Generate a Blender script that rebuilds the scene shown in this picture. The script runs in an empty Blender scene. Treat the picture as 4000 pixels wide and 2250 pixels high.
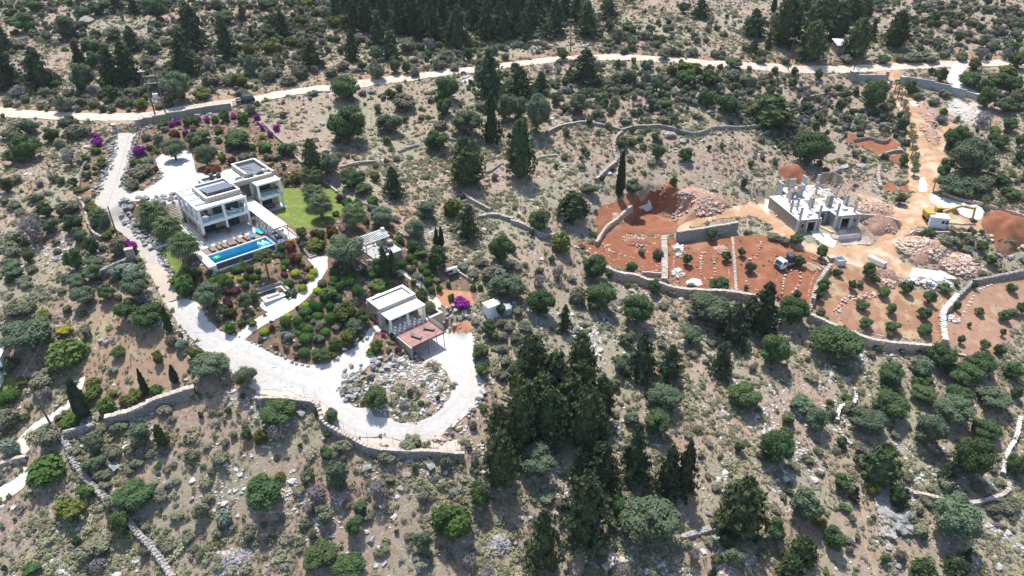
import bpy, bmesh, math, random
import numpy as np
from mathutils import Vector, Matrix
random.seed(7); rng=np.random.default_rng(7)
S=bpy.context.scene
# ------------------------------------------------------------ camera, sky, sun, exposure
CAMZ=58.0; F=2700.0; TH=math.radians(32.0)
cd=bpy.data.cameras.new('camera'); cam=bpy.data.objects.new('camera',cd); S.collection.objects.link(cam)
cam.location=(0,0,CAMZ); cam.rotation_euler=(math.pi/2-TH,0,0)
cd.sensor_width=36; cd.lens=36*F/4000.0; cd.clip_start=1; cd.clip_end=6000; S.camera=cam
wd=bpy.data.worlds.new('World'); S.world=wd; wd.use_nodes=True
nt=wd.node_tree; nt.nodes.clear()
SUN_EL=math.radians(67); SUN_AZ=math.radians(-17)     # azimuth from +Y, negative = to the left (sun behind the hill)
sk=nt.nodes.new('ShaderNodeTexSky'); sk.sky_type='NISHITA'; sk.sun_disc=False; sk.sun_elevation=SUN_EL; sk.sun_rotation=SUN_AZ
bg=nt.nodes.new('ShaderNodeBackground'); bg.inputs[1].default_value=0.15
wo=nt.nodes.new('ShaderNodeOutputWorld'); nt.links.new(sk.outputs[0],bg.inputs[0]); nt.links.new(bg.outputs[0],wo.inputs[0])
sl=bpy.data.lights.new('sun','SUN'); sl.energy=4.2; sl.angle=math.radians(0.55); sl.color=(1,0.955,0.89)
so=bpy.data.objects.new('sun',sl); S.collection.objects.link(so); so.location=(0,0,200)
sd=Vector((math.sin(SUN_AZ)*math.cos(SUN_EL),math.cos(SUN_AZ)*math.cos(SUN_EL),math.sin(SUN_EL)))
so.rotation_euler=(-sd).to_track_quat('-Z','Y').to_euler()
S.view_settings.view_transform='Standard'; S.view_settings.look='None'; S.view_settings.exposure=0.72; S.view_settings.gamma=1
S.view_settings.use_curve_mapping=False
try: S.cycles.max_bounces=5; S.cycles.transparent_max_bounces=6
except Exception: pass
# ------------------------------------------------------------ helpers: naming
COL=S.collection
def tag(o,label=None,cat=None,group=None,kind=None):
    if label: o['label']=label
    if cat: o['category']=cat
    if group: o['group']=group
    if kind: o['kind']=kind
    return o
def empty(name,loc,rz=0,label=None,cat=None,group=None):
    o=bpy.data.objects.new(name,None); o.empty_display_size=.3; COL.objects.link(o); o.location=loc; o.rotation_euler=(0,0,rz)
    return tag(o,label,cat,group)
def link(name,me,parent=None,loc=(0,0,0),rot=(0,0,0),sc=(1,1,1)):
    o=bpy.data.objects.new(name,me); COL.objects.link(o); o.location=loc; o.rotation_euler=rot; o.scale=sc
    if parent: o.parent=parent
    return o
# ------------------------------------------------------------ materials
def srgb(h):
    h=h.lstrip('#'); r=[int(h[i:i+2],16)/255 for i in (0,2,4)]
    return tuple(c/12.92 if c<=.04045 else ((c+.055)/1.055)**2.4 for c in r)
MATS={}
def mat(name,c1,c2=None,scale=3.0,rough=.85,bump=0.0,bscale=None,rand=0.0,metal=0,transl=0,spec=.3,thr=(.35,.65),coord='pos',detail=5,c3=None,c3scale=.3,c3thr=(.5,.65)):
    if name in MATS: return MATS[name]
    m=bpy.data.materials.new(name); m.use_nodes=True; n=m.node_tree; b=n.nodes['Principled BSDF']
    b.inputs['Roughness'].default_value=rough; b.inputs['Metallic'].default_value=metal
    b.inputs['Specular IOR Level'].default_value=spec
    if coord=='pos':
        g=n.nodes.new('ShaderNodeNewGeometry'); vec=g.outputs['Position']
    else:
        g=n.nodes.new('ShaderNodeTexCoord'); vec=g.outputs['Object']
    col=None
    def noise(sc,det):
        t=n.nodes.new('ShaderNodeTexNoise'); t.inputs['Scale'].default_value=sc; t.inputs['Detail'].default_value=det; t.inputs['Roughness'].default_value=.62
        n.links.new(vec,t.inputs['Vector']); return t
    def ramp(src,lo,hi):
        r=n.nodes.new('ShaderNodeMapRange'); r.inputs[1].default_value=lo; r.inputs[2].default_value=hi; n.links.new(src,r.inputs[0]); return r.outputs[0]
    def mix(fac,a,bc):
        x=n.nodes.new('ShaderNodeMix'); x.data_type='RGBA'
        if fac is not None: n.links.new(fac,x.inputs[0])
        for i,v in ((6,a),(7,bc)):
            if isinstance(v,tuple): x.inputs[i].default_value=v+(1,)
            else: n.links.new(v,x.inputs[i])
        return x.outputs[2],x
    col=c1
    if c2 is not None: col,_=mix(ramp(noise(scale,detail).outputs[0],*thr),c1,c2)
    if c3 is not None: col,_=mix(ramp(noise(c3scale,4).outputs[0],*c3thr),col,c3)
    if rand:
        oi=n.nodes.new('ShaderNodeObjectInfo'); h=n.nodes.new('ShaderNodeHueSaturation')
        mr=n.nodes.new('ShaderNodeMapRange'); mr.inputs[3].default_value=1-rand; mr.inputs[4].default_value=1+rand; n.links.new(oi.outputs['Random'],mr.inputs[0])
        n.links.new(mr.outputs[0],h.inputs['Value'])
        ml=n.nodes.new('ShaderNodeMath'); ml.operation='MULTIPLY'; ml.inputs[1].default_value=37.7; n.links.new(oi.outputs['Random'],ml.inputs[0])
        fr=n.nodes.new('ShaderNodeMath'); fr.operation='FRACT'; n.links.new(ml.outputs[0],fr.inputs[0])
        m2=n.nodes.new('ShaderNodeMapRange'); m2.inputs[3].default_value=.5-rand*.07; m2.inputs[4].default_value=.5+rand*.07; n.links.new(fr.outputs[0],m2.inputs[0]); n.links.new(m2.outputs[0],h.inputs['Hue'])
        if isinstance(col,tuple): h.inputs['Color'].default_value=col+(1,)
        else: n.links.new(col,h.inputs['Color'])
        col=h.outputs[0]
    if isinstance(col,tuple): b.inputs['Base Color'].default_value=col+(1,)
    else: n.links.new(col,b.inputs['Base Color'])
    if bump:
        bp=n.nodes.new('ShaderNodeBump'); bp.inputs['Strength'].default_value=1; bp.inputs['Distance'].default_value=bump
        n.links.new(noise(bscale or scale*2,6).outputs[0],bp.inputs['Height']); n.links.new(bp.outputs[0],b.inputs['Normal'])
    if transl:
        tr=n.nodes.new('ShaderNodeBsdfTranslucent'); ms=n.nodes.new('ShaderNodeMixShader'); ms.inputs[0].default_value=transl
        if isinstance(col,tuple): tr.inputs[0].default_value=col+(1,)
        else: n.links.new(col,tr.inputs[0])
        n.links.new(b.outputs[0],ms.inputs[1]); n.links.new(tr.outputs[0],ms.inputs[2]); n.links.new(ms.outputs[0],n.nodes['Material Output'].inputs[0])
    MATS[name]=m; return m
def masonry(name,c1,c2,mortar,bw=.45,bh=.22,rough=.9):
    if name in MATS: return MATS[name]
    m=bpy.data.materials.new(name); m.use_nodes=True; n=m.node_tree; b=n.nodes['Principled BSDF']; b.inputs['Roughness'].default_value=rough
    tc=n.nodes.new('ShaderNodeTexCoord'); sp=n.nodes.new('ShaderNodeSeparateXYZ'); n.links.new(tc.outputs['Object'],sp.inputs[0])
    ad=n.nodes.new('ShaderNodeMath'); ad.operation='ADD'; n.links.new(sp.outputs[0],ad.inputs[0]); n.links.new(sp.outputs[1],ad.inputs[1])
    cb=n.nodes.new('ShaderNodeCombineXYZ'); n.links.new(ad.outputs[0],cb.inputs[0]); n.links.new(sp.outputs[2],cb.inputs[1])
    br=n.nodes.new('ShaderNodeTexBrick'); br.inputs['Scale'].default_value=1; br.inputs['Brick Width'].default_value=bw; br.inputs['Row Height'].default_value=bh
    br.inputs['Mortar Size'].default_value=.018; br.inputs['Color1'].default_value=c1+(1,); br.inputs['Color2'].default_value=c2+(1,); br.inputs['Mortar'].default_value=mortar+(1,)
    n.links.new(cb.outputs[0],br.inputs['Vector']); n.links.new(br.outputs['Color'],b.inputs['Base Color'])
    bp=n.nodes.new('ShaderNodeBump'); bp.inputs['Distance'].default_value=-.03; n.links.new(br.outputs['Fac'],bp.inputs['Height']); n.links.new(bp.outputs[0],b.inputs['Normal'])
    MATS[name]=m; return m
M=dict(
 white=mat('white_render',(.80,.80,.78),(.74,.74,.71),1.5,rough=.7),
 offwhite=mat('off_white_trim',(.70,.67,.62),(.60,.575,.53),2.2,rough=.8),
 stone=masonry('honey_stone_masonry',(.50,.42,.31),(.38,.34,.28),(.30,.27,.22)),
 greystone=masonry('grey_stone_masonry',(.36,.31,.26),(.24,.22,.20),(.30,.29,.27),.4,.25),
 quoin=mat('quoin_block',(.52,.51,.49),(.42,.41,.39),2,rough=.9),
 concrete=mat('concrete',(.44,.43,.42),(.34,.335,.33),1.2,rough=.9,bump=.01),
 slab=mat('concrete_slab_dust',(.58,.56,.53),(.48,.46,.43),.9,rough=.95,bump=.01),
 block=masonry('grey_block_wall',(.34,.345,.36),(.30,.305,.32),(.38,.38,.38),.5,.25),
 tile=mat('grey_terrace_tile',(.46,.45,.44),(.41,.40,.39),1.2,rough=.6),
 tilew=mat('pale_paving',(.72,.69,.63),(.62,.59,.53),1.3,rough=.85),
 roofdark=mat('dark_roof_membrane',(.16,.165,.18),(.13,.135,.15),1.5,rough=.9),
 roofgrey=mat('gravel_roof',(.45,.44,.42),(.38,.37,.355),5,rough=.95),
 glass=mat('dark_glass',(.03,.04,.05),rough=.08,spec=.7),
 frame=mat('dark_window_frame',(.05,.05,.055),rough=.5),
 solar=mat('solar_panel_glass',(.17,.19,.24),rough=.22,spec=.6),
 heater=mat('solar_heater_glass',(.28,.42,.42),rough=.25,spec=.6),
 steel=mat('steel',(.45,.46,.47),rough=.35,metal=.7),
 darksteel=mat('dark_steel',(.08,.08,.085),rough=.5,metal=.3),
 wooddeck=mat('mauve_wood_deck',(.21,.14,.125),(.26,.185,.165),1.5,rough=.8,coord='obj'),
 reddeck=mat('red_wood_deck',(.28,.145,.13),(.35,.19,.165),1.1,rough=.75,rand=.16),
 timber=mat('raw_timber',(.46,.37,.27),(.34,.28,.21),3,rough=.9,rand=.2),
 polewood=mat('weathered_pole',(.17,.14,.11),(.11,.09,.08),4,rough=.95),
 bark=mat('bark',(.13,.105,.08),(.08,.065,.05),6,rough=1),
 drytwig=mat('dry_twigs',(.26,.24,.24),(.20,.18,.185),4,rough=1,rand=.2),
 pooltile=mat('dark_pool_wall',(.045,.065,.11),(.06,.085,.14),4,rough=.3),
 poolfloor=mat('blue_pool_lining',(.06,.46,.66),(.10,.54,.72),1.0,rough=.5),
 cushion=mat('taupe_cushion',(.20,.17,.15),rough=.9),
 creamfab=mat('cream_fabric',(.68,.65,.58),rough=.9),
 towel=mat('blue_towel',(.06,.16,.33),(.10,.25,.42),5,rough=.95),
 cyan=mat('turquoise_towel',(.02,.45,.48),rough=.9),
 skin=mat('tanned_skin',(.46,.26,.17),rough=.6),
 terracotta=mat('terracotta',(.42,.19,.11),rough=.85),
 green_float=mat('green_inflatable',(.05,.62,.25),(.25,.75,.35),3,rough=.4),
 carpaint=mat('black_car_paint',(.012,.014,.018),rough=.2,spec=.6),
 tyre=mat('tyre_rubber',(.02,.02,.02),rough=.9),
 truckwhite=mat('truck_white_paint',(.70,.72,.75),(.62,.62,.62),2,rough=.4,coord='obj'),
 truckbed=mat('rusty_bed_panel',(.26,.15,.12),(.36,.30,.27),3,rough=.8,coord='obj'),
 yellow=mat('excavator_yellow',(.52,.34,.06),(.42,.25,.05),2,rough=.5,coord='obj'),
 tank=mat('dark_plastic_tank',(.035,.05,.065),rough=.5),
 tin=mat('pale_metal_roof',(.62,.63,.65),(.52,.53,.55),1,rough=.5),
 cabin=mat('cabin_white_panel',(.66,.68,.70),(.58,.60,.62),1.5,rough=.6,coord='obj'),
 limestone=mat('limestone',(.36,.35,.335),(.17,.165,.16),1.6,rough=.95,bump=.05,bscale=5,rand=.16),
 wallstone=mat('dry_wall_stone',(.37,.345,.32),(.22,.205,.19),2.5,rough=.95,bump=.03,bscale=8,rand=.2),
 pinkstone=mat('pinkish_limestone',(.58,.47,.38),(.40,.28,.21),2.0,rough=.95,bump=.03,bscale=6,rand=.2),
 cap=mat('pale_wall_cap',(.44,.385,.325),(.33,.285,.235),2.0,rough=.95,bump=.02,bscale=8,rand=.12),
 whitestone=mat('white_stone',(.60,.58,.55),(.46,.44,.41),2.0,rough=.95,rand=.1),
 paving_stone=mat('stepping_stone',(.66,.60,.52),(.52,.46,.38),2,rough=.95,rand=.12),
)
# leaf colours (real base colours)
def leaf(name,c1,c2,sc=1.6,rand=.22,tr=.26,thr=(.38,.62)): M[name]=mat(name,c1,c2,sc,rough=.8,rand=rand,transl=tr,coord='pos',spec=.15,thr=thr,detail=3)
leaf('leaf_g',(.055,.094,.038),(.100,.150,.060))
leaf('leaf_o',(.092,.126,.074),(.140,.180,.108))
leaf('leaf_s',(.145,.150,.100),(.215,.215,.140))
leaf('leaf_d',(.155,.145,.150),(.215,.200,.200))
leaf('leaf_y',(.085,.105,.025),(.150,.165,.045))
leaf('leaf_k',(.062,.112,.028),(.120,.182,.050))
leaf('leaf_w',(.160,.205,.155),(.24,.29,.22))
leaf('leaf_b',(.042,.098,.024),(.078,.150,.038),3)
leaf('leaf_l',(.19,.26,.02),(.30,.36,.04),3)
leaf('leaf_r',(.12,.045,.030),(.19,.085,.045),3)
leaf('leaf_m',(.085,.035,.050),(.13,.055,.070),3)
leaf('leaf_v',(.23,.015,.23),(.36,.05,.34),3)
leaf('leaf_n',(.24,.16,.14),(.16,.16,.08),4)
leaf('leaf_f',(.42,.34,.05),(.20,.22,.05),4)
leaf('leaf_c',(.040,.064,.036),(.100,.130,.060),2.0,tr=.32,thr=(.42,.62))
leaf('leaf_C',(.045,.070,.034),(.125,.155,.062),2.0,tr=.32,thr=(.42,.62))
leaf('leaf_i',(.022,.040,.022),(.040,.062,.030),2)
leaf('leaf_p',(.115,.155,.065),(.21,.25,.13),2)
leaf('leaf_a',(.13,.17,.12),(.24,.25,.16),3)
# ------------------------------------------------------------ mesh builder
class MB:
    def __init__(s): s.v=[]; s.f=[]
    def add(s,vs,fs):
        n=len(s.v); s.v+= [tuple(p) for p in vs]; s.f+=[tuple(i+n for i in q) for q in fs]; return s
    def box(s,x0,y0,z0,x1,y1,z1):
        return s.add([(x0,y0,z0),(x1,y0,z0),(x1,y1,z0),(x0,y1,z0),(x0,y0,z1),(x1,y0,z1),(x1,y1,z1),(x0,y1,z1)],
          [(3,2,1,0),(4,5,6,7),(0,1,5,4),(1,2,6,5),(2,3,7,6),(3,0,4,7)])
    def xbox(s,c,sz,mtx=None,rz=0,rx=0,ry=0):
        R=Matrix.Rotation(rz,3,'Z')@Matrix.Rotation(ry,3,'Y')@Matrix.Rotation(rx,3,'X')
        n=[]
        for x,y,z in [(-1,-1,-1),(1,-1,-1),(1,1,-1),(-1,1,-1),(-1,-1,1),(1,-1,1),(1,1,1),(-1,1,1)]:
            n.append(tuple(Vector(c)+R@Vector((x*sz[0]/2,y*sz[1]/2,z*sz[2]/2))))
        return s.add(n,[(3,2,1,0),(4,5,6,7),(0,1,5,4),(1,2,6,5),(2,3,7,6),(3,0,4,7)])
    def prism(s,poly,z0,z1):
        n=len(poly); return s.add([(x,y,z0) for x,y in poly]+[(x,y,z1) for x,y in poly],
          [tuple(range(n-1,-1,-1)),tuple(range(n,2*n))]+[(i,(i+1)%n,n+(i+1)%n,n+i) for i in range(n)])
    def sideprism(s,prof,y0,y1):   # profile in x,z extruded along y
        n=len(prof); return s.add([(x,y0,z) for x,z in prof]+[(x,y1,z) for x,z in prof],
          [tuple(range(n)),tuple(range(2*n-1,n-1,-1))]+[(i,n+i,n+(i+1)%n,(i+1)%n) for i in range(n)])
    def tube(s,p0,p1,r0,r1=None,n=8,cap=True):
        r1=r0 if r1 is None else r1; p0=Vector(p0);p1=Vector(p1); d=(p1-p0).normalized()
        a=d.orthogonal().normalized(); b=d.cross(a)
        vs=[]
        for p,r in ((p0,r0),(p1,r1)):
            for i in range(n):
                t=2*math.pi*i/n; vs.append(tuple(p+a*(r*math.cos(t))+b*(r*math.sin(t))))
        fs=[(i,(i+1)%n,n+(i+1)%n,n+i) for i in range(n)]
        if cap: fs+=[tuple(range(n-1,-1,-1)),tuple(range(n,2*n))]
        return s.add(vs,fs)
    def path(s,pts,rs,n=6):
        for i in range(len(pts)-1): s.tube(pts[i],pts[i+1],rs[i],rs[i+1],n)
        return s
    def lathe(s,prof,c=(0,0,0),n=14):
        vs=[];fs=[]
        for r,z in prof:
            for i in range(n):
                t=2*math.pi*i/n; vs.append((c[0]+r*math.cos(t),c[1]+r*math.sin(t),c[2]+z))
        for j in range(len(prof)-1):
            for i in range(n): fs.append((j*n+i,j*n+(i+1)%n,(j+1)*n+(i+1)%n,(j+1)*n+i))
        fs.append(tuple(range(n-1,-1,-1))); fs.append(tuple((len(prof)-1)*n+i for i in range(n)))
        return s.add(vs,fs)
    def mesh(s,name,m=None):
        me=bpy.data.meshes.new(name); me.from_pydata(s.v,[],s.f); me.update()
        if m: me.materials.append(m)
        return me
    def build(s,name,m,parent=None,loc=(0,0,0),bevel=0):
        o=link(name,s.mesh(name,m),parent,loc)
        if bevel:
            b=o.modifiers.new('bevel','BEVEL'); b.width=bevel; b.segments=2; b.limit_method='ANGLE'
        return o
def npmesh(name,V,Fc,m,smooth=False):
    """V (n,3), Fc (m,k) same-size polygons"""
    me=bpy.data.meshes.new(name); V=np.asarray(V,np.float32); Fc=np.asarray(Fc,np.int32)
    me.vertices.add(len(V)); me.vertices.foreach_set('co',V.ravel())
    k=Fc.shape[1]; n=len(Fc); tot=np.full(n,k,np.int32)
    if k==4:
        t3=Fc[:,2]==Fc[:,3]; tot[t3]=3; flat=Fc.ravel()[np.stack([np.ones(n,bool),np.ones(n,bool),np.ones(n,bool),~t3],1).ravel()]
    else: flat=Fc.ravel()
    st=np.r_[0,np.cumsum(tot)[:-1]].astype(np.int32)
    me.loops.add(len(flat)); me.loops.foreach_set('vertex_index',flat.astype(np.int32))
    me.polygons.add(n); me.polygons.foreach_set('loop_start',st)
    try: me.polygons.foreach_set('loop_total',tot)
    except Exception: pass
    me.polygons.foreach_set('use_smooth',np.full(len(Fc),smooth)); me.update(calc_edges=True); me.validate()
    if m: me.materials.append(m)
    return me
# ------------------------------------------------------------ picture -> ray
def T(ix,iy,x,y): return (1000*ix+x/1.932, 750*iy+y/1.932)
def Lz(x,y): return (1000+x/2.8975,900+y/2.8975)
def ray(px,py):
    u=(px-2000)/F; v=(py-1125)/F
    return np.array([u,math.cos(TH)-v*math.sin(TH),-math.sin(TH)-v*math.cos(TH)])
def atd(px,py,d):
    D=ray(px,py); t=d/-D[2]; return np.array([D[0]*t,D[1]*t,CAMZ-d])
def proj(p):
    q=np.array([p[0],p[1],p[2]-CAMZ]); fw=np.array([0,math.cos(TH),-math.sin(TH)]); up=np.array([0,math.sin(TH),math.cos(TH)])
    z=q@fw; return 2000+F*q[0]/z,1125-F*(q@up)/z
# ------------------------------------------------------------ terrain heights
CP=[(900,1000,58),(1200,830,58),(720,640,55),(620,800,55.6),(500,490,52.5),(960,388,51),(50,440,52),(700,430,51.2),(1700,280,49),(2300,225,49),(3000,270,51),(3460,265,52),(3950,250,51),
 (150,40,43),(1000,20,42),(2000,20,42),(3000,20,43),(3900,30,43),(500,250,48.5),(2000,160,47),(3700,170,48),
 (750,1200,62.5),(600,1000,60),(1000,1400,66),(1300,1470,69),(1150,1250,64),(1450,960,60.5),(1450,1180,64),(1640,1180,66.5),
 (1550,1650,71),(1850,1500,71),(1250,1650,71),(1900,1150,66),
 (3600,500,59),(3250,650,65),(3250,1000,69.2),(3700,760,66.5),(3750,880,67.3),(3050,1010,70),(3450,1300,75),(3200,1150,72),(3900,1150,76),(3950,700,62),(2700,920,69),(2700,1090,72),(2900,860,68.5),(2450,880,68.5),
 (2000,900,63),(2300,750,61.5),(2700,600,60),(3200,450,59),(2500,1300,74),(2150,1250,70),(1500,600,56),(1800,650,58.5),(2600,400,54),
 (100,1200,63),(100,800,57.5),(350,900,58.5),(150,1600,71),(50,1850,75),(300,2100,79),(600,1650,71.5),(2000,2200,83),(3000,1700,80.5),(3700,2150,87),(3900,1700,82),(1200,1950,77),(2500,1900,80.5),(1100,2200,81),(3500,1900,84)]
cp=np.array([atd(*c) for c in CP])
def tps_fit(P,lam):
    n=len(P); X=P[:,:2]/50; d=np.linalg.norm(X[:,None]-X[None],axis=2); K=np.where(d>0,d*d*np.log(d+1e-9),0)+lam*np.eye(n)
    Q=np.c_[np.ones(n),X]; A=np.zeros((n+3,n+3)); A[:n,:n]=K; A[:n,n:]=Q; A[n:,:n]=Q.T
    return X,np.linalg.solve(A,np.r_[P[:,2],0,0,0])
TX,TW=tps_fit(cp,.06)
def tps(x,y):
    Xq=np.c_[x.ravel(),y.ravel()]/50; out=np.zeros(len(Xq))
    for i in range(0,len(Xq),20000):
        q=Xq[i:i+20000]; d=np.linalg.norm(q[:,None]-TX[None],axis=2); out[i:i+20000]=(d*d*np.log(d+1e-9))@TW[:-3]+TW[-3]+q@TW[-2:]
    return out.reshape(x.shape)
X0,X1,Y0,Y1=-190,200,28,330
gx=np.arange(X0,X1+1.); gy=np.arange(Y0,Y1+1.); GX,GY=np.meshgrid(gx,gy)
def vnoise(x,y,sc,seed=0):
    x=np.asarray(x,float)/sc+seed*17.3+1000; y=np.asarray(y,float)/sc+seed*9.1+1000
    xi=np.floor(x).astype(np.int64); yi=np.floor(y).astype(np.int64); fx=x-xi; fy=y-yi; fx=fx*fx*(3-2*fx); fy=fy*fy*(3-2*fy)
    def h(a,b):
        v=(a*374761393+b*668265263+seed*1442695)&0x7fffffff; v=((v^(v>>13))*1274126177)&0x7fffffff; return ((v^(v>>16))&0xffff)/65535.0
    return (h(xi,yi)*(1-fx)+h(xi+1,yi)*fx)*(1-fy)+(h(xi,yi+1)*(1-fx)+h(xi+1,yi+1)*fx)*fy
def fbm(x,y,sc,seed=0): return (vnoise(x,y,sc,seed)+.5*vnoise(x,y,sc/2,seed+1)+.25*vnoise(x,y,sc/4,seed+2))/1.75
CX=np.clip(GX,-175,180); CY=np.clip(GY,45,262)
HZ=tps(CX,CY)+np.clip(GY-262,0,None)*.12
HB=HZ.copy()
def inpoly(x,y,P):
    P=np.asarray(P); r=np.zeros(np.shape(x),bool); j=len(P)-1
    for i in range(len(P)):
        a,b=P[i],P[j]
        c=((a[1]>y)!=(b[1]>y)); 
        with np.errstate(divide='ignore',invalid='ignore'): r^=c&(x<(b[0]-a[0])*(y-a[1])/(b[1]-a[1]+1e-12)+a[0])
        j=i
    return r
def nearest(x,y,P,closed=True):
    P=np.asarray(P,float)[:,:2]; Q=np.roll(P,-1,0) if closed else P[1:]; A=P if closed else P[:-1]
    best=np.full(np.shape(x),1e9); bx=np.array(x,float).copy(); by=np.array(y,float).copy()
    for a,b in zip(A,Q):
        d=b-a; L=d@d+1e-12; t=np.clip(((x-a[0])*d[0]+(y-a[1])*d[1])/L,0,1); qx=a[0]+t*d[0]; qy=a[1]+t*d[1]; dd=np.hypot(x-qx,y-qy)
        m=dd<best; best=np.where(m,dd,best); bx=np.where(m,qx,bx); by=np.where(m,qy,by)
    return best,bx,by
def pad(poly,z,fall=3.0,slope=None):
    global HZ
    P=np.asarray(poly)[:,:2]; x0,y0=P.min(0)-fall-1; x1,y1=P.max(0)+fall+1
    i0,i1=int(max(0,x0-X0)),int(min(len(gx),x1-X0+1)); j0,j1=int(max(0,y0-Y0)),int(min(len(gy),y1-Y0+1))
    x=GX[j0:j1,i0:i1]; y=GY[j0:j1,i0:i1]; ins=inpoly(x,y,P); d,_,_=nearest(x,y,P); d=np.where(ins,0,d)
    w=np.clip(1-d/fall,0,1); w=w*w*(3-2*w); HZ[j0:j1,i0:i1]=HZ[j0:j1,i0:i1]*(1-w)+z*w
# frames of the three building groups
def frm(ox,oy,deg):
    a=math.radians(deg); A=np.array([math.cos(a),math.sin(a)]); B=np.array([-A[1],A[0]])
    return (np.array([ox,oy]),A,B,a)
FV=frm(-54.59,109.01,41.5); FL_=frm(-20.4,93.6,41.0); FC=frm(61.2,132.3,11.0)
ZV,ZL,ZC=0.0,-9.0,-10.0
def fl(fr,a,b): return fr[0]+fr[1]*a+fr[2]*b
def rect(fr,a0,b0,a1,b1): return [fl(fr,a0,b0),fl(fr,a1,b0),fl(fr,a1,b1),fl(fr,a0,b1)]
def pxd(lst,d): return [atd(x,y,d) for x,y in lst]
park_px=[T(0,0,*p) for p in ((1170,1210),(1240,1150),(1440,1140),(1480,1290),(1560,1320),(1780,1270),(1700,1400),(1370,1560),(1160,1520),(930,1520),(1090,1440),(1230,1350),(1210,1290))]
pad(pxd(park_px,55),3.0,4)
pad(rect(FV,-1,9,18,17),3.0,3)
pad(pxd([T(1,1,*p) for p in ((90,0),(210,-40),(590,-30),(700,60),(680,140),(600,215),(470,270),(300,285),(230,230))],58),0,3.5)
pad(rect(FV,-3.4,-10.0,18,10.5),0.0,2.6)
pad(rect(FV,-3.4,-9.0,12.6,4),0.0,2.6)
pad(rect(FV,-3.4,-13.0,8.6,-10.9),-2.1,1.6)
pad(rect(FV,-2.7,-10.2,9.3,-5.6),-1.9,.9)
pad(rect(FL_,-.4,-1.6,7,6.0),ZL,2.5)
pad(rect(FL_,7.0,-1.6,9.5,4),ZL+.3,2)
pad(rect(FL_,0.4,-7.5,9.6,-1.9),ZL-3,1.6)
pad(pxd([T(1,1,850,320),T(1,1,960,280),T(1,1,1030,430),T(1,1,880,520)],60.5),58-60.5,2)
pad(rect(FC,-2,-2.5,14.5,13.5),ZC,3)
pad(rect(FC,8.5,-7.5,14,-3.2),ZC-2.5,1.6)
# excavation pit and cut edge above the road
pad(pxd([T(2,1,*p) for p in ((880,305),(905,250),(960,165),(1020,150),(1200,178),(1330,205),(1250,285),(1100,305))],69.9),58-69.9,1.2)
HZ+= (fbm(GX,GY,6,5)-.5)*.5*np.clip(np.abs(HZ-HB)*0+1,0,1)*np.where(np.abs(HZ-HB)>.02,0.0,1.0)
def hz(x,y):
    x=np.asarray(x,float); y=np.asarray(y,float)
    u=np.clip(x-X0,0,len(gx)-1.001); v=np.clip(y-Y0,0,len(gy)-1.001); i=u.astype(int); j=v.astype(int); fx=u-i; fy=v-j
    h00=HZ[j,i];h10=HZ[j,i+1];h01=HZ[j+1,i];h11=HZ[j+1,i+1]
    return np.where(fx>=fy,h00+(h10-h00)*fx+(h11-h10)*fy,h00+(h11-h01)*fx+(h01-h00)*fy)
TS=np.concatenate([np.arange(55,340,.4)])
def hit(px,py,up=0.0):
    """where the line of sight through a photo point meets the ground (raised by up)"""
    D=ray(px,py); X=D[0]*TS; Y=D[1]*TS; Z=CAMZ+D[2]*TS; d=Z-(hz(X,Y)+up); k=np.argmax(d<0)
    if d[k]>=0: k=len(TS)-1
    if k>0:
        a=d[k-1]/(d[k-1]-d[k]+1e-9); t=TS[k-1]+a*(TS[k]-TS[k-1])
    else: t=TS[0]
    x,y=D[0]*t,D[1]*t; return np.array([x,y,float(hz(x,y))]),t
def G(*p,up=0.0): return hit(*p,up=up)[0]
# ------------------------------------------------------------ terrain mesh, far ground
soilm=bpy.data.materials.new('dry_hillside_ground'); soilm.use_nodes=True
def build_ground_mat(m):
    n=m.node_tree; b=n.nodes['Principled BSDF']; b.inputs['Roughness'].default_value=.95; b.inputs['Specular IOR Level'].default_value=.1
    g=n.nodes.new('ShaderNodeNewGeometry')
    def noise(sc,det=5,off=0,rough=.6):
        t=n.nodes.new('ShaderNodeTexNoise'); t.inputs['Scale'].default_value=sc; t.inputs['Detail'].default_value=det; t.inputs['Roughness'].default_value=rough
        mp=n.nodes.new('ShaderNodeVectorMath'); mp.operation='ADD'; mp.inputs[1].default_value=(off,off*1.7,0); n.links.new(g.outputs['Position'],mp.inputs[0]); n.links.new(mp.outputs[0],t.inputs['Vector']); return t.outputs[0]
    def ramp(s,lo,hi,a=0,b_=1):
        r=n.nodes.new('ShaderNodeMapRange'); r.inputs[1].default_value=lo; r.inputs[2].default_value=hi; r.inputs[3].default_value=a; r.inputs[4].default_value=b_; n.links.new(s,r.inputs[0]); return r.outputs[0]
    def mix(f,a,c):
        x=n.nodes.new('ShaderNodeMix'); x.data_type='RGBA'; n.links.new(f,x.inputs[0])
        for i,v in ((6,a),(7,c)):
            if isinstance(v,tuple): x.inputs[i].default_value=v+(1,)
            else: n.links.new(v,x.inputs[i])
        return x.outputs[2]
    c=mix(ramp(noise(.9,6),.35,.65),(.25,.175,.13),(.34,.27,.21))
    c=mix(ramp(noise(.055,4,11),.45,.62),c,mix(ramp(noise(1.5,5,3),.35,.6),(.215,.20,.135),(.29,.265,.19)))
    c=mix(ramp(noise(.16,5,31),.60,.72),c,(.33,.185,.115))
    c=mix(ramp(noise(2.3,6,51,.7),.60,.66),c,(.44,.415,.38))
    c=mix(ramp(noise(1.1,6,71,.75),.60,.68),c,(.135,.135,.075))
    n.links.new(c,b.inputs['Base Color'])
    bp=n.nodes.new('ShaderNodeBump'); bp.inputs['Distance'].default_value=.25; n.links.new(noise(2.2,8,0,.7),bp.inputs['Height']); n.links.new(bp.outputs[0],b.inputs['Normal'])
build_ground_mat(soilm)
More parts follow.
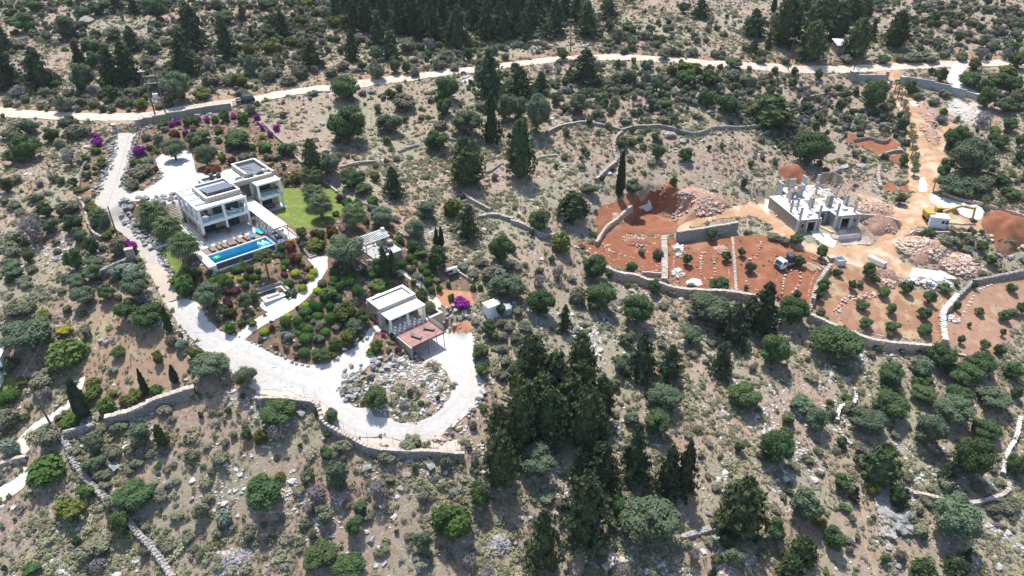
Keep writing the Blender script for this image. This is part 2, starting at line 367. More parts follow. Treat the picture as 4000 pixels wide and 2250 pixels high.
nx,ny=len(gx),len(gy); idx=(np.arange(ny)[:,None]*nx+np.arange(nx)[None]); a=idx[:-1,:-1].ravel();b_=idx[:-1,1:].ravel();c_=idx[1:,1:].ravel();d_=idx[1:,:-1].ravel()
tri=np.r_[np.c_[a,b_,c_],np.c_[a,c_,d_]]
ter=link('terrain',npmesh('terrain',np.c_[GX.ravel(),GY.ravel(),HZ.ravel()],tri,soilm,True)); tag(ter,'dry rocky hillside of brown earth and straw grass','hillside',kind='structure')
# far ground ring stitched loosely to the edge
ringv=[];ringf=[]
per=[(X0,Y0),(X1,Y0),(X1,Y1),(X0,Y1)]
def edgept(k,t):
    a,b=per[k],per[(k+1)%4]; x=a[0]+(b[0]-a[0])*t; y=a[1]+(b[1]-a[1])*t; return x,y,float(hz(x,y))
outer=[]
NS=24
for k in range(4):
    for i in range(NS):
        x,y,z=edgept(k,i/NS); cx,cy=5,180; dx,dy=x-cx,y-cy; L=math.hypot(dx,dy)
        ringv.append((x,y,z-.02)); ringv.append((cx+dx*2.2,cy+dy*2.2,z+ (dy/L)*18-4)); ringv.append((cx+dx*9,cy+dy*9,z+(dy/L)*60-10))
N4=4*NS
for i in range(N4):
    j=(i+1)%N4
    for r in (0,1): ringf.append((3*i+r,3*i+r+1,3*j+r+1,3*j+r))
mb=MB(); mb.add(ringv,ringf); fo=mb.build('hills',soilm); tag(fo,'dry hills continuing around the valley side','hills',kind='structure')
# ------------------------------------------------------------ ground zones
HARD=np.zeros((ny*2,nx*2),bool); GP=[]; RP=[]; VP=[]
NOVEG=np.zeros((ny*2,nx*2),bool)   # half-metre mask: no wild scrub
GARD=np.zeros((ny*2,nx*2),bool)
def maskset(M_,P):
    P=np.asarray(P)[:,:2]; x0,y0=P.min(0); x1,y1=P.max(0)
    i0=int(max(0,(x0-X0)*2)); i1=int(min(nx*2,(x1-X0)*2+2)); j0=int(max(0,(y0-Y0)*2)); j1=int(min(ny*2,(y1-Y0)*2+2))
    if i1<=i0 or j1<=j0: return
    xs,ys=np.meshgrid(X0+np.arange(i0,i1)/2,Y0+np.arange(j0,j1)/2); M_[j0:j1,i0:i1]|=inpoly(xs,ys,P)
def dens(P,step=1.2,wob=0.0,seed=0,closed=True):
    P=[np.asarray(p,float)[:2] for p in P]; out=[]; n=len(P)
    for i in range(n if closed else n-1):
        a=P[i]; b=P[(i+1)%n]; k=max(1,int(np.linalg.norm(b-a)/step))
        for j in range(k): out.append(a+(b-a)*j/k)
    if not closed: out.append(P[-1])
    out=np.array(out)
    if wob:
        out[:,0]+=(vnoise(out[:,0],out[:,1],1.7,seed)-.5)*2*wob; out[:,1]+=(vnoise(out[:,0],out[:,1],1.7,seed+5)-.5)*2*wob
    return out
def smooth_line(P,it=2):
    P=[np.asarray(p,float) for p in P]
    for _ in range(it):
        Q=[P[0]]
        for a,b in zip(P[:-1],P[1:]): Q+= [a*.75+b*.25,a*.25+b*.75]
        Q.append(P[-1]); P=Q
    return P
def zone(name,poly,m,off=.05,res=.5,wob=.25,label=None,cat=None,mask=True,zfun=None,seed=1,kind='structure'):
    P=dens(poly,1.0,wob,seed); x0,y0=P.min(0)-1; x1,y1=P.max(0)+1
    i0=math.floor((x0-X0)/res); i1=math.ceil((x1-X0)/res); j0=math.floor((y0-Y0)/res); j1=math.ceil((y1-Y0)/res)
    xs,ys=np.meshgrid(X0+np.arange(i0,i1+1)*res,Y0+np.arange(j0,j1+1)*res); ins=inpoly(xs,ys,P)
    cell=ins[:-1,:-1]|ins[1:,:-1]|ins[:-1,1:]|ins[1:,1:]
    used=np.zeros(xs.shape,bool); used[:-1,:-1]|=cell; used[1:,:-1]|=cell; used[:-1,1:]|=cell; used[1:,1:]|=cell
    o=used&~ins; _,bx,by=nearest(xs[o],ys[o],P); xs[o]=bx; ys[o]=by
    z=(hz(xs,ys) if zfun is None else zfun(xs,ys))+off
    n=xs.shape[1]; id_=np.arange(xs.size).reshape(xs.shape); A=id_[:-1,:-1][cell];B=id_[:-1,1:][cell];C=id_[1:,1:][cell];D=id_[1:,:-1][cell]
    Fc=np.r_[np.c_[A,B,C],np.c_[A,C,D]]; u,inv=np.unique(Fc,return_inverse=True)
    V=np.c_[xs.ravel(),ys.ravel(),z.ravel()][u]; ob=link(name,npmesh(name,V,inv.reshape(-1,3),m,True))
    if mask: maskset(NOVEG,P)
    if name in('red_soil','orchard_soil'): RP.append(P)
    if name=='gravel_drive': VP.append(P)
    if name=='garden_soil': GP.append(P)
    else: maskset(HARD,P)
    return tag(ob,label,cat,kind=kind)
def ribbon(P,w):
    P=smooth_line([np.asarray(p,float)[:2] for p in P]); L=[];R=[]
    for i,p in enumerate(P):
        d=P[min(i+1,len(P)-1)]-P[max(i-1,0)]; d=d/(np.linalg.norm(d)+1e-9); n_=np.array([-d[1],d[0]]); ww=w if not callable(w) else w(i/(len(P)-1))
        L.append(p+n_*ww/2); R.append(p-n_*ww/2)
    return L+R[::-1]
Gp=lambda lst:[G(*p) for p in lst]
def t_(ix,iy,s): return [T(ix,iy,*map(float,q.split(','))) for q in s.split()]
# ------------------------------------------------------------ ground covers
roadm=mat('pale_dirt_road',(.54,.455,.375),(.42,.345,.28),.8,rough=.95,bump=.03,bscale=5,detail=7)
trackm=mat('orange_dirt_track',(.43,.275,.16),(.33,.19,.105),.35,rough=.95,bump=.05,bscale=4,detail=7,c3=(.50,.39,.28),c3scale=.25)
redm=mat('red_soil',(.195,.074,.038),(.26,.108,.058),.5,rough=1,bump=.08,bscale=2.5,detail=7,c3=(.30,.165,.10),c3scale=.12,c3thr=(.56,.68))
orchm=mat('orchard_soil',(.255,.130,.078),(.31,.180,.115),.5,rough=1,bump=.05,bscale=3,detail=7,c3=(.36,.29,.17),c3scale=.25,c3thr=(.5,.66))
cobm=mat('cobbled_drive',(.34,.31,.28),(.43,.39,.35),2.2,rough=.9,bump=.02,bscale=5,detail=6,thr=(.4,.6))
cobm2=mat('cobbled_drive_sandy',(.41,.34,.27),(.47,.40,.33),2.2,rough=.9,bump=.02,bscale=5,detail=6)
gravm=mat('white_gravel',(.56,.535,.50),(.44,.41,.37),1.4,rough=.95,bump=.03,bscale=8,detail=8,thr=(.3,.7),c3=(.45,.385,.325),c3scale=.14,c3thr=(.52,.74))
gardm=mat('garden_soil',(.135,.085,.060),(.19,.125,.085),1.2,rough=1,bump=.05,bscale=6,detail=7,c3=(.24,.13,.08),c3scale=.3,c3thr=(.56,.7))
lawnm=mat('lawn_grass',(.105,.145,.028),(.15,.185,.045),.9,rough=1,bump=.04,bscale=10,detail=6,c3=(.20,.23,.07),c3scale=.45,c3thr=(.55,.72))
lotm=mat('cleared_brown_earth',(.24,.155,.105),(.30,.21,.145),1.0,rough=1,bump=.05,bscale=5,detail=7,c3=(.30,.26,.15),c3scale=.18,c3thr=(.5,.62))
lotm2=mat('straw_ground',(.34,.26,.18),(.27,.19,.13),1.0,rough=1,bump=.06,bscale=5,detail=7)
pathm=mat('pale_garden_path',(.66,.60,.51),(.56,.50,.42),2,rough=.95)
rd=t_(0,0,"-80,838 0,850 400,875 800,890 1050,880 1250,855 1500,810 1750,775 1932,752")+t_(1,0,"200,710 530,665 900,620 1300,570 1932,490")+t_(2,0,"300,450 600,435 900,435 1200,455 1600,490 1932,515")+t_(3,0,"400,525 900,510 1300,490 1600,480 1850,475 2000,468")
zone('embankment',ribbon([G(x,y-14) for x,y in rd],5.5),mat('reddish_bank',(.30,.15,.085),(.27,.20,.13),.5,rough=1,bump=.2,bscale=1.5,detail=7),.04,label='reddish cut bank above the long pale dirt road',cat='bank',wob=1.6,mask=False)
zone('dirt_road',ribbon(Gp(rd),3.9),roadm,.12,label='long pale dirt road across the hillside',cat='road',wob=.3)
zone('dirt_road_apron',Gp(t_(0,0,"1050,880 1000,930 880,950 700,905 760,885")),lotm2,.09,label='dry pinkish turning ground before the driveway gate',cat='ground',wob=.4)
# garden beds
zone('garden_soil',Gp(t_(0,0,"1030,1000 1060,975 1200,940 1450,900 1700,840 1800,830 1932,900")+t_(1,0,"0,920 60,930 150,1020 210,1075 350,1230 500,1340 600,1440 640,1449")+t_(1,1,"700,10 600,-25 210,-45 130,60")+t_(0,0,"1932,1400 1560,1330 1480,1290 1440,1140 1170,1210 1230,1290 1230,1350 1090,1440 960,1449 900,1400 940,1330 975,1200")),gardm,.05,label='brown planted beds above the white villa',cat='garden bed',mask=True)
zone('garden_soil',Gp(t_(0,0,"870,1010 800,1030 700,1080 660,1150 600,1290 590,1449")+t_(0,1,"600,40 650,200 690,300 800,380 860,470 960,470 1030,520 1060,450 960,350 870,250 800,190 700,30")+t_(0,0,"730,1449 800,1320 850,1200 870,1090")),gardm,.05,label='narrow planted bed west of the driveway',cat='garden bed')
zone('garden_soil',Gp(t_(0,1,"920,110 1340,20 1400,180 1380,280 1500,560 1640,600 1930,540")+t_(1,1,"130,420 300,300 230,240 300,275 600,210 700,60 960,130 1060,270 1150,350 1420,470 1500,560 1640,680 1690,760 1600,900 1450,890 1400,860 1250,760 1110,700 1000,740 840,830 930,1000 780,1150 620,1230 400,1325 250,1280 0,1150")+t_(0,1,"1830,1100 1640,1030 1500,870 1400,790 1300,660 1190,460 1080,320 930,150")),gardm,.05,label='reddish terraced garden bed below the pool',cat='garden bed')
zone('garden_soil',Gp(t_(1,1,"840,1180 960,1030 1170,1230 1230,1260 1100,1240 960,1290 900,1230")),gardm,.06,label='small flower bed beside the pool house deck',cat='garden bed')
zone('garden_soil',Gp(t_(0,1,"690,660 800,600 900,560 1030,540 1070,600 900,690 880,700 700,690")),gardm,.05,label='red planting bed left of the driveway pillar',cat='garden bed')
zone('red_soil',Gp(t_(1,1,"1300,770 1420,740 1620,760 1650,860 1560,905 1440,880 1340,830")),mat('warm_red_soil',(.36,.16,.085),(.42,.21,.12),1,rough=1,bump=.03),.09,label='orange soil patch with citrus trees',cat='soil',wob=.15)
zone('red_soil',Gp(t_(1,1,"1440,1010 1490,985 1610,990 1640,1030 1580,1080 1490,1060")),MATS['warm_red_soil'],.14,label='orange soil patch below the stone steps',cat='soil',wob=.3)
lw=pxd(t_(1,1,"90,0 130,150 230,230 300,280 470,272 600,212 690,140 715,60 640,10 590,-22 500,-30 330,-20 205,-28 150,-60"),58)
zone('lawn',lw,lawnm,.09,label='bright mown lawn right of the white villa',cat='lawn',wob=.1)
zone('lawn',Gp(t_(0,1,"1185,350 1290,385 1300,470 1385,560 1375,625 1320,625 1225,450")),lawnm,.09,label='small grass strip beside the driveway palms',cat='lawn',wob=.1)
zone('lawn',Gp(t_(0,2,"-60,-70 90,-75 120,0 60,60 -60,60")),lawnm,.09,label='grass patch by the white cottage at the left edge',cat='lawn')
# drives
zone('paved_driveway',Gp(t_(0,0,"880,1008 870,1090 850,1200 800,1320 730,1449")+t_(0,1,"720,90 800,200 870,280 960,350 1040,450 1080,540 1130,620 1190,740 1215,800 1330,700 1300,650 1230,560 1190,460 1080,320 1000,230 930,150 925,105 1050,60 1090,0")+t_(0,0,"1000,1449 905,1400 940,1330 975,1200 990,1100 1030,1003")),cobm,.12,wob=.12,label='grey cobbled driveway curving down from the gate',cat='driveway')
zone('paved_driveway',Gp(t_(0,1,"1085,545 1130,620 1190,740 1240,850 1400,790 1340,740 1300,655 1232,560")),cobm2,.16,wob=.1,label='sandy coloured lower end of the cobbled driveway',cat='driveway')
zone('parking_court',pxd(park_px,55),gravm,.10,wob=.1,label='white gravel parking court behind the villa',cat='parking court')
zone('gravel_drive',Gp(t_(0,1,"1240,850 1400,790 1500,870 1560,960 1640,1030 1750,1070 1830,1100 1932,1165")+t_(1,1,"100,1210 250,1280 400,1325 550,1300 640,1225 780,1150 930,1005 965,1035 840,1160 890,1215 930,1270 820,1340 700,1400 660,1449")+t_(1,2,"640,60 680,130 750,190 860,200 900,260 1100,300 1250,280 1380,200 1460,110 1485,0")+t_(1,1,"1480,1449 1440,1360 1350,1290 1240,1235 1420,1160 1480,1120 1420,1010 1640,1085 1640,1230 1655,1330 1715,1449")+t_(1,2,"1715,60 1650,200 1560,280 1440,350 1370,440 1100,430 900,400 760,400 640,330 610,240 480,110 400,90 200,60 0,70")+t_(0,2,"1850,20")+t_(0,1,"1740,1370 1700,1290 1600,1230 1530,1190 1430,1090 1350,1010 1290,910")),gravm,.12,wob=.5,label='blinding white gravel drive looping round the rocky island',cat='gravel drive')
wheelm=mat('packed_wheel_track',(.44,.405,.365),(.52,.49,.45),.7,rough=.95,bump=.02,bscale=6,detail=8)
cl_=smooth_line([g_[:2] for g_ in Gp(t_(0,1,"1330,830 1450,990 1600,1120 1800,1230 1932,1290")+t_(1,1,"180,1370 420,1430")+t_(1,2,"540,90 640,230 800,310 1000,365 1200,365 1400,290 1540,170 1600,30")+t_(1,1,"1570,1330 1510,1200"))],2)
for sg,lb in ((.85,'outer'),(-.85,'inner')):
    q_=[]
    for i in range(len(cl_)):
        d_=cl_[min(i+1,len(cl_)-1)]-cl_[max(i-1,0)]; d_=d_/(np.linalg.norm(d_)+1e-9); q_.append(cl_[i]+np.array([d_[1],-d_[0]])*sg)
    zone('wheel_track',ribbon(q_,.42),wheelm,.135,wob=.22,res=.25,label=f'{lb} worn wheel track along the white gravel loop',cat='track',mask=False)
pinkg=mat('pinkish_gravel_verge',(.52,.42,.34),(.62,.54,.46),1.2,rough=1,bump=.05,bscale=5,detail=7)
zone('gravel_verge',Gp(t_(1,2,"0,70 200,55 400,85 480,110 610,240 640,330 760,400 1100,430 1370,440 1560,440 1560,515 1350,500 950,490 820,460 720,400 600,340 500,280 480,200 450,125 300,110 0,100")),pinkg,.09,label='pinkish verge between gravel loop and dry stone wall',cat='verge',wob=.5)
zone('garden_path',ribbon(Gp(t_(1,1,"-330,1240 -150,1130 0,1000 150,925 300,840 400,740 445,680 470,620 490,560")),1.7),pathm,.14,wob=.1,label='pale curved path through the clipped shrubs',cat='path')
zone('garden_path',Gp(t_(1,1,"385,510 430,490 540,492 545,580 500,650 455,650 440,570")),gravm,.17,wob=.1,label='white gravel landing at the foot of the steps',cat='path')
zone('garden_path',ribbon(Gp(t_(1,1,"1080,590 1170,650 1270,740 1320,800 1390,865")),1.0),pathm,.14,wob=.25,label='stepping path of pale slabs beside the pool house',cat='path')
zone('garden_path',ribbon(Gp(t_(0,1,"1170,425 1290,388")),.8),pathm,.14,wob=.05,label='short pale path across the grass strip',cat='path')
zone('paved_court',Gp(t_(1,1,"30,860 60,830 200,790 270,850 130,930 60,900")),M['tilew'],.15,wob=.15,label='white stepping slab court at the sunken lounge',cat='paving')
zone('garden_path',ribbon(Gp(t_(0,2,"620,-40 600,40 540,130 480,200 420,240 330,270 250,330 200,410 140,460 190,500 200,520")),1.1),pathm,.10,label='narrow winding path above the lower left wall',cat='path')
zone('garden_path',ribbon(Gp(t_(0,2,"210,640 170,720 100,770 -40,880")),1.8),pathm,.10,wob=.5,label='rocky pale path at the left edge',cat='path')
zone('dirt_track',ribbon(Gp(t_(3,2,"690,760 750,840 780,950 805,1050 820,1150")),.45),lotm2,.07,wob=.12,label='right wheel rut of the grassy track at lower right',cat='track')
zone('dirt_track',ribbon(Gp(t_(3,2,"690,880 720,1000 740,1150 740,1250 780,1330 800,1449")),.55),lotm2,.07,wob=.12,label='left wheel rut of the grassy track at lower right',cat='track')
zone('cleared_lot',Gp(t_(0,1,"760,880 860,840 1240,1090 1300,1230 1440,1300 1400,1400")+t_(0,2,"1250,20 1100,60 850,190 650,190 620,0")+t_(0,1,"560,1330 640,1250 650,1050")),lotm,.05,wob=1.0,label='cleared brown plot with young trees at lower left',cat='ground',mask=False)
maskset(GARD,[g[:2] for g in Gp(t_(0,1,"760,880 860,840 1240,1090 1300,1230 1440,1300 1400,1400")+t_(0,2,"1250,20 1100,60 850,190 650,190 620,0")+t_(0,1,"560,1330 640,1250 650,1050"))])
# construction side
zone('red_soil',Gp(t_(2,1,"470,395 630,375 640,150 700,100 800,120 830,170 740,240 780,260 850,330 1130,320 1150,660 950,600 730,550 560,450")),redm,.05,wob=.4,label='red terrace left of the thick pale wall',cat='soil')
zone('red_soil',Gp(t_(2,1,"1165,340 1250,380 1660,335 1932,330")+t_(3,1,"0,345 260,440 450,490 480,540 350,780 310,900")+t_(2,1,"1850,780 1690,740 1400,715 1165,670")),redm,.05,wob=.5,label='red terraced garden with stone edged beds',cat='soil')
zone('red_soil',Gp(t_(2,1,"610,240 640,150 700,95 800,70 900,60 960,20 1050,-10 1250,-20 1450,60 1620,140 1560,170 1420,240 1250,300 1100,322 930,312 860,320 760,300 700,280")),redm,.07,wob=.5,label='red spoil ground around the excavated pit',cat='soil')
zone('orchard_soil',Gp(t_(3,1,"480,540 700,560 830,585 960,645 1000,740 1300,765 1440,765 1310,890 1335,1110 1270,1150 1000,1105 650,1050 480,990 340,900 345,800")),orchm,.05,wob=.5,label='rusty orchard terrace planted with small trees',cat='soil')
zone('orchard_soil',Gp(t_(3,1,"1440,785 1560,700 1700,660 1932,600 2000,600 1990,850 1870,1000 1800,1160 1700,1220 1480,1240 1360,1130 1320,900")),mat('orchard_soil_pale',(.27,.150,.098),(.33,.205,.14),.6,rough=1,bump=.05,bscale=3,detail=7,c3=(.33,.27,.17),c3scale=.2,c3thr=(.55,.66)),.05,wob=.6,label='pale red orchard slope at the right edge',cat='soil')
zone('dirt_track',Gp(t_(2,1,"1230,300 1300,235 1430,200 1560,150 1790,85 1932,60")+t_(3,1,"0,110 60,190 200,290 290,380 480,420 640,400 800,400 880,340 900,290 980,225 900,160 800,100 670,30 680,10 800,40 1000,130 1070,80 1090,0 1225,0 1240,70 1300,140 1500,200 1640,210 1660,290 1550,290 1100,265 1050,330 960,450 1000,520 1170,590 1400,630 1200,690 960,640 830,585 700,565 480,545 260,450 0,350")+t_(2,1,"1932,235 1800,190 1600,190 1450,240 1290,305")),trackm,.09,wob=.6,label='orange dirt yard and track around the unfinished house',cat='track')
zone('dirt_track',Gp(t_(3,0,"1100,1460 1112,1300 1125,1180 1100,1000 1050,880 1030,780 960,690 900,600 870,545 940,535 1000,640 1075,740 1150,900 1200,1040 1230,1160 1340,1100 1350,1200 1270,1260 1230,1300 1235,1460")),trackm,.11,wob=.25,label='orange drive climbing from the building site to the road',cat='track')
zone('dirt_track',ribbon(Gp(t_(3,0,"1265,1130 1270,1030 1320,960 1420,940")),2.6),trackm,.10,wob=.25,label='looping orange side track left arm',cat='track')
zone('dirt_track',ribbon(Gp(t_(3,0,"1325,1120 1330,1020 1370,975 1430,945")),1.6),trackm,.13,wob=.25,label='looping orange side track right arm',cat='track')
zone('dirt_track',ribbon(Gp(t_(3,0,"890,530 940,590 1010,670 1065,780 1105,900 1145,1050 1165,1200 1170,1449")),6.4),trackm,.13,wob=.4,label='worn middle of the palm lined orange drive',cat='track')
zone('dirt_track',ribbon(Gp(t_(3,0,"900,540 840,530 800,525")),4),trackm,.10,label='dirt apron joining the entrance walls to the road',cat='track')
zone('gravel_track',ribbon(Gp(t_(3,0,"1460,500 1400,550 1385,600 1420,640 1490,680 1580,725")),3.2),gravm,.14,wob=.3,label='white gravel track behind the plain grey wall',cat='track')
for s,l in (("590,1000 760,1035 930,1040 1000,1110 860,1180 700,1110 560,1050","larger small red terrace beside the palm lined drive"),("880,1190 1010,1160 1065,1270 950,1230","small red bed below the curved terrace walls"),("868,1370 960,1390 975,1445 885,1449","red planting pocket left of the rock path"),("985,1400 1050,1395 1070,1449 1000,1449","red planting pocket right of the rock path"),("1030,1000 1060,990 1090,1200 1075,1290 1045,1280","red strip under the young palms")):
    zone('red_soil',Gp(t_(3,0,s)),redm,.06,wob=.2,label=l,cat='soil')
wgm=mat('white_builders_sand',(.66,.65,.63),(.50,.47,.44),1.1,rough=1,bump=.08,bscale=4,detail=8)
for tx,s,l in ((3,"1210,20 1330,40 1500,90 1610,130 1600,200 1480,180 1330,130 1230,90","white marble waste spread above the excavator"),(3,"310,300 470,320 520,390 480,430 400,390 340,350","white sand spill in front of the unfinished house"),(3,"-30,60 80,60 150,90 150,130 -30,130","white sand patch left of the unfinished house"),(3,"1140,585 1300,620 1400,650 1280,680 1150,660 1000,650","white stone chippings below the rubble"),(2,"1305,665 1350,650 1415,670 1410,700 1330,715","white lime patch in the red garden"),(2,"970,60 1060,55 1100,90 1060,120 990,110","white sand spill above the pit"),(3,"480,320 560,300 720,320 800,370 700,400 600,410 500,360","grey rubble dust below the unfinished house")):
    zone('sand_patch',Gp(t_(tx,1,s)),wgm if 'white' in l else mat('grey_dust',(.45,.37,.32),(.36,.28,.24),.7,rough=1,bump=.1,bscale=3),.15,wob=.9,label=l,cat='sand')
zone('sand_patch',Gp(t_(3,0,"1060,770 1110,765 1155,800 1120,815 1080,800")),wgm,.17,label='white sand heap beside the palm lined drive',cat='sand')
zone('sand_patch',Gp(t_(3,0,"1135,1345 1190,1340 1195,1449 1140,1449")),wgm,.15,label='white dust on the drive above the yard',cat='sand',wob=.3)
zone('stone_patch',Gp(t_(3,0,"1420,790 1560,770 1620,830 1560,900 1540,940 1420,935 1470,860 1410,820")),mat('whitish_rubble_ground',(.50,.46,.42),(.34,.26,.21),1.6,rough=1,bump=.15,bscale=4),.1,wob=.5,label='pale rubble slope under the grey wall end',cat='rubble',mask=False)
# ------------------------------------------------------------ rocks
def hullrock(seed,n=15,flat=.65):
    r=random.Random(seed); b=bmesh.new()
    for _ in range(n):
        v=Vector((r.gauss(0,1),r.gauss(0,1),r.gauss(0,1))).normalized()*r.uniform(.8,1.05); b.verts.new((v.x*.5,v.y*.5*r.uniform(.8,1),v.z*.5*flat))
    bmesh.ops.convex_hull(b,input=b.verts); bmesh.ops.delete(b,geom=[v for v in b.verts if not v.link_faces],context='VERTS'); bmesh.ops.triangulate(b,faces=b.faces)
    b.verts.index_update(); V=np.array([v.co[:] for v in b.verts]); Fc=np.array([[v.index for v in f.verts] for f in b.faces]); b.free(); return V,Fc
ROCKS=[hullrock(i,14) for i in range(8)]
BLOCKS=[]
for i in range(4):
    r=random.Random(i+50); V=np.array([(x*.5*r.uniform(.85,1.1),y*.5*r.uniform(.85,1.1),z*.5*r.uniform(.85,1.1)) for x,y,z in [(-1,-1,-1),(1,-1,-1),(1,1,-1),(-1,1,-1),(-1,-1,1),(1,-1,1),(1,1,1),(-1,1,1)]])
    BLOCKS.append((V,np.array([(3,2,1),(3,1,0),(4,5,6),(4,6,7),(0,1,5),(0,5,4),(1,2,6),(1,6,5),(2,3,7),(2,7,6),(3,0,4),(3,4,7)])))
RME={}
def rockme(i,m,src='r'):
    k=(i,m,src)
    if k not in RME: V,Fc=(ROCKS if src=='r' else BLOCKS)[i]; RME[k]=npmesh('stone',V,Fc,M[m])
    return RME[k]
def joined(name,items,m,src='r',parent=None):
    """items: x,y,z,sx,sy,sz,rot"""
    VV=[];FF=[];n=0; R=ROCKS if src=='r' else BLOCKS
    for k,(x,y,z,sx,sy,sz,r) in enumerate(items):
        V,Fc=R[k%len(R)]; c,s=math.cos(r),math.sin(r); vx=V[:,0]*sx; vy=V[:,1]*sy
        VV.append(np.c_[x+vx*c-vy*s,y+vx*s+vy*c,z+V[:,2]*sz]); FF.append(Fc+n); n+=len(V)
    if not VV: return None
    o=link(name,npmesh(name,np.concatenate(VV),np.concatenate(FF),M[m]),parent); o['kind']='stuff'; return o
ZER=lambda p:(float(p[0]),float(p[1]),float(p[2]))
def wall(pts,h,w,label,m='wallstone',capm='cap',caps=True,coarse=.42,maxcap=90,group=None,closed=False,drop=.6,rub=0):
    """dry stone wall: jittered core, face stones (stuff), cap stones (parts)"""
    if h<1.3: h*=.85; w*=.8
    P=[G(*p,up=h) for p in pts]; P=smooth_line([p[:2] for p in P],1); D=dens(P,coarse,0,closed=closed)
    root=empty('stone_wall',ZER((D[0][0],D[0][1],hz(*D[0]))),0,label,'stone wall',group); o0=np.array([D[0][0],D[0][1],float(hz(*D[0]))])
    core=MB(); n=len(D); zs=[float(hz(*d)) for d in D]; tops=[zs[i]+h*((.92+.16*random.random()) if h>1.3 else .55+.75*float(fbm(D[i][0],D[i][1],3.5,41))) for i in range(n)]
    # smooth tops over neighbours
    tops=[sum(tops[max(0,i-2):i+3])/len(tops[max(0,i-2):i+3]) for i in range(n)]
    nn=[]
    for i in range(n):
        d=D[min(i+1,n-1)]-D[max(i-1,0)]; d=d/(np.linalg.norm(d)+1e-9); nn.append(np.array([-d[1],d[0]]))
    vs=[];fs=[]
    for i in range(n):
        for s,zz in ((1,-drop),(1,None),(-1,None),(-1,-drop)):
            p=D[i]+nn[i]*s*(w/2-.06); vs.append((p[0]-o0[0],p[1]-o0[1],(min(float(hz(*p)),zs[i])+zz if zz is not None else tops[i]-.08)-o0[2]))
    for i in range(n-1):
        for k in range(3): fs.append((4*i+k,4*i+k+1,4*i+k+5,4*i+k+4))
    fs.append((0,1,2,3)); fs.append(tuple(4*(n-1)+k for k in (3,2,1,0)))
    core.add(vs,fs).build('wall_core',M[m],root)
    it=[]; layers=max(1,int((h+drop*.3)/.28))
    for i in range(n):
        ang=math.atan2(nn[i][1],nn[i][0])+math.pi/2
        for s in (1,-1):
            p=D[i]+nn[i]*s*(w/2-.08); gz=float(hz(*p))
            for l in range(layers):
                zz=gz+.1+(tops[i]-gz-.15)*l/layers+random.uniform(-.05,.05); q=D[i]+nn[i]*s*(w/2-.1+random.uniform(-.03,.05))
                it.append((q[0]-o0[0]+random.uniform(-.08,.08),q[1]-o0[1]+random.uniform(-.08,.08),zz-o0[2],coarse*random.uniform(.8,1.15),.26,.3*random.uniform(.8,1.2),ang))
    joined('face_stones',it,m,'b',root)
    if caps:
        step=max(1,math.ceil(n/maxcap)); 
        for i in range(0,n,step):
            ang=math.atan2(nn[i][1],nn[i][0])+math.pi/2
            if rub:
                for q_ in range(rub):
                    off=nn[i]*random.uniform(-.5,.5)*w; dd_=D[min(i+1,n-1)]-D[max(i-1,0)]; dd_=dd_/(np.linalg.norm(dd_)+1e-9)*random.uniform(-.4,.4)*coarse*step; ss=random.uniform(.35,.95)
                    link('rubble_stone',rockme(random.randrange(8),'wallstone','r'),root,(D[i][0]-o0[0]+off[0]+dd_[0],D[i][1]-o0[1]+off[1]+dd_[1],tops[i]-o0[2]-.05+random.uniform(-.1,.1)),(random.uniform(-.3,.3),0,random.uniform(0,3)),(ss,ss*.8,ss*.7))
            elif capm=='wallstone':
                for sgn in ((1,-1) if w>.75 else (0,)):
                    off=nn[i]*sgn*w*.24; ss=(w*.62 if w>.75 else w)*random.uniform(.75,1.15)
                    link('cap_stone',rockme(random.randrange(8),'wallstone','r'),root,(D[i][0]-o0[0]+off[0]+random.uniform(-.1,.1),D[i][1]-o0[1]+off[1]+random.uniform(-.1,.1),tops[i]-o0[2]-.03),(random.uniform(-.2,.2),0,random.uniform(0,3)),(coarse*step*1.1*random.uniform(.8,1.2),ss,.3*random.uniform(.7,1.3)))
            else:
                link('cap_stone',rockme(random.randrange(4),capm,'b'),root,(D[i][0]-o0[0]+random.uniform(-.05,.05),D[i][1]-o0[1]+random.uniform(-.05,.05),tops[i]-o0[2]-.03+random.uniform(-.03,.03)),(0,0,ang+random.uniform(-.1,.1)),(coarse*step*random.uniform(1.12,1.3),w*random.uniform(.88,1.08),.14))
    return root
def tw(tx,ty,s): return t_(tx,ty,s)
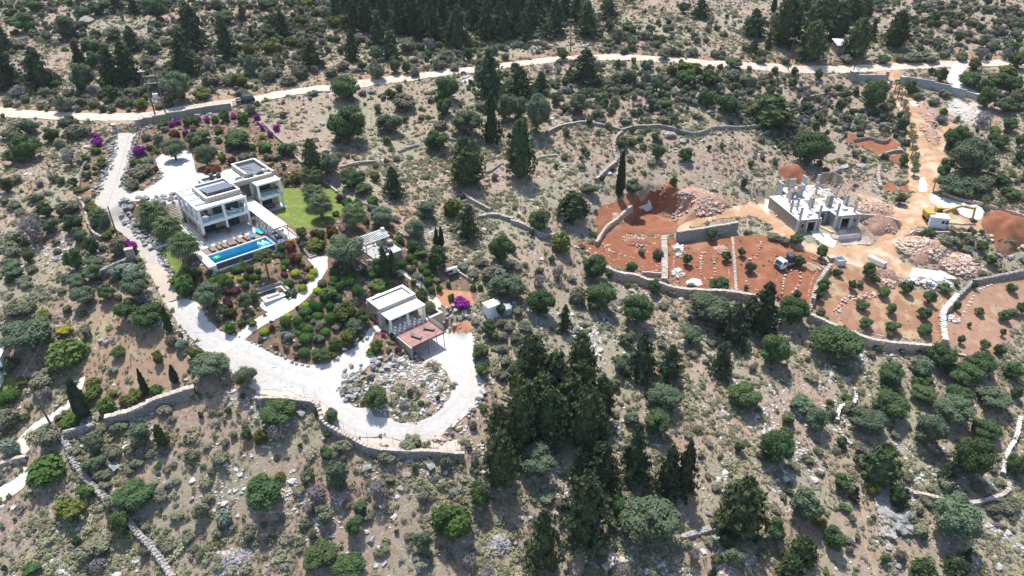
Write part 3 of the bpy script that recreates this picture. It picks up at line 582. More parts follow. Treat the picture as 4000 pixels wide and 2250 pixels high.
WL=[(2,0,"270,990 360,940 450,915 550,905 680,930 800,960 830,970",1.0,.7,'grey dry stone wall left of the wall junction below the road bend'),
(2,0,"830,970 900,945 1000,938 1130,935 1225,962",1.1,.6,'pale topped straight stone wall right of the wall junction'),
(2,0,"1235,972 1300,985 1390,995 1480,975 1500,950 1620,945 1740,945 1870,930",1.2,.6,'wavy grey stone wall ending at the dark bushy tree'),
(2,0,"825,985 775,1030 765,1130 800,1200 700,1280 640,1345",1.0,.9,'pale S shaped stone wall running down past the tall column cypress'),
(3,0,"640,690 450,698 330,718 240,738 240,850 190,910",.9,.6,'angled pale stone wall left of the entrance pillar'),
(3,0,"690,710 760,760 860,840 970,920",.7,.6,'thin pale stone line running down to the palm drive'),
(3,0,"545,1045 595,990",1.0,.5,'short stone wall at the left end of the small red terrace'),
(3,0,"660,1045 720,1035 780,1022 830,1052 900,1060 922,1028",1.1,.4,'curved stone wall inside the small red terrace'),
(3,0,"840,1172 920,1128 1015,1118",1.2,.6,'straight stone wall below the small red terrace'),
(3,0,"850,1220 830,1300 850,1400",.6,.9,'pale rocky path wall above the unfinished house'),
(2,1,"0,205 60,225 150,270 230,320 310,312",1.1,.8,'dark dry stone wall left of the yellowish round bush'),
(2,1,"450,390 570,452",.5,.5,'low pale stone edging left of the red terrace'),
(2,1,"720,560 800,607 950,620 1000,650 1100,672 1200,710 1350,733 1500,733 1660,745 1850,780",1.7,.8,'long curved retaining wall below the red terraced garden'),
(3,1,"310,910 400,955 490,995 650,1060 760,1105 950,1135 1100,1145 1280,1162",1.7,.8,'long curved retaining wall below the orchard'),
(3,1,"1430,1212 1485,1235",.5,.6,'short pale wall stub below the right orchard'),
(2,1,"905,100 830,170 740,230 700,270 640,370",1.2,.7,'pale diagonal wall left of the excavated pit'),
(2,1,"1150,322 1155,500 1152,655",1.3,1.2,'thick pale straight wall left of the stone edged beds'),
(2,1,"990,598 1150,610",1.0,.5,'low rubble wall meeting the thick pale wall'),
(2,1,"1255,300 1480,262 1700,225",2.4,.7,'tall grey brown retaining wall above the red garden'),
(3,1,"475,540 400,640 360,720 345,800",1.6,.7,'tall sandy wall right of the parked truck'),
(3,1,"340,805 325,860 312,905",.9,.6,'low sandy wall continuing below the tall one'),
(3,1,"1430,770 1390,820 1320,890 1330,1000 1340,1110",1.5,1.0,'thick white capped wall between the two orchards'),
(3,1,"1440,768 1520,690 1560,655 1700,622 1932,590 2000,580",1.3,.6,'grey stone wall climbing to the right edge'),
(3,1,"1110,285 1250,295 1400,300 1530,310",1.2,.5,'short pale capped wall below the site cabin'),
(3,1,"1330,-5 1500,55 1700,100 1932,170 2000,190",.9,.6,'stone wall above the marble waste at the right edge'),
(3,1,"700,165 850,180 920,190 990,215",1.6,.5,'curved retaining wall right of the unfinished house'),
(1,0,"1460,1035 1580,1050 1700,1050",.9,.6,'grey stone wall behind the bushy cypress above centre'),
(1,0,"1080,1130 1160,1095 1222,1082",.8,.6,'short grey stone wall between two round bushes'),
(1,0,"640,1248 740,1222 890,1212",.8,.6,'grey stone line right of the villa gardens'),
(1,1,"1565,0 1620,50 1700,90 1760,122",1.0,.7,'pale stone wall descending at centre of the hillside'),
(1,1,"1690,170 1800,150 1932,195",1.0,.8,'grey stone wall right of the tall garden cypress'),
(1,0,"60,925 150,1020 215,1075",.8,.4,'pinkish garden wall behind the bougainvillea row'),
(1,0,"285,1155 350,1235",.7,.4,'short garden wall behind the dark cypress by the villa'),
(1,0,"510,1358 560,1395 610,1440",.7,.4,'garden wall bordering the lawn corner'),
(1,1,"1080,290 1140,335",.6,.4,'low wall right of the red leaved shrub'),
(1,1,"1500,560 1560,620 1630,660",.7,.4,'garden wall beside the solar water heater'),
(0,0,"870,1008 800,1032 770,1072",1.1,.5,'curved stone wall left of the driveway gate'),
(0,0,"675,1150 620,1250 600,1310 590,1400",.9,.4,'stone wall bounding the west planting bed'),
(0,1,"600,40 635,110 655,210 690,295 755,330",1.0,.5,'long low stone wall along the west planting bed'),
(0,1,"755,590 850,540 950,492",1.6,.6,'grey curved stone wall left of the driveway pillar'),
(0,1,"1350,1030 1390,1060 1400,1110",1.0,.5,'short stone wall at the pink flowering bush'),
(0,2,"480,355 590,325 695,290",1.4,.6,'shaded stone wall under the leaning column cypress'),
(0,2,"800,245 900,215 1000,190 1150,110 1300,60 1450,15",1.7,1.0,'broad shaded stone wall below the cleared plot'),
(0,2,"470,370 500,450 540,560 620,670 700,760 800,860 920,960 1010,1090 1120,1200 1200,1300 1300,1449",1.0,1.0,'long straight dry stone wall running to the bottom edge'),
(0,2,"-40,610 80,560 180,545",1.0,.8,'rough stone wall at the left edge below the path'),
(1,2,"0,98 150,98 300,110 450,125 480,200 500,280 600,340 720,400 820,460 950,490 1150,500 1350,500 1560,520",1.5,.6,'long retaining wall round the outside of the gravel loop'),
(3,2,"665,20 668,130 600,140 540,165 522,265",1.1,.7,'zigzag white stone wall above the lower right olives'),
(3,2,"520,300 560,380 625,445",.5,.6,'low scattered stone line under the zigzag wall'),
(3,2,"1110,812 1250,832 1370,882 1520,890 1700,858 1820,800 1832,740",1.0,.8,'curved grey stone wall under the lower right olive grove'),
(3,2,"1780,660 1800,520 1880,400 1910,240",.9,.8,'white stone wall climbing the right edge'),
(2,2,"240,760 300,810 350,860",.7,1.0,'stone wall end left of the big ragged cypress'),
(2,2,"420,1085 500,1180 560,1290 640,1385",.8,.8,'stone wall running under the big ragged cypress'),
(2,2,"1290,1145 1420,1100 1560,1058",.8,.9,'stone wall between round olive and dark cypress at the bottom'),
(2,2,"700,1380 800,1320 900,1310",.7,1.3,'broken stone heap wall below the round olive tree'),
(3,0,"-60,1010 0,985 20,975",.9,.7,'short wall piece at the dark tree'),
(2,0,"180,1190 250,1165 330,1160",.7,.7,'grey stone line right of the round black cypress'),
(1,0,"1740,1290 1790,1270 1840,1225",.7,.6,'grey stone wall scrap left of the round black cypress'),
]
PALE={'thick white capped wall between the two orchards','pale topped straight stone wall right of the wall junction','pale S shaped stone wall running down past the tall column cypress','zigzag white stone wall above the lower right olives','short pale capped wall below the site cabin'}
for tx,ty,s,h,w,l in WL:
    wall(tw(tx,ty,s),h,w,l,m='pinkstone' if (tx>=2 and ty==1 and 'dark' not in l and 'grey' not in l) else 'wallstone',capm='whitestone' if ('white' in l) else ('cap' if ('pale' in l or 'retaining' in l or 'sandy' in l or 'garden' in l or 'low' in l) else 'wallstone'))
# thick low strip wall in the red garden
wall(tw(2,1,"1665,340 1680,540 1692,738"),.35,.7,'low smooth pale strip wall between the stone edged beds',capm='cap')
wall(tw(3,1,"345,500 400,520 455,545"),.5,.4,'low plank topped wall beside the truck',capm='cap')
wall(tw(3,2,"870,780 865,900 900,1000 900,1150"),.5,3.0,'very broad rubble wall beside the grassy track at lower right',capm='wallstone',coarse=.6,rub=5)
def stone_row(pts,size,label,m='pinkstone',gap=1.05,flat=False,rows=1,sp=0):
    P=[G(*p)[:2] for p in pts]; P=smooth_line(P,1); D=dens(P,size*gap,0,closed=False); z0=float(hz(*D[0])); root=empty('stone_row',(float(D[0][0]),float(D[0][1]),z0),0,label,'stone row')
    for i in range(len(D)):
        dd=D[min(i+1,len(D)-1)]-D[max(i-1,0)]; an=math.atan2(dd[1],dd[0])
        for r in range(rows):
            jt=.1 if rows==1 else .42; off=(r-(rows-1)/2)*size*.8; x=D[i][0]-math.sin(an)*off+random.uniform(-jt,jt)*size; y=D[i][1]+math.cos(an)*off+random.uniform(-jt,jt)*size
            s=size*(random.uniform(.8,1.25) if rows==1 else random.uniform(.6,1.6)); zz=float(hz(x,y))
            link('stone',rockme(random.randrange(8),m),root,(x-D[0][0],y-D[0][1],zz-z0+(.12 if flat else s*.22)+(r%2)*size*.1),(0,0,random.uniform(0,3.1) if not flat else an+random.uniform(-.2,.2)),(s,s*(1.5 if flat else .85),.18 if flat else s*random.uniform(.8,1.1)))
    return root
for tx,ty,s,sz,l,m,rows in [
 (2,1,"690,400 750,450 830,480 920,500",.65,'row of pink boulders across the left red terrace','pinkstone',1),
 (2,1,"1430,465 1425,560 1430,655 1530,655 1528,560 1518,470 1440,462",.62,'rectangular stone loop round a red bed','pinkstone',1),
 (2,1,"1255,420 1220,490 1220,560 1215,655",.45,'stone line left of the first young tree in the red garden','pinkstone',1),
 (2,1,"1632,570 1640,645",.4,'short stone line left of the pale strip wall','pinkstone',1),
 (2,1,"1755,565 1765,660 1790,710 1850,745",.45,'stone edging right of the pale strip wall','pinkstone',1),
 (2,1,"1880,380 1860,450 1850,490 1790,515",.7,'curve of larger pink stones left of the truck','pinkstone',1),
 (3,1,"105,770 120,650 150,592 240,600 245,665 220,725 175,770",.68,'hooked stone loop round the bed below the truck','pinkstone',1),
 (3,1,"300,800 320,700 340,650 372,600",.4,'stone line left of the tall sandy wall','pinkstone',1),
 (3,1,"505,905 540,860 575,820 650,795 740,790 825,780",.7,'thick stone edging along the top of the orchard','pinkstone',2),
 (3,1,"505,915 550,970",.45,'stone edging at the orchard corner','pinkstone',1),
 (3,1,"660,1052 800,1080 1000,1100 1160,1110",.4,'stone edging along the bottom of the orchard','pinkstone',1),
 (3,1,"1312,815 1280,860 1242,895 1255,1000 1275,1080 1310,1105",.4,'curved stone edging inside the white capped wall','pinkstone',1),
 (3,1,"560,610 500,660 470,700",.55,'stone edging below the white crates','pinkstone',1),
 (1,1,"0,1152 120,1200 250,1275 330,1305 400,1322",.75,'row of big stones edging the lower garden along the white drive','limestone',1),
 (0,1,"1500,870 1560,960 1640,1030 1750,1075 1830,1105 1932,1150",.7,'row of stones edging the upper garden along the white drive','limestone',1),
 (0,1,"1195,450 1225,530 1290,640 1330,690",.75,'pale stones between the driveway and the grass strip','limestone',2),
 (0,1,"925,150 960,200 1040,290 1120,380 1180,420",.85,'band of rounded rocks along the right of the cobbled drive','limestone',3),
 (0,1,"930,90 1040,75 1150,55 1260,45 1340,60",1.2,'boulder retaining bank under the parking court','limestone',3),
 (0,1,"1150,95 1230,120 1300,170 1330,220",1.0,'boulder bank beside the villa side stairs','limestone',2),
 (0,0,"860,1080 850,1180 810,1280 760,1370 735,1440",.75,'band of rocks left of the upper driveway','limestone',3),
 (0,0,"1045,1010 1005,1090 980,1190 950,1300 920,1380",.65,'band of rocks right of the upper driveway','limestone',2),
 (0,0,"920,1400 980,1430 1050,1410 1130,1390 1220,1350 1210,1300",.75,'stone ring round the shrub island by the parking court','limestone',2),
 (0,0,"1040,985 1120,970 1180,975",.9,'boulder bank inside the driveway gate','limestone',2),
 (0,0,"1480,880 1530,860 1590,870 1700,900",1.0,'boulders below the long roadside wall','limestone',2),
 (1,1,"280,845 350,790 420,700 455,650 465,600",.35,'small edging stones along the garden path','paving_stone',1),
 (1,1,"830,790 780,840 790,880",.9,'boulders at the left corner of the pool house','limestone',2),
 (1,1,"1455,900 1500,940 1560,925 1620,905",.95,'dark boulder bank right of the stone steps','limestone',4),
 (1,1,"600,1245 700,1190 770,1130 830,1080",.8,'boulder bank under the bushes along the spur path','limestone',2),
 (1,1,"1640,1080 1650,1180 1640,1250 1660,1340 1710,1440",.6,'stones along the right rim of the gravel loop','limestone',1),
 (1,2,"1710,0 1700,90 1650,180 1600,250",.7,'stones along the lower right rim of the gravel loop','limestone',2),
 (1,2,"1560,290 1480,340 1420,400 1370,440",.7,'pink rubble at the bottom right of the gravel loop','pinkstone',3),
 (1,1,"700,1410 780,1360 900,1330 1000,1290 1100,1270 1200,1230",1.0,'boulder bank along the top of the rocky island','limestone',4),
 (1,2,"650,20 700,50 700,110",1.0,'boulders at the left tip of the rocky island','limestone',3),
 (3,1,"1110,290 1060,330 1050,380",.8,'boulders left of the short capped wall','pinkstone',2),
 (3,1,"1590,320 1700,360 1800,400 1932,440",1.0,'row of pale boulders under the big red earth heap','pinkstone',2),
 (3,0,"960,690 1000,760 1040,860 1070,960 1100,1080 1110,1180 1100,1290 1080,1400",.5,'whitewashed kerb stones along the palm lined drive','whitestone',1)]:
    stone_row(tw(tx,ty,s),sz,l,m,rows=rows,gap=1.05 if rows==1 else .85)
stone_row(tw(3,1,"1960,625 1850,650 1750,665 1700,695 1640,715 1590,740 1560,775 1530,820 1500,870 1470,920 1430,970"),.55,'curved row of white stepping slabs in the right orchard','whitestone',gap=1.5,flat=True)
stone_row(tw(1,1,"1250,730 1290,770 1320,810 1350,845 1385,870"),.45,'pale stepping stones down to the pool house steps','paving_stone',gap=1.4,flat=True)
def heap(cx,cy,w,h,z,m,label,cat='earth heap',name='earth_heap',stones=0,sm='pinkstone',ss=.5,big=12):
    z*=.72; ph=random.uniform(0,6)
    c=G(cx,cy); _,t=hit(cx,cy); rx=w/2*t/F; dep=math.asin(min(.99,(CAMZ-c[2])/t)); ry=max(.6,h/2*t/F/math.sin(dep)*.75)
    root=empty(name,ZER(c),0,label,cat)
    n=26; vs=[];fs=[]
    for j in range(n+1):
        for i in range(n+1):
            u=-1.25+2.5*i/n; v=-1.25+2.5*j/n; r=math.hypot(u,v)*(1+.16*math.sin(3*math.atan2(v,u)+ph)+.1*math.sin(5*math.atan2(v,u)+2*ph)); x=c[0]+u*rx; y=c[1]+v*ry
            k=max(0,1-r**1.6)**.8*z*(.75+.5*fbm(x,y,1.6,3))+(fbm(x,y,.8,8)-.5)*.3*(r<1)
            vs.append((u*rx,v*ry,float(hz(x,y))-c[2]+(k+.1 if r<1.02 else -.3)))
    for j in range(n):
        for i in range(n): a=j*(n+1)+i; fs.append((a,a+1,a+n+2,a+n+1))
    o=MB().add(vs,fs).build('heap_body',m,root)
    for p in o.data.polygons: p.use_smooth=True
    it=[]
    for k in range(stones):
        a=random.uniform(0,6.28); r=math.sqrt(random.random())*1.0; u,v=r*math.cos(a),r*math.sin(a); x=c[0]+u*rx;y=c[1]+v*ry; kk=max(0,1-r**1.6)**.8*z*.95
        s=ss*random.choice((.4,.5,.7,.9,1.2,1.7))*random.uniform(.8,1.2); kk*=.9; q=(u*rx,v*ry,float(hz(x,y))-c[2]+kk+s*.15,s,s*.8,s*.9,a)
        if k<stones//8 and k<60: link('stone',rockme(k%8,sm),root,q[:3],(random.uniform(-.5,.5),0,a),(s*1.4,s*1.1,s*1.2))
        else: it.append(q)
    if it: joined('rubble',it,sm,'r',root)
    return root
H2=lambda tx,ty,x,y,w,h,*a,**k: heap(*T(tx,ty,x,y),w/1.932,h/1.932,*a,**k)
H2(3,0,200,1330,210,110,3.0,redm,'red earth mound behind the unfinished house')
H2(3,1,1800,300,330,210,4.5,redm,'huge red earth mound at the right edge')
H2(3,1,850,250,270,150,2.6,mat('brown_spoil',(.30,.19,.15),(.22,.12,.09),.8,rough=1,bump=.1,bscale=3),'brown stony spoil heap right of the unfinished house',stones=260,ss=.4)
H2(3,1,890,620,170,90,1.2,MATS['brown_spoil'],'small brown spoil heap by the white crate',stones=60,ss=.35)
H2(2,1,1410,85,380,150,2.6,mat('stony_red_fill',(.38,.24,.18),(.30,.16,.11),1,rough=1,bump=.1,bscale=3),'large rubble bank above the orange track',cat='rubble heap',name='rubble_heap',stones=800,ss=.62)
H2(2,1,1190,45,150,100,1.5,redm,'red stony heap left of the large rubble bank',stones=120,ss=.35)
H2(2,1,930,375,200,80,.9,redm,'low rubble heap on the left red terrace',cat='rubble heap',name='rubble_heap',stones=160,ss=.45)
H2(2,1,800,200,90,60,.8,MATS['stony_red_fill'],'stony bank beside the excavated pit',cat='rubble heap',name='rubble_heap',stones=130,ss=.3)
H2(3,1,1180,440,430,150,2.6,MATS['stony_red_fill'],'big pink rubble field below the site cabin',cat='rubble heap',name='rubble_heap',stones=1100,ss=.8,sm='pinkstone')
H2(3,1,1450,560,330,130,1.6,MATS['stony_red_fill'],'pink rubble field continuing to the right wall',cat='rubble heap',name='rubble_heap',stones=800,ss=.7)
H2(3,1,1230,690,330,80,1.2,MATS['stony_red_fill'],'white and pink boulder pile above the orchard',cat='rubble heap',name='rubble_heap',stones=330,ss=.9,sm='whitestone')
H2(3,1,900,690,160,60,.8,MATS['stony_red_fill'],'small rubble pile at the top of the orchard',cat='rubble heap',name='rubble_heap',stones=120,ss=.5)
H2(3,1,800,115,260,110,1.4,MATS['stony_red_fill'],'rubble bank behind the curved retaining wall',cat='rubble heap',name='rubble_heap',stones=420,ss=.55)
H2(3,1,110,160,170,110,1.2,MATS['stony_red_fill'],'rubble slope left of the unfinished house',cat='rubble heap',name='rubble_heap',stones=260,ss=.6)
H2(3,0,1205,880,90,170,.7,MATS['stony_red_fill'],'rubble strip along the palm lined drive, upper part',cat='rubble heap',name='rubble_heap',stones=180,ss=.55)
H2(3,0,1220,1010,90,130,.8,MATS['stony_red_fill'],'rubble strip along the palm lined drive, lower part',cat='rubble heap',name='rubble_heap',stones=220,ss=.55)
H2(3,0,1500,860,190,170,.9,MATS['whitish_rubble_ground'],'white rubble fan under the end of the grey wall',cat='rubble heap',name='rubble_heap',stones=420,ss=.6,sm='whitestone')
H2(2,1,1255,445,90,90,.5,MATS['stony_red_fill'],'white slab pile left of the first young tree',cat='rubble heap',name='rubble_heap',stones=40,ss=.8,sm='whitestone')
H2(2,1,1255,620,90,70,.4,MATS['stony_red_fill'],'white slab pile at the left of the red garden',cat='rubble heap',name='rubble_heap',stones=40,ss=.7,sm='whitestone')
H2(2,1,1580,440,110,70,.6,MATS['stony_red_fill'],'rubble pile left of the pale strip wall',cat='rubble heap',name='rubble_heap',stones=130,ss=.45,sm='pinkstone')
H2(3,1,1390,960,100,50,.3,MATS['stony_red_fill'],'flat white slab litter at the end of the stepping row',cat='rubble heap',name='rubble_heap',stones=40,ss=.6,sm='whitestone')
H2(1,0,1590,600,100,60,.7,gravm,'white rock dump beside the road under the tall cypresses',cat='rubble heap',name='rubble_heap',stones=70,ss=.7,sm='whitestone')
H2(0,2,1790,1330,240,170,.5,MATS['whitish_rubble_ground'],'grey cleared stone heap at the bottom edge',cat='rubble heap',name='rubble_heap',stones=700,ss=.38,sm='limestone')
H2(1,2,1840,1210,160,140,1.0,MATS['whitish_rubble_ground'],'rounded stone heap left of the bottom conical cypress',cat='rubble heap',name='rubble_heap',stones=420,ss=.4,sm='limestone')
H2(3,2,1010,1060,150,170,.9,MATS['whitish_rubble_ground'],'bare limestone outcrop beside the broad rubble wall',cat='rubble heap',name='rubble_heap',stones=120,ss=1.3,sm='limestone')
H2(0,1,800,1130,110,60,.5,lotm,'small heap of rocks on the cleared plot',cat='rubble heap',name='rubble_heap',stones=40,ss=.7,sm='limestone')
H2(0,1,430,930,110,60,.4,lotm,'flat stone heap left of the lone sapling',cat='rubble heap',name='rubble_heap',stones=120,ss=.35,sm='limestone')
H2(0,1,430,505,90,40,.4,MATS['whitish_rubble_ground'],'white stone heap above the driveway pillar wall',cat='rubble heap',name='rubble_heap',stones=90,ss=.35,sm='limestone')
# ------------------------------------------------------------ buildings
def glassmat():
    m=bpy.data.materials.new('balustrade_glass'); m.use_nodes=True; n=m.node_tree; b=n.nodes['Principled BSDF']
    b.inputs['Base Color'].default_value=(.25,.42,.52,1); b.inputs['Roughness'].default_value=.05; b.inputs['Alpha'].default_value=.38; b.inputs['Specular IOR Level'].default_value=.7; return m
M['balus']=glassmat()
def watermat():
    m=bpy.data.materials.new('pool_water'); m.use_nodes=True; n=m.node_tree; n.nodes.remove(n.nodes['Principled BSDF'])
    t=n.nodes.new('ShaderNodeBsdfTransparent'); t.inputs[0].default_value=(.74,.95,.99,1); g=n.nodes.new('ShaderNodeBsdfGlossy'); g.inputs['Roughness'].default_value=.05
    fr=n.nodes.new('ShaderNodeFresnel'); fr.inputs[0].default_value=1.33; mx=n.nodes.new('ShaderNodeMixShader')
    no=n.nodes.new('ShaderNodeTexNoise'); no.inputs['Scale'].default_value=3; bp=n.nodes.new('ShaderNodeBump'); bp.inputs['Distance'].default_value=.05
    n.links.new(no.outputs[0],bp.inputs['Height']); n.links.new(bp.outputs[0],g.inputs['Normal']); n.links.new(bp.outputs[0],fr.inputs['Normal'])
    n.links.new(fr.outputs[0],mx.inputs[0]); n.links.new(t.outputs[0],mx.inputs[1]); n.links.new(g.outputs[0],mx.inputs[2]); n.links.new(mx.outputs[0],n.nodes['Material Output'].inputs[0]); return m
M['water']=watermat()
def B(*a): return MB().box(*a)
def part(name,mb,m,root,bevel=0): return mb.build(name,M[m] if isinstance(m,str) else m,root,bevel=bevel)
def frame_root(fr,z,name,label,cat,a=0,b=0,group=None,rz=0):
    p=fl(fr,a,b); return empty(name,(float(p[0]),float(p[1]),z),fr[3]+rz,label,cat,group)
def slat_roof(root,a0,b0,a1,b1,z,along='a',pitch=.42,m='white',slot=.12,name='slat'):
    """sheet of boards with staggered slots between them; boards run along a or b"""
    L0,L1,W0,W1=(a0,a1,b0,b1) if along=='a' else (b0,b1,a0,a1); n=max(1,round((W1-W0)/pitch)); p=(W1-W0)/n; br=MB()
    for i in range(n):
        w0=W0+i*p+slot/2; w1=W0+(i+1)*p-slot/2
        part(name,B(L0,w0,z,L1,w1,z+.05) if along=='a' else B(w0,L0,z,w1,L1,z+.05),m,root)
        if i<n-1:
            t=L0+(.0 if i%2 else .55)
            while t<L1:
                s0=max(L0,t); s1=min(L1,t+.62); t+=1.25
                if s1>s0: br.add(*((lambda q:(q.v,q.f))(B(s0,w1,z+.004,s1,w1+slot,z+.046) if along=='a' else B(w1,s0,z+.004,w1+slot,s1,z+.046))))
    o_=part('slat_joints',br,m,root); o_['kind']='stuff'
def ring(a0,b0,a1,b1,z0,z1,w=.3): return MB().box(a0,b0,z0,a1,b0+w,z1).box(a0,b1-w,z0,a1,b1,z1).box(a0,b0+w,z0,a0+w,b1-w,z1).box(a1-w,b0+w,z0,a1,b1-w,z1)
def block(root,a0,b0,a1,b1,z0,z1,wallm='stone',capm='offwhite',roofm='roofgrey',par=.45,w=.32):
    part('wall',B(a0,b0,z0,a1,b1,z1-par),wallm,root); part('roof',B(a0+w,b0+w,z1-par+.002,a1-w,b1-w,z1-par+.05),roofm,root)
    part('parapet_wall',ring(a0,b0,a1,b1,z1-par+.001,z1-.08,w),wallm,root); part('parapet_cap',ring(a0-.04,b0-.04,a1+.04,b1+.04,z1-.08,z1+.02,w+.08),capm,root)
def quoins(root,pts,z0,z1,h=.3,m='quoin',name='quoin_blocks',lw=.5):
    q=MB()
    for (x,y) in pts:
        k=0; z=z0
        while z<z1-.1:
            s=lw if k%2 else lw*.6; t=lw*.6 if k%2 else lw; q.box(x-s/2,y-t/2,z+.01,x+s/2,y+t/2,min(z+h,z1)-.01); z+=h; k+=1
    o=part(name,q,m,root); o['kind']='stuff'
def glazing(root,a0,a1,b,z0,z1,name='window',panes=2,axis='a'):
    fr=MB(); w=.07
    def bx(u0,u1,zz0,zz1,d0,d1): return B(u0,b-d1,zz0,u1,b-d0,zz1) if axis=='a' else B(b-d1,u0,zz0,b-d0,u1,zz1)
    for q in (bx(a0,a1,z0,z0+w,0,.07),bx(a0,a1,z1-w,z1,0,.07),bx(a0,a0+w,z0+w,z1-w,0,.07),bx(a1-w,a1,z0+w,z1-w,0,.07)): fr.add(q.v,q.f)
    for k in range(1,panes):
        u=a0+(a1-a0)*k/panes; q=bx(u-w/2,u+w/2,z0+w,z1-w,0,.07); fr.add(q.v,q.f)
    o=part(name,fr,'frame',root)
    for k in range(panes):
        u0=a0+w+(a1-a0-2*w)*k/panes; u1=a0+w+(a1-a0-2*w)*(k+1)/panes; part('pane',bx(u0,u1,z0+w,z1-w,.01,.035),'glass',o)
# villa ------------------------------------------------------
V=frame_root(FV,ZV,'villa','white and honey stone two storey villa with slatted pergolas and roof solar panels','villa')
part('wall',B(0,2.2,0,8.6,10.5,2.84),'stone',V); part('wall',B(0,.25,0,.3,2.2,2.84),'stone',V)
part('floor_slab',B(-.1,-.12,2.85,8.75,10.55,3.10),'tile',V)
part('beam',MB().box(-.2,-.2,2.62,8.6,.18,3.16).box(-.2,.18,2.84,-.102,10.5,3.16),'white',V)
part('roof_beam',MB().box(-.2,-.22,5.62,8.65,.0,5.98).box(-.2,0,5.62,.0,10.5,5.98).box(0,10.28,5.62,2.3,10.5,5.98),'white',V)
for a in (0,4.3,8.42): part('column',B(a-.19,-.19,0,a+.19,.19,5.62),'white',V,)
for b in (2.3,4.95,7.6,10.3): part('column',B(-.19,b-.19,3.16,.19,b+.19,5.62),'white',V); part('cross_beam',B(.01,b-.11,5.64,2.3,b+.11,5.96),'white',V)
slat_roof(V,.2,.02,8.5,1.88,5.70,'a',.45)
for b0,b1 in ((2.42,4.83),(5.07,7.48),(7.72,10.18)): slat_roof(V,.02,b0,2.26,b1,5.66,'b',.45)
block(V,2.3,1.9,8.55,9.0,3.10,6.7); block(V,4.6,9.0,8.6,12.1,0,6.45,roofm='roofdark')
quoins(V,[(2.42,2.0),(8.4,2.0)],3.1,6.2); quoins(V,[(.12,.4),(4.3,2.28),(8.5,2.28)],0,2.8); quoins(V,[(.06,10.3)],0,2.8)
part('pale_band',B(-.03,.26,2.0,-.002,10.4,2.2),'offwhite',V)
glazing(V,3.0,4.7,1.9,3.12,5.5); glazing(V,5.35,7.6,1.9,3.12,5.5,panes=3); glazing(V,.6,2.9,2.2,.05,2.55,panes=2); glazing(V,4.9,7.3,2.2,.05,2.55,panes=3)
glazing(V,3.0,5.0,2.3,3.12,5.4,axis='b'); glazing(V,6.0,8.0,2.3,3.12,5.4,axis='b')
for b in (3.4,4.6,5.8,6.8): glazing(V,b,b+.45,0,.9,1.9,axis='b',panes=1)
glazing(V,8.6,9.5,0,.02,2.1,axis='b',panes=1,name='side_door')
for b in (2.5,7.8): part('window_sill',B(-.06,b,.84,-.001,b+.5,.9),'offwhite',V)
def balus(root,segs,z=3.12):
    for (x0,y0,x1,y1) in segs:
        part('balustrade_glass',B(x0,y0,z+.03,x1,y1,z+.98),'balus',root)
        part('handrail',B(x0-.015,y0-.015,z+.985,x1+.015,y1+.015,z+1.02),'steel',root)
balus(V,[(.2,-.1,4.1,-.085),(4.5,-.1,8.22,-.085),(-.1,.22,-.085,2.1),(-.1,2.5,-.085,4.75),(-.1,5.15,-.085,7.4),(-.1,7.8,-.085,10.1)])
# roof solar array, front edge raised
for i in range(6):
    for j in range(3):
        a0=3.1+i*.86; b0=2.75+j*1.72; z=7.18-j*.30
        q=MB().add([(a0,b0,z),(a0+.82,b0,z),(a0+.82,b0+1.68,z-.295),(a0,b0+1.68,z-.295)],[(0,1,2,3)]); 
        q.add([(x,y,zz-.05) for x,y,zz in q.v[:4]],[(3,2,1,0)]); q.f+=[(0,4,5,1),(1,5,6,2),(2,6,7,3),(3,7,4,0)]
        p=part('solar_panel',q,'solar',V)
rk=MB()
for i in range(7):
    a0=3.05+i*.86; rk.add([(a0,2.7,7.22),(a0+.05,2.7,7.22),(a0+.05,7.95,6.30),(a0,7.95,6.30)],[(0,1,2,3)]); rk.box(a0,2.75,6.3,a0+.04,2.8,7.15)
part('panel_rack',rk,'steel',V)
for (a,b,h) in ((6.6,10.2,1.15),(7.9,10.0,1.0)): part('chimney',B(a-.32,b-.3,6.0,a+.32,b+.3,6.45+h),'darksteel',V)
# right wing
part('wall',B(8.6,5.6,0,16.7,14.2,2.84),'stone',V); part('floor_slab',B(8.7,5.5,2.85,16.75,14.2,3.08),'tile',V)
part('wall',B(8.8,5.7,3.08,12.0,9.4,5.95),'stone',V); part('wall',B(12.0,5.7,3.08,16.7,14.2,6.2),'stone',V)
part('roof',B(8.85,5.95,5.952,12.3,9.3,6.0),'roofgrey',V); part('roof',B(12.3,5.95,6.202,16.5,7.6,6.24),'roofgrey',V); part('roof',B(12.3,7.8,6.202,16.5,14.0,6.25),'roofdark',V)
part('parapet_wall',MB().box(8.8,5.6,5.955,16.75,5.9,6.5).box(16.45,5.9,6.2,16.75,14.2,6.8).box(12.0,13.9,6.2,16.45,14.2,6.8).box(12.0,7.7,6.2,12.3,13.9,6.8).box(12.3,7.6,6.21,16.45,7.78,6.45),'stone',V)
part('parapet_cap',MB().box(8.76,5.55,6.50,16.42,5.95,6.60).box(16.42,5.55,6.80,16.82,14.25,6.90).box(11.95,13.87,6.80,16.42,14.25,6.90).box(11.95,7.66,6.80,12.35,13.87,6.90),'offwhite',V)
quoins(V,[(11.9,5.65),(16.6,5.68)],3.08,5.9); quoins(V,[(16.6,5.66)],0,2.8)
part('beam',MB().box(12.1,3.2,2.62,16.85,3.55,3.14).box(12.1,3.2,5.62,16.85,3.42,5.9).box(12.1,3.42,5.62,12.3,5.6,5.9).box(16.65,3.42,5.62,16.85,5.6,5.9),'white',V)
part('floor_slab',B(12.1,3.56,2.85,16.85,5.5,3.09),'tile',V)
for a in (12.3,16.62): part('column',B(a-.19,3.2,0,a+.19,3.56,5.62),'white',V)
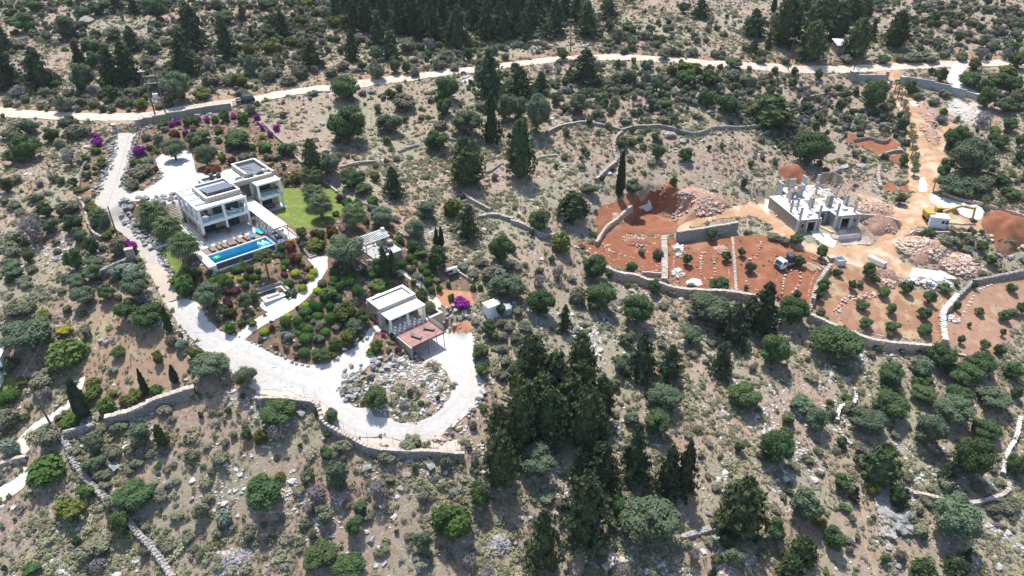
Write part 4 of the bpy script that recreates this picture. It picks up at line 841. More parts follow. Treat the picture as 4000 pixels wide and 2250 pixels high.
slat_roof(V,12.31,3.43,16.64,5.58,5.80,'a',.45)
glazing(V,12.8,15.6,5.7,3.1,5.5,panes=3); glazing(V,12.8,15.4,5.6,.05,2.55,panes=3); glazing(V,9.1,11.6,5.7,3.1,5.55,panes=2)
balus(V,[(12.5,3.28,16.4,3.295),(12.15,3.6,12.165,5.5),(16.8,3.6,16.815,5.5)])
part('terrace_floor',B(12.0,3.0,.02,17.0,5.58,.1),'tile',V)
slat_roof(V,8.9,9.6,11.9,12.9,5.75,'a',.45); part('column',B(8.8,12.9,3.1,9.1,13.2,5.75),'white',V); part('column',B(11.6,12.9,3.1,11.9,13.2,5.75),'white',V)
for k,(a,b) in enumerate(((9.7,6.6),(11.9,6.7),(14.0,6.8))):
    z=6.25; t=MB().add([(a,b-.55,z+1.05),(a+1.5,b-.55,z+1.05),(a+1.5,b+.75,z+.1),(a,b+.75,z+.1),(a,b-.62,z+.97),(a+1.5,b-.62,z+.97),(a+1.5,b+.68,z+.02),(a,b+.68,z+.02)],[(0,1,2,3),(7,6,5,4),(0,4,5,1),(1,5,6,2),(2,6,7,3),(3,7,4,0)])
    o=part('solar_collector',t,'heater',V); part('collector_stand',MB().tube((a+.1,b-.5,z),(a+.1,b-.5,z+1),.03).tube((a+1.4,b-.5,z),(a+1.4,b-.5,z+1),.03).tube((a+.1,b+.3,z),(a+.1,b-.5,z+.9),.025),'steel',o)
for a in (15.3,16.1): part('satellite_dish',MB().lathe([(.02,.0),(.2,.03),(.38,.12),(.4,.14),(.2,.06),(.02,.05)],(a,6.6,7.0),12).tube((a,6.6,6.25),(a,6.6,7.0),.03),'steel',V)
pipes=MB().path([(13,12.5,6.35),(14.6,9.5,6.35),(13.8,8.2,6.35)],[.07,.07,.07]).path([(14.0,12.6,6.35),(14.6,11,6.35)],[.05,.05]); part('roof_pipe',pipes,'steel',V)
# platform, pool, decks
part('terrace_floor',B(-2.0,-3.5,.0,9.15,2.19,.1),'tile',V)
T1=frame_root(FV,ZV,'pool_terrace','pale paved pool terrace with mauve plank deck beside the blue pool','terrace')
part('paving',MB().box(-3.4,-10.3,-1.7,-2.12,9.0,.11).box(-2.12,2.2,.0,-.02,9.0,.1),'tilew',T1)
part('paving',MB().box(9.16,-9.9,-3.0,12.65,3.2,.1),'tile',T1)
dk=0
b=-6.02
while b<-3.55:
    part('deck_board',B(-2.05,b+.01,-.3,9.1,b+.2,.12+.004*(dk%2)),'wooddeck',T1); b+=.2; dk+=1
part('retaining_wall',MB().box(8.8,-10.15,-3.4,12.9,-9.92,.12).box(12.67,-9.9,-3.4,12.9,-3.3,.35),'stone',T1)
PL=frame_root(FV,ZV,'swimming_pool','long narrow blue infinity pool with a dark outer edge','pool')
part('pool_floor',MB().box(-2.1,-9.2,-1.62,6.5,-6.1,-1.5).box(6.5,-9.2,-1.6,8.4,-6.1,-.45),'poolfloor',PL)
part('pool_side',MB().box(-2.1,-6.1,-1.6,8.4,-6.04,.05).box(-2.11,-9.2,-1.6,-2.05,-6.1,.05).box(8.35,-9.2,-1.6,8.42,-6.1,.05).box(-2.1,-9.28,-1.6,8.42,-9.2,-.14),'poolfloor',PL)
part('pool_rim',MB().box(-2.12,-6.22,-.1,8.8,-6.03,.13).box(8.42,-9.9,-1.7,8.82,-6.22,.13).box(-2.12,-9.5,-2.2,8.42,-9.29,-.08),'tilew',PL)
part('infinity_edge',MB().box(-2.4,-9.74,-1.1,8.42,-9.51,-.14),'pooltile',PL)
part('outer_kerb',MB().box(-2.6,-10.15,-1.2,8.8,-9.75,-1.08),'tile',PL); part('base_wall',MB().box(-2.55,-10.1,-3.2,8.75,-9.76,-1.201),'greystone',PL)
part('water',MB().add([(-2.05,-9.28,-.1),(8.35,-9.28,-.1),(8.35,-6.1,-.1),(-2.05,-6.1,-.1)],[(0,1,2,3)]),'water',PL)
# stairs
def stairs(fr,z,a0,b0,a1,n,dz,db,name,label,m='cap',mat2='stone',da=0):
    r=frame_root(fr,z,name,label,'stairs',a0,b0)
    for i in range(n): part('step',B(da*i,-(i+1)*db if db>0 else -i*db,-dz*(i+1)-.9,a1-a0+da*i,-i*db if db>0 else -(i+1)*db,-dz*i),m,r)
    return r
stairs(FV,2.95,-2.3,13.0,-.35,15,.19,.27,'stone_stairs','pale stone side stairs left of the villa')
stairs(FV,.1,12.95,-3.3,13.8,14,.19,.46,'stone_stairs','narrow stone steps right of the slatted lounge canopy')
s3=Lz(560,215); g3=G(*s3); r=empty('stone_stairs',(float(g3[0]),float(g3[1]),float(g3[2])+.7),math.radians(40),'short flight of pale steps reaching the white gravel landing','stairs')
for i in range(7): part('step',B(-.6,-.38*(i+1),-.16*i-1.2,.9,-.38*i,-.16*i),'cap',r)
# long lounge canopy
K=frame_root(FV,ZV,'lounge_canopy','long white slatted canopy on black posts beside the pool','pergola')
slat_roof(K,9.0,-9.3,11.55,5.3,2.68,'b',.43); part('canopy_frame',ring(8.95,-9.35,11.6,5.35,2.60,2.675,.08),'darksteel',K)
for a,bs in ((9.02,(-9.25,-5.9,-2.6,.8)),(11.5,(-9.25,-5.0))):
    for b in bs: part('post',B(a-.04,b-.04,.1,a+.04,b+.04,2.6),'darksteel',K)
def lounger(fr,z,a,b,rz,label,group=None,tow=None,m='cushion'):
    r=frame_root(fr,z,'sun_lounger',label,'sun lounger',a,b,group,rz)
    part('frame',MB().box(-.34,-1.0,.22,-.29,.95,.28).box(.29,-1.0,.22,.34,.95,.28).box(-.33,-1.0,0,-.27,-.94,.22).box(.27,-1.0,0,.33,-.94,.22).box(-.33,.7,0,-.27,.76,.22).box(.27,.7,0,.33,.76,.22),'frame',r)
    part('mattress',B(-.3,-1.0,.281,.3,.25,.36),m,r)
    part('backrest',MB().add([(-.3,.26,.29),(.3,.26,.29),(.3,.95,.62),(-.3,.95,.62),(-.3,.26,.37),(.3,.26,.37),(.3,.92,.70),(-.3,.92,.70)],[(3,2,1,0),(4,5,6,7),(0,1,5,4),(1,2,6,5),(2,3,7,6),(3,0,4,7)]),m,r)
    if tow: part('towel',MB().add([(-.33,-.9,.375),(.33,-.9,.375),(.33,.26,.385),(-.33,.26,.385),(.33,.9,.72),(-.33,.9,.72),(-.38,-.3,.2),(-.38,.2,.2)],[(0,1,2,3),(3,2,4,5),(0,3,7,6)]),tow,r)
    return r
lab=['leftmost grey sun lounger on the pool deck','second grey sun lounger from the left on the pool deck','third grey sun lounger from the left on the pool deck','fourth grey sun lounger from the left on the pool deck','fifth grey sun lounger from the left on the pool deck','sixth grey sun lounger, just left of the sunbather']
for l,a in zip(lab,(-.7,.55,1.4,2.5,3.15,4.1)): lounger(FV,.12,a,-4.75,math.radians(random.uniform(-4,4)),l,'grey loungers in a row by the pool')
lounger(FV,.12,5.5,-4.7,.1,'sun lounger under the tanned sunbather','grey loungers in a row by the pool')
lounger(FV,.12,6.7,-4.6,-.25,'sun lounger covered with a blue towel by the pool','grey loungers in a row by the pool','towel')
lounger(FV,.12,8.2,-4.3,.15,'rightmost pool lounger, with a turquoise towel on its head end','grey loungers in a row by the pool','cyan')
for a,l in ((6.9,'left white wavy lounger standing in the shallow pool end'),(7.7,'right white wavy lounger standing in the shallow pool end')):
    r=frame_root(FV,-.38,'pool_lounger',l,'pool lounger',a,-7.6,'white loungers in the shallow water',.5); r.scale=(.72,.72,.72)
    prof=[(-.95,.15),(-.5,.22),(0,.42),(.35,.22),(.95,.62)]; q=MB(); vs=[(x,y,z+d) for d in (0,-.09) for y,z in prof for x in (-.32,.32)]; n=len(prof)
    q.add(vs,[(2*i,2*i+1,2*i+3,2*i+2) for i in range(n-1)]+[(2*n+2*i+2,2*n+2*i+3,2*n+2*i+1,2*n+2*i) for i in range(n-1)]+[(2*i,2*i+2,2*n+2*i+2,2*n+2*i) for i in range(n-1)]+[(2*i+3,2*i+1,2*n+2*i+1,2*n+2*i+3) for i in range(n-1)]); part('seat',q,'white',r); part('base',B(-.3,-.3,0,.3,.3,.3),'white',r)
fr_=frame_root(FV,-.08,'inflatable_palm','green inflatable toy floating at the left end of the pool','inflatable',-1.0,-7.4)
for k in range(7):
    t=k*math.pi*2/7; part('frond',MB().tube((.15*math.cos(t),.15*math.sin(t),.06),(.75*math.cos(t),.75*math.sin(t),.05),.12,.03,6),'green_float',fr_)
part('ring',MB().lathe([(.05,0),(.25,.02),(.27,.12),(.05,.16)],(0,0,0),12),'green_float',fr_)
# sunbather lying on a lounger (one skinned body)
def person(name,root_loc,rz,joints,edges,label,head=None,m='skin'):
    me=bpy.data.meshes.new(name); me.from_pydata([j[0] for j in joints],edges,[]); me.materials.append(M[m])
    o=link(name,me,None,root_loc,(0,0,rz)); tag(o,label,'person'); md=o.modifiers.new('skin','SKIN'); md.use_smooth_shade=True
    for i,j in enumerate(joints): me.skin_vertices[0].data[i].radius=(j[1],j[1]*(.8 if len(j)<3 else j[2]))
    me.skin_vertices[0].data[0].use_root=True
    s=o.modifiers.new('sub','SUBSURF'); s.levels=1; s.render_levels=1; return o
J=[((0,0,.13),.14),((0,.22,.15),.13),((0,.42,.25),.15),((0,.52,.31),.07),((0,.60,.36),.055),((0,.72,.44),.095),
 ((-.17,.44,.27),.055),((-.26,.22,.16),.042),((-.20,.0,.15),.03),((.17,.44,.27),.055),((.3,.5,.28),.042),((.2,.68,.36),.03),
 ((-.1,-.05,.12),.085),((-.13,-.45,.14),.06),((-.14,-.85,.10),.038),((-.16,-.93,.18),.03),((.1,-.05,.12),.085),((.15,-.38,.34),.06),((.14,-.68,.09),.038),((.15,-.82,.06),.03)]
Ed=[(0,1),(1,2),(2,3),(3,4),(4,5),(2,6),(6,7),(7,8),(2,9),(9,10),(10,11),(0,12),(12,13),(13,14),(14,15),(0,16),(16,17),(17,18),(18,19)]
p=fl(FV,5.5,-4.7); pr=person('person',(float(p[0]),float(p[1]),.40),FV[3]+.1,J,Ed,'tanned sunbather lying on a lounger by the pool, one knee raised')
part('swimsuit',MB().lathe([(.13,-.12),(.165,-.05),(.165,.06),(.13,.13)],(0,0,0),10),'darksteel',pr); pr.children[0].rotation_euler=(math.pi/2,0,0); pr.children[0].location=(0,-.02,.13)
part('hair',MB().lathe([(.03,-.1),(.1,-.04),(.11,.04),(.05,.12)],(0,0,0),8),'frame',pr); pr.children[1].location=(0,.76,.47)
# lounge furniture
def sofa(fr,z,a,b,w,d,label,rz=0,m='creamfab'):
    r=frame_root(fr,z,'outdoor_sofa',label,'sofa',a,b,None,rz); part('base',B(0,0,.05,w,d,.3),'frame',r); part('seat_cushion',B(.04,.04,.301,w-.04,d-.22,.46),m,r); part('back_cushion',B(.04,d-.2,.301,w-.04,d-.02,.75),m,r); part('arm',B(-.12,0,.05,-.003,d,.6),m,r); part('arm',B(w+.003,0,.05,w+.12,d,.6),m,r); return r
sofa(FV,.1,9.6,-6.2,2.2,.85,'cream sofa at the back of the canopy lounge'); sofa(FV,.1,11.3,-8.9,2.0,.85,'cream sofa along the outer edge of the canopy lounge',math.pi/2)
r=frame_root(FV,.1,'coffee_table','low dark table under the canopy end','table',9.9,-8.3); part('table_top',B(-.5,-.35,.3,.5,.35,.36),'frame',r); part('leg',B(-.4,-.3,0,.4,.3,.29),'frame',r)
r=frame_root(FV,3.1,'round_table','round white table on the villa balcony','table',1.1,.7); part('table_top',MB().lathe([(.05,.70),(.6,.70),(.6,.75),(.05,.75)],(0,0,0),20),'white',r); part('leg',MB().tube((0,0,0),(0,0,.7),.05),'steel',r)
for i,(a,b) in enumerate(((1.0,-.0+1.6),(1.9,.9))): 
    r=frame_root(FV,3.1,'chair','dark chair '+('behind' if i==0 else 'right of')+' the round balcony table','chair',a,b); part('seat',B(-.22,-.22,.42,.22,.22,.47),'frame',r); part('backrest',B(-.22,.18,.48,.22,.22,.9),'frame',r); part('leg',MB().box(-.2,-.2,0,-.16,-.16,.42).box(.16,-.2,0,.2,-.16,.42).box(-.2,.16,0,-.16,.2,.42).box(.16,.16,0,.2,.2,.42),'frame',r)
lounger(FV,3.1,5.6,.9,.9,'left cream lounger on the villa balcony',None,None,'creamfab'); lounger(FV,3.1,6.7,.9,.7,'right cream lounger on the villa balcony',None,None,'creamfab')
sofa(FV,3.1,13.0,4.4,2.4,.8,'dark sofa on the right wing balcony',0,'cushion'); sofa(FV,.1,13.2,4.3,2.0,.8,'dark sofa on the ground terrace of the right wing',0,'cushion')
r=frame_root(FV,.1,'dining_table','dark dining table on the shaded ground terrace','table',3.4,1.1); part('table_top',B(-.9,-.45,.70,.9,.45,.76),'frame',r); part('leg',MB().box(-.85,-.4,0,-.78,-.33,.7).box(.78,.33,0,.85,.4,.7).box(-.85,.33,0,-.78,.4,.7).box(.78,-.4,0,.85,-.33,.7),'frame',r)
# lower pool house -------------------------------------------
Hn=frame_root(FL_,ZL,'pool_house','small flat roofed stone pool house with a white slatted porch','house')
block(Hn,-.35,2.0,6.85,5.9,-.6,3.6,par=.35,w=.42,capm='white'); quoins(Hn,[(-.3,2.1),(6.78,2.1),(-.3,5.8)],0,3.1)
slat_roof(Hn,-.15,-.85,6.75,1.96,2.78,'b',.48); part('porch_beam',MB().box(-.2,-.95,2.6,6.85,-.86,2.86).box(6.76,-.86,2.6,6.85,1.98,2.86).box(-.24,-.86,2.6,-.16,1.98,2.86),'white',Hn)
for a in (0,3.35,6.62): part('column',B(a-.17,-.86,.06,a+.17,-.52,2.6),'white',Hn)
part('porch_floor',B(-.35,-1.38,-.5,6.95,1.98,.06),'tile',Hn)
glazing(Hn,.6,3.0,2.0,.1,2.4,panes=3); glazing(Hn,3.8,6.2,2.0,.1,2.4,panes=3); glazing(Hn,3.0,3.9,-.35,.9,2.0,axis='b',panes=1)
part('window_surround',MB().box(-.40,2.85,.78,-.352,4.05,.9).box(-.40,2.85,2.0,-.352,4.05,2.12),'offwhite',Hn)
part('planter_box',B(1.6,5.95,1.8,2.7,6.6,3.3),'tilew',Hn)
D=frame_root(FL_,ZL,'wooden_deck','reddish plank deck on stilts in front of the pool house','deck')
b=-6.1; k=0
while b<-1.42:
    if k%3==1:
        s=random.uniform(2,4.6); part('deck_board',B(.42,b+.008,-.03,s,b+.185,.03),'reddeck',D); part('deck_board',B(s+.01,b+.008,-.03,6.8,b+.185,.03),'reddeck',D)
    else: part('deck_board',B(.42,b+.008,-.03,6.8,b+.185,.03),'reddeck',D)
    b+=.195; k+=1
part('joists',MB().box(.42,-6.12,-.24,6.8,-5.98,-.035).box(.42,-3.9,-.24,6.8,-3.75,-.035).box(.42,-5.97,-.24,.52,-1.5,-.035).box(6.7,-5.97,-.24,6.8,-1.5,-.035),'darksteel',D)
for a,b in ((3.6,-6.0),(6.75,-6.0),(6.75,-3.7)): part('post',B(a-.05,b-.05,-3,a+.05,b+.05,-.24),'darksteel',D)
for a in (.6,2.1,3.6,5.1,6.75): part('rail_post',B(a-.02,-6.13,.03,a+.02,-6.1,.95),'darksteel',D)
part('railing',MB().box(6.82,-6.1,.9,6.86,-1.4,.95).box(6.82,-6.1,.6,6.85,-1.4,.63).box(6.82,-6.1,.3,6.85,-1.4,.33),'steel',D)
for b in (-6.0,-4.5,-3.0,-1.5): part('rail_post',B(6.81,b-.02,.03,6.87,b+.02,.9),'steel',D)
part('side_wall',MB().box(.1,-6.2,-3.3,.40,-1.4,-.05).box(.4,-1.66,-3.2,7.0,-1.42,-.26),'stone',D)
part('lower_slab',B(.42,-6.3,-3.1,9.2,-1.67,-2.92),'slab',D)
lounger(FL_,.03+ZL,2.4,-4.3,.35,'left dark lounger on the red plank deck',None); lounger(FL_,.03+ZL,5.2,-3.9,.6,'right dark lounger on the red plank deck',None)
W_=frame_root(FL_,ZL,'planter_terrace','stone faced planter terrace right of the pool house deck','retaining wall')
part('wall',MB().box(7.05,-1.75,-3.2,9.6,-1.45,.42).box(9.3,-1.44,-3.2,9.6,1.6,.42),'stone',W_); part('coping',MB().box(7.0,-1.8,.43,9.65,-1.4,.5).box(9.25,-1.39,.43,9.65,1.65,.5),'tilew',W_)
r=frame_root(FL_,ZL+.3,'stone_stairs','wide stone steps right of the planter terrace','stairs',9.7,1.2)
for i in range(9): part('step',B(0,-.36*(i+1),-.34*i-1.6,1.5,-.36*i,-.34*i),'cap',r)
part('landing',B(-.1,-5.0,-4.0,1.7,-3.25,-3.0),'stone',r)
# bbq pergola
g=G(*T(1,1,960,440)); fb=frm(float(g[0]),float(g[1]),41); zb=-2.5
def zfit(fr,a,b): return float(hz(*fl(fr,a,b)))
zb=zfit(fb,0,0)
R_=frame_root(fb,zb,'barbecue_pergola','white beamed pergola with a stone barbecue oven','pergola')
part('floor',MB().box(-3.0,-2.2,.0,2.6,3.2,.12),'tile',R_); part('base',MB().box(-2.95,-2.15,-1.5,2.55,3.15,-.001),'greystone',R_)
for i in range(12): part('rafter',B(-3.3+i*.4,.1,2.42,-3.22+i*.4,3.1,2.54),'white',R_)
part('beam',MB().box(-3.4,.0,2.3,1.5,.1,2.45).box(-3.4,3.1,2.3,1.5,3.2,2.45).box(-3.5,0,2.3,-3.41,3.2,2.45).box(1.51,0,2.3,1.6,3.2,2.45),'white',R_)
part('column',B(-3.3,.1,.12,-3.1,.3,2.3),'white',R_); part('column',B(-3.3,2.9,.12,-3.1,3.1,2.3),'white',R_)
part('oven',MB().box(.3,1.6,.1,2.4,3.0,2.2).box(1.5,.2,.1,2.4,1.6,1.1),'stone',R_); part('oven_chimney',B(1.4,2.2,2.2,2.0,2.8,3.0),'offwhite',R_); part('oven_mouth',B(.7,1.56,1.0,1.3,1.598,1.6),'frame',R_)
r=frame_root(fb,zb+.12,'picnic_table','grey picnic table on the barbecue terrace','table',-.2,-.6); part('table_top',B(-.9,-.4,.7,.9,.4,.76),'tank',r); part('bench',B(-.9,-.85,.4,.9,-.55,.45),'tank',r); part('bench',B(-.9,.55,.4,.9,.85,.45),'tank',r); part('leg',MB().box(-.7,-.7,0,-.6,.7,.39).box(.6,-.7,0,.7,.7,.39).box(-.7,-.1,.45,-.6,.1,.7).box(.6,-.1,.45,.7,.1,.7),'tank',r)
wall(tw(1,1,"850,515 890,525 960,500 1020,440"),.7,.4,'low stone wall rim of the barbecue terrace',capm='cap')
# sunken lounge
g=G(*T(1,1,130,790)); fs_=frm(float(g[0]),float(g[1]),38); zs_=float(g[2])
R_=frame_root(fs_,zs_,'sunken_lounge','grey stone sunken seating pit in the garden','seating pit')
part('pit_floor',B(-1.8,-1.2,.1,1.8,1.2,.2),'tilew',R_); part('bench',MB().box(-2.0,1.2,0,2.2,1.7,.65).box(1.8,-.8,0,2.2,1.19,.65),'tank',R_); part('back_wall',MB().box(-2.4,1.71,-.4,2.6,2.1,1.2).box(2.21,-1.0,-.4,2.6,1.7,1.1),'greystone',R_); part('seat_top',MB().box(-2.0,1.22,.651,2.2,1.69,.70).box(1.82,-.78,.651,2.2,1.2,.70),'tile',R_); part('fire_table',B(-1.1,-.5,.2,1.0,.3,.55),'tile',R_)
# unfinished house -------------------------------------------
C=frame_root(FC,ZC,'unfinished_house','grey concrete and stone house under construction with bare columns','building site')
zb=-1.2; zt=2.85
def cwall(*a): part('wall',B(*a),'greystone',C)
# block 1 front wall with window and garage opening
cwall(-1.1,-1.25,zb,-.15,-.85,zt); cwall(-.15,-1.25,zb,.35,-.85,1.1); cwall(-.15,-1.25,2.1,.35,-.85,zt); cwall(.35,-1.25,zb,1.05,-.85,zt); cwall(1.05,-1.25,2.35,3.0,-.85,zt); cwall(3.0,-1.25,zb,4.1,-.85,zt)
cwall(-1.1,-.84,zb,-.75,10.9,zt); cwall(3.75,-.84,zb,4.1,1.9,zt)
cwall(4.1,1.9,zb,5.1,2.25,zt); cwall(5.1,1.9,2.3,7.2,2.25,zt); cwall(7.2,1.9,zb,8.0,2.25,zt)
cwall(8.0,-.55,zb,8.35,1.89,zt); cwall(8.0,-.95,zb,9.2,-.56,zt); cwall(9.2,-.95,2.35,11.4,-.56,zt); cwall(11.4,-.95,zb,12.35,-.56,zt); cwall(12.35,-.95,zb,12.85,-.56,1.1); cwall(12.35,-.95,2.1,12.85,-.56,zt); cwall(12.85,-.95,zb,13.5,-.56,zt)
cwall(13.15,-.55,zb,13.5,6,zt); part('back_wall',B(-1.1,10.6,zb,13.4,10.9,zt),'concrete',C); part('inner_wall',MB().box(-.7,3.5,zb,13.1,3.7,zt),'concrete',C)
part('lintel',MB().box(.9,-1.29,2.3,3.15,-1.26,2.55).box(9.05,-.99,2.3,11.55,-.96,2.55).box(-.3,-1.29,2.08,.5,-1.26,2.2).box(12.2,-.99,2.08,13.0,-.96,2.2),'slab',C)
part('floor_slab',MB().box(-1.2,-1.35,2.86,4.2,2.3,3.06).box(-1.2,2.3,2.86,13.6,11.1,3.06).box(7.9,-1.05,2.86,13.6,2.3,3.06).box(4.2,1.8,2.86,7.9,2.3,3.06).box(3.5,11.1,2.86,14.5,14.8,3.06),'slab',C)
part('lower_floor',B(-.9,-.8,-1.0,13.4,10.5,-.72),'slab',C); part('porch_slab',MB().box(3.6,-3.2,-1.6,8.3,1.8,-.75).box(-1.1,-2.6,-1.7,4.0,-1.26,-.85).box(7.9,-2.8,-1.8,13.3,-.96,-.8),'slab',C)
quoins(C,[(-1.0,-1.15),(1.0,-1.2),(3.1,-1.2),(4.05,-1.2),(8.05,-.9),(9.1,-.9),(11.5,-.9),(13.42,-.9),(5.05,1.95),(7.25,1.95)],-.8,2.8,.28,lw=.52)
for x,y in ((-.75,-1.0),(3.7,-.9),(-.75,2.7),(1.1,3.4),(1.5,7.2),(8.15,-.6),(12.6,.0),(9.6,10.0),(12.9,7.3),(4.0,3.2)): part('concrete_column',B(x-.19,y-.19,3.06,x+.19,y+.19,5.85+random.uniform(-.15,.1)),'concrete',C)
for x0,y0,x1,y1,h in ((1.4,10.9,1.75,12.6,5.9),(1.4,12.6,2.8,12.9,5.9),(4.4,12.9,6.0,13.2,5.9),(4.4,9.4,6.0,9.7,5.9),(5.9,9.7,6.2,10.9,5.8),(8.2,12.5,8.5,14.2,6.2),(11.6,13.4,12.3,13.7,6.2)): part('concrete_wall',B(x0,y0,3.06,x1,y1,h),'concrete',C)
for x,y,w,h in ((5.0,4.5,.9,5.2),(8.9,3.9,1.3,5.6),(13.0,3.9,.8,5.4)): 
    part('stone_pier',B(x-w/2,y-.3,3.06,x+w/2,y+.3,h),'greystone',C); quoins(C,[(x-w/2+.1,y-.25),(x+w/2-.1,y-.25)],3.06,h,.26,lw=.4)
part('formwork_wall',MB().box(12.7,13.9,3.06,15.6,14.05,6.4).xbox((16.0,12.6,4.7),(.12,3.4,3.3),rz=.2),'timber',C)
for k in range(16): part('formwork_stud',B(12.8+k*.18,13.78,3.0,12.86+k*.18,13.88,6.5),'timber',C)
for k in range(12): part('formwork_stud',MB().xbox((15.8+.02*k,14.1-k*.27,4.7),(.08,.07,3.5),rz=.2),'timber',C)
random.seed(5)
for k in range(34):
    x,y=random.uniform(6.2,13.2),random.uniform(8.2,13.6); a=random.uniform(-1.3,1.3); L=random.uniform(2.5,4.4); el=random.choice((.05,.1,.6,.9,.15)); z=random.uniform(3.3,6.0) if el<.3 else 3.1
    dx,dy,dz=math.cos(a)*math.cos(el)*L,math.sin(a)*math.cos(el)*L,math.sin(el)*L; part('scaffold_pole',MB().tube((x,y,z),(x+dx,y+dy,z+dz),.045,n=5),'timber',C)
for k in range(4): part('formwork_panel',MB().xbox((2.6+.35*k,9.3,4.2),(.1,1.4,2.2),ry=.35+.1*k),'truckbed',C)
for x,y in ((8.15,-.6),(12.6,0),(-.75,2.7),(3.7,-.9),(8.9,3.9),(12.9,4),(5,4.5)):
    q=MB()
    for u in (-.12,.12):
        for v in (-.12,.12): q.tube((x+u,y+v,5.0),(x+u+random.uniform(-.03,.03),y+v,6.6),.018,n=4,cap=False)
    part('rebar',q,'truckbed',C)
def lying(fr,z,a,b,rz,n,L,name,label,cat,m='timber',wd=.14,spread=.5,grp=None):
    r=frame_root(fr,z,name,label,cat,a,b,grp,rz)
    for i in range(n): part('plank',MB().xbox((random.uniform(-.3,.3),(i-n/2)*spread*.3+random.uniform(-.05,.05),.08+.03*(i%3)+.05*(i//8)),(L*random.uniform(.75,1.1),wd,.06),rz=random.uniform(-.12,.12)),m,r)
    return r
for l,a,b,n in (('plank pile in the middle of the unfinished floor',6.2,6.3,16),('planks at the left of the unfinished floor',2.0,5.6,10),('plank stack behind the central stone pier',10.2,5.8,14),('loose boards near the back props',9.5,9.0,12)): lying(FC,ZC+3.06,a,b,.1,n,2.6,'plank_pile',l,'planks')
for l,a,b,s in (('white sack pallet on the left front slab',2.5,.6,.8),('small pallet at the left slab edge',1.5,-.3,.5),('block stack behind the left front column',.6,1.4,.8),('sack pile on the right front slab',11.2,1.3,1.0),('block stack beside the right slab column',9.0,1.2,.7)):
    r=frame_root(FC,ZC+3.06,'material_pallet',l,'pallet',a,b,None,.3)
    for i in range(3):
        for j in range(3): part('sack',MB().xbox(((i-1)*s*.4,random.uniform(-.1,.1),.1+j*.16*s),(s*.38,s*.6,.15*s)),'slab' if 'sack' in l else 'quoin',r,bevel=.03)
# long planks etc in world frames
def world_frame(px,deg): 
    g=G(*px); return frm(float(g[0]),float(g[1]),deg),float(g[2])
f_,z_=world_frame(T(3,1,350,560),0); lying(f_,z_,0,0,math.radians(115),16,3.2,'plank_pile','fan of pale planks lying between truck and sandy wall','planks','timber',.13,.9)
f_,z_=world_frame(T(3,1,30,150),0); lying(f_,z_,0,0,math.radians(100),14,3.2,'plank_pile','pale planks left of the unfinished house','planks','white',.16,.9)
f_,z_=world_frame(T(3,1,435,280),0); r=frame_root(f_,z_,'ramp_board','long pale board ramp leading into the unfinished house','plank',0,0,None,math.radians(118)); part('board',B(-1.9,-.25,.1,1.9,.25,.2),'timber',r); part('board',B(-1.9,.28,.1,1.5,.5,.19),'timber',r)
# grey entrance walls -----------------------------------------
def plainwall(pts,h,w,label,m='block',cap='concrete',name='block_wall',cat='wall'):
    P=[G(*p,up=h)[:2] for p in pts]; z0=float(hz(*P[0])); r=empty(name,(float(P[0][0]),float(P[0][1]),z0),0,label,cat)
    for p,q in zip(P[:-1],P[1:]):
        d=q-p; L=np.linalg.norm(d); n=max(1,int(L/4)); an=math.atan2(d[1],d[0])
        for k in range(n):
            s=p+d*k/n; e=p+d*(k+1)/n; c=(s+e)/2; za=float(hz(*s)); zb_=float(hz(*e)); zc=min(za,zb_)-.6; zt_=max(za,zb_)+h
            part('wall_section',MB().xbox((c[0]-P[0][0],c[1]-P[0][1],(zc+zt_)/2-z0),(L/n,w,zt_-zc),rz=an),m,r)
            part('wall_cap',MB().xbox((c[0]-P[0][0],c[1]-P[0][1],zt_-z0+.04),(L/n-.01,w+.1,.08),rz=an),cap,r)
    return r
plainwall(tw(3,0,"665,566 780,566 890,566"),1.7,.3,'plain grey block wall left of the palm drive entrance')
plainwall(tw(3,0,"1035,578 1260,622 1500,690"),2.0,.3,'long plain grey block wall right of the palm drive entrance')
plainwall(tw(3,0,"1502,693 1590,720"),1.2,.3,'lower pale end of the long grey wall','concrete')
for s,h,w,l in (("645,575",2.6,1.6,'ribbed grey stone pillar at the left of the entrance'),("900,570",2.0,.7,'grey gate pillar left of the palm drive'),("928,630",1.6,.6,'small grey post inside the palm drive entrance'),("1015,610",2.2,1.2,'thick pale gate pillar right of the palm drive'),("1580,735",1.6,1.1,'dark square pillar at the far right end of the grey wall')):
    g=G(*tw(3,0,s)[0],up=h/2); r=empty('gate_pillar',ZER(g),.3,l,'pillar'); part('shaft',B(-w/2,-w/2,-.5,w/2,w/2,h),'greystone' if 'stone' in l else 'block',r); part('cap',B(-w/2-.06,-w/2-.06,h+.002,w/2+.06,w/2+.06,h+.12),'concrete',r)
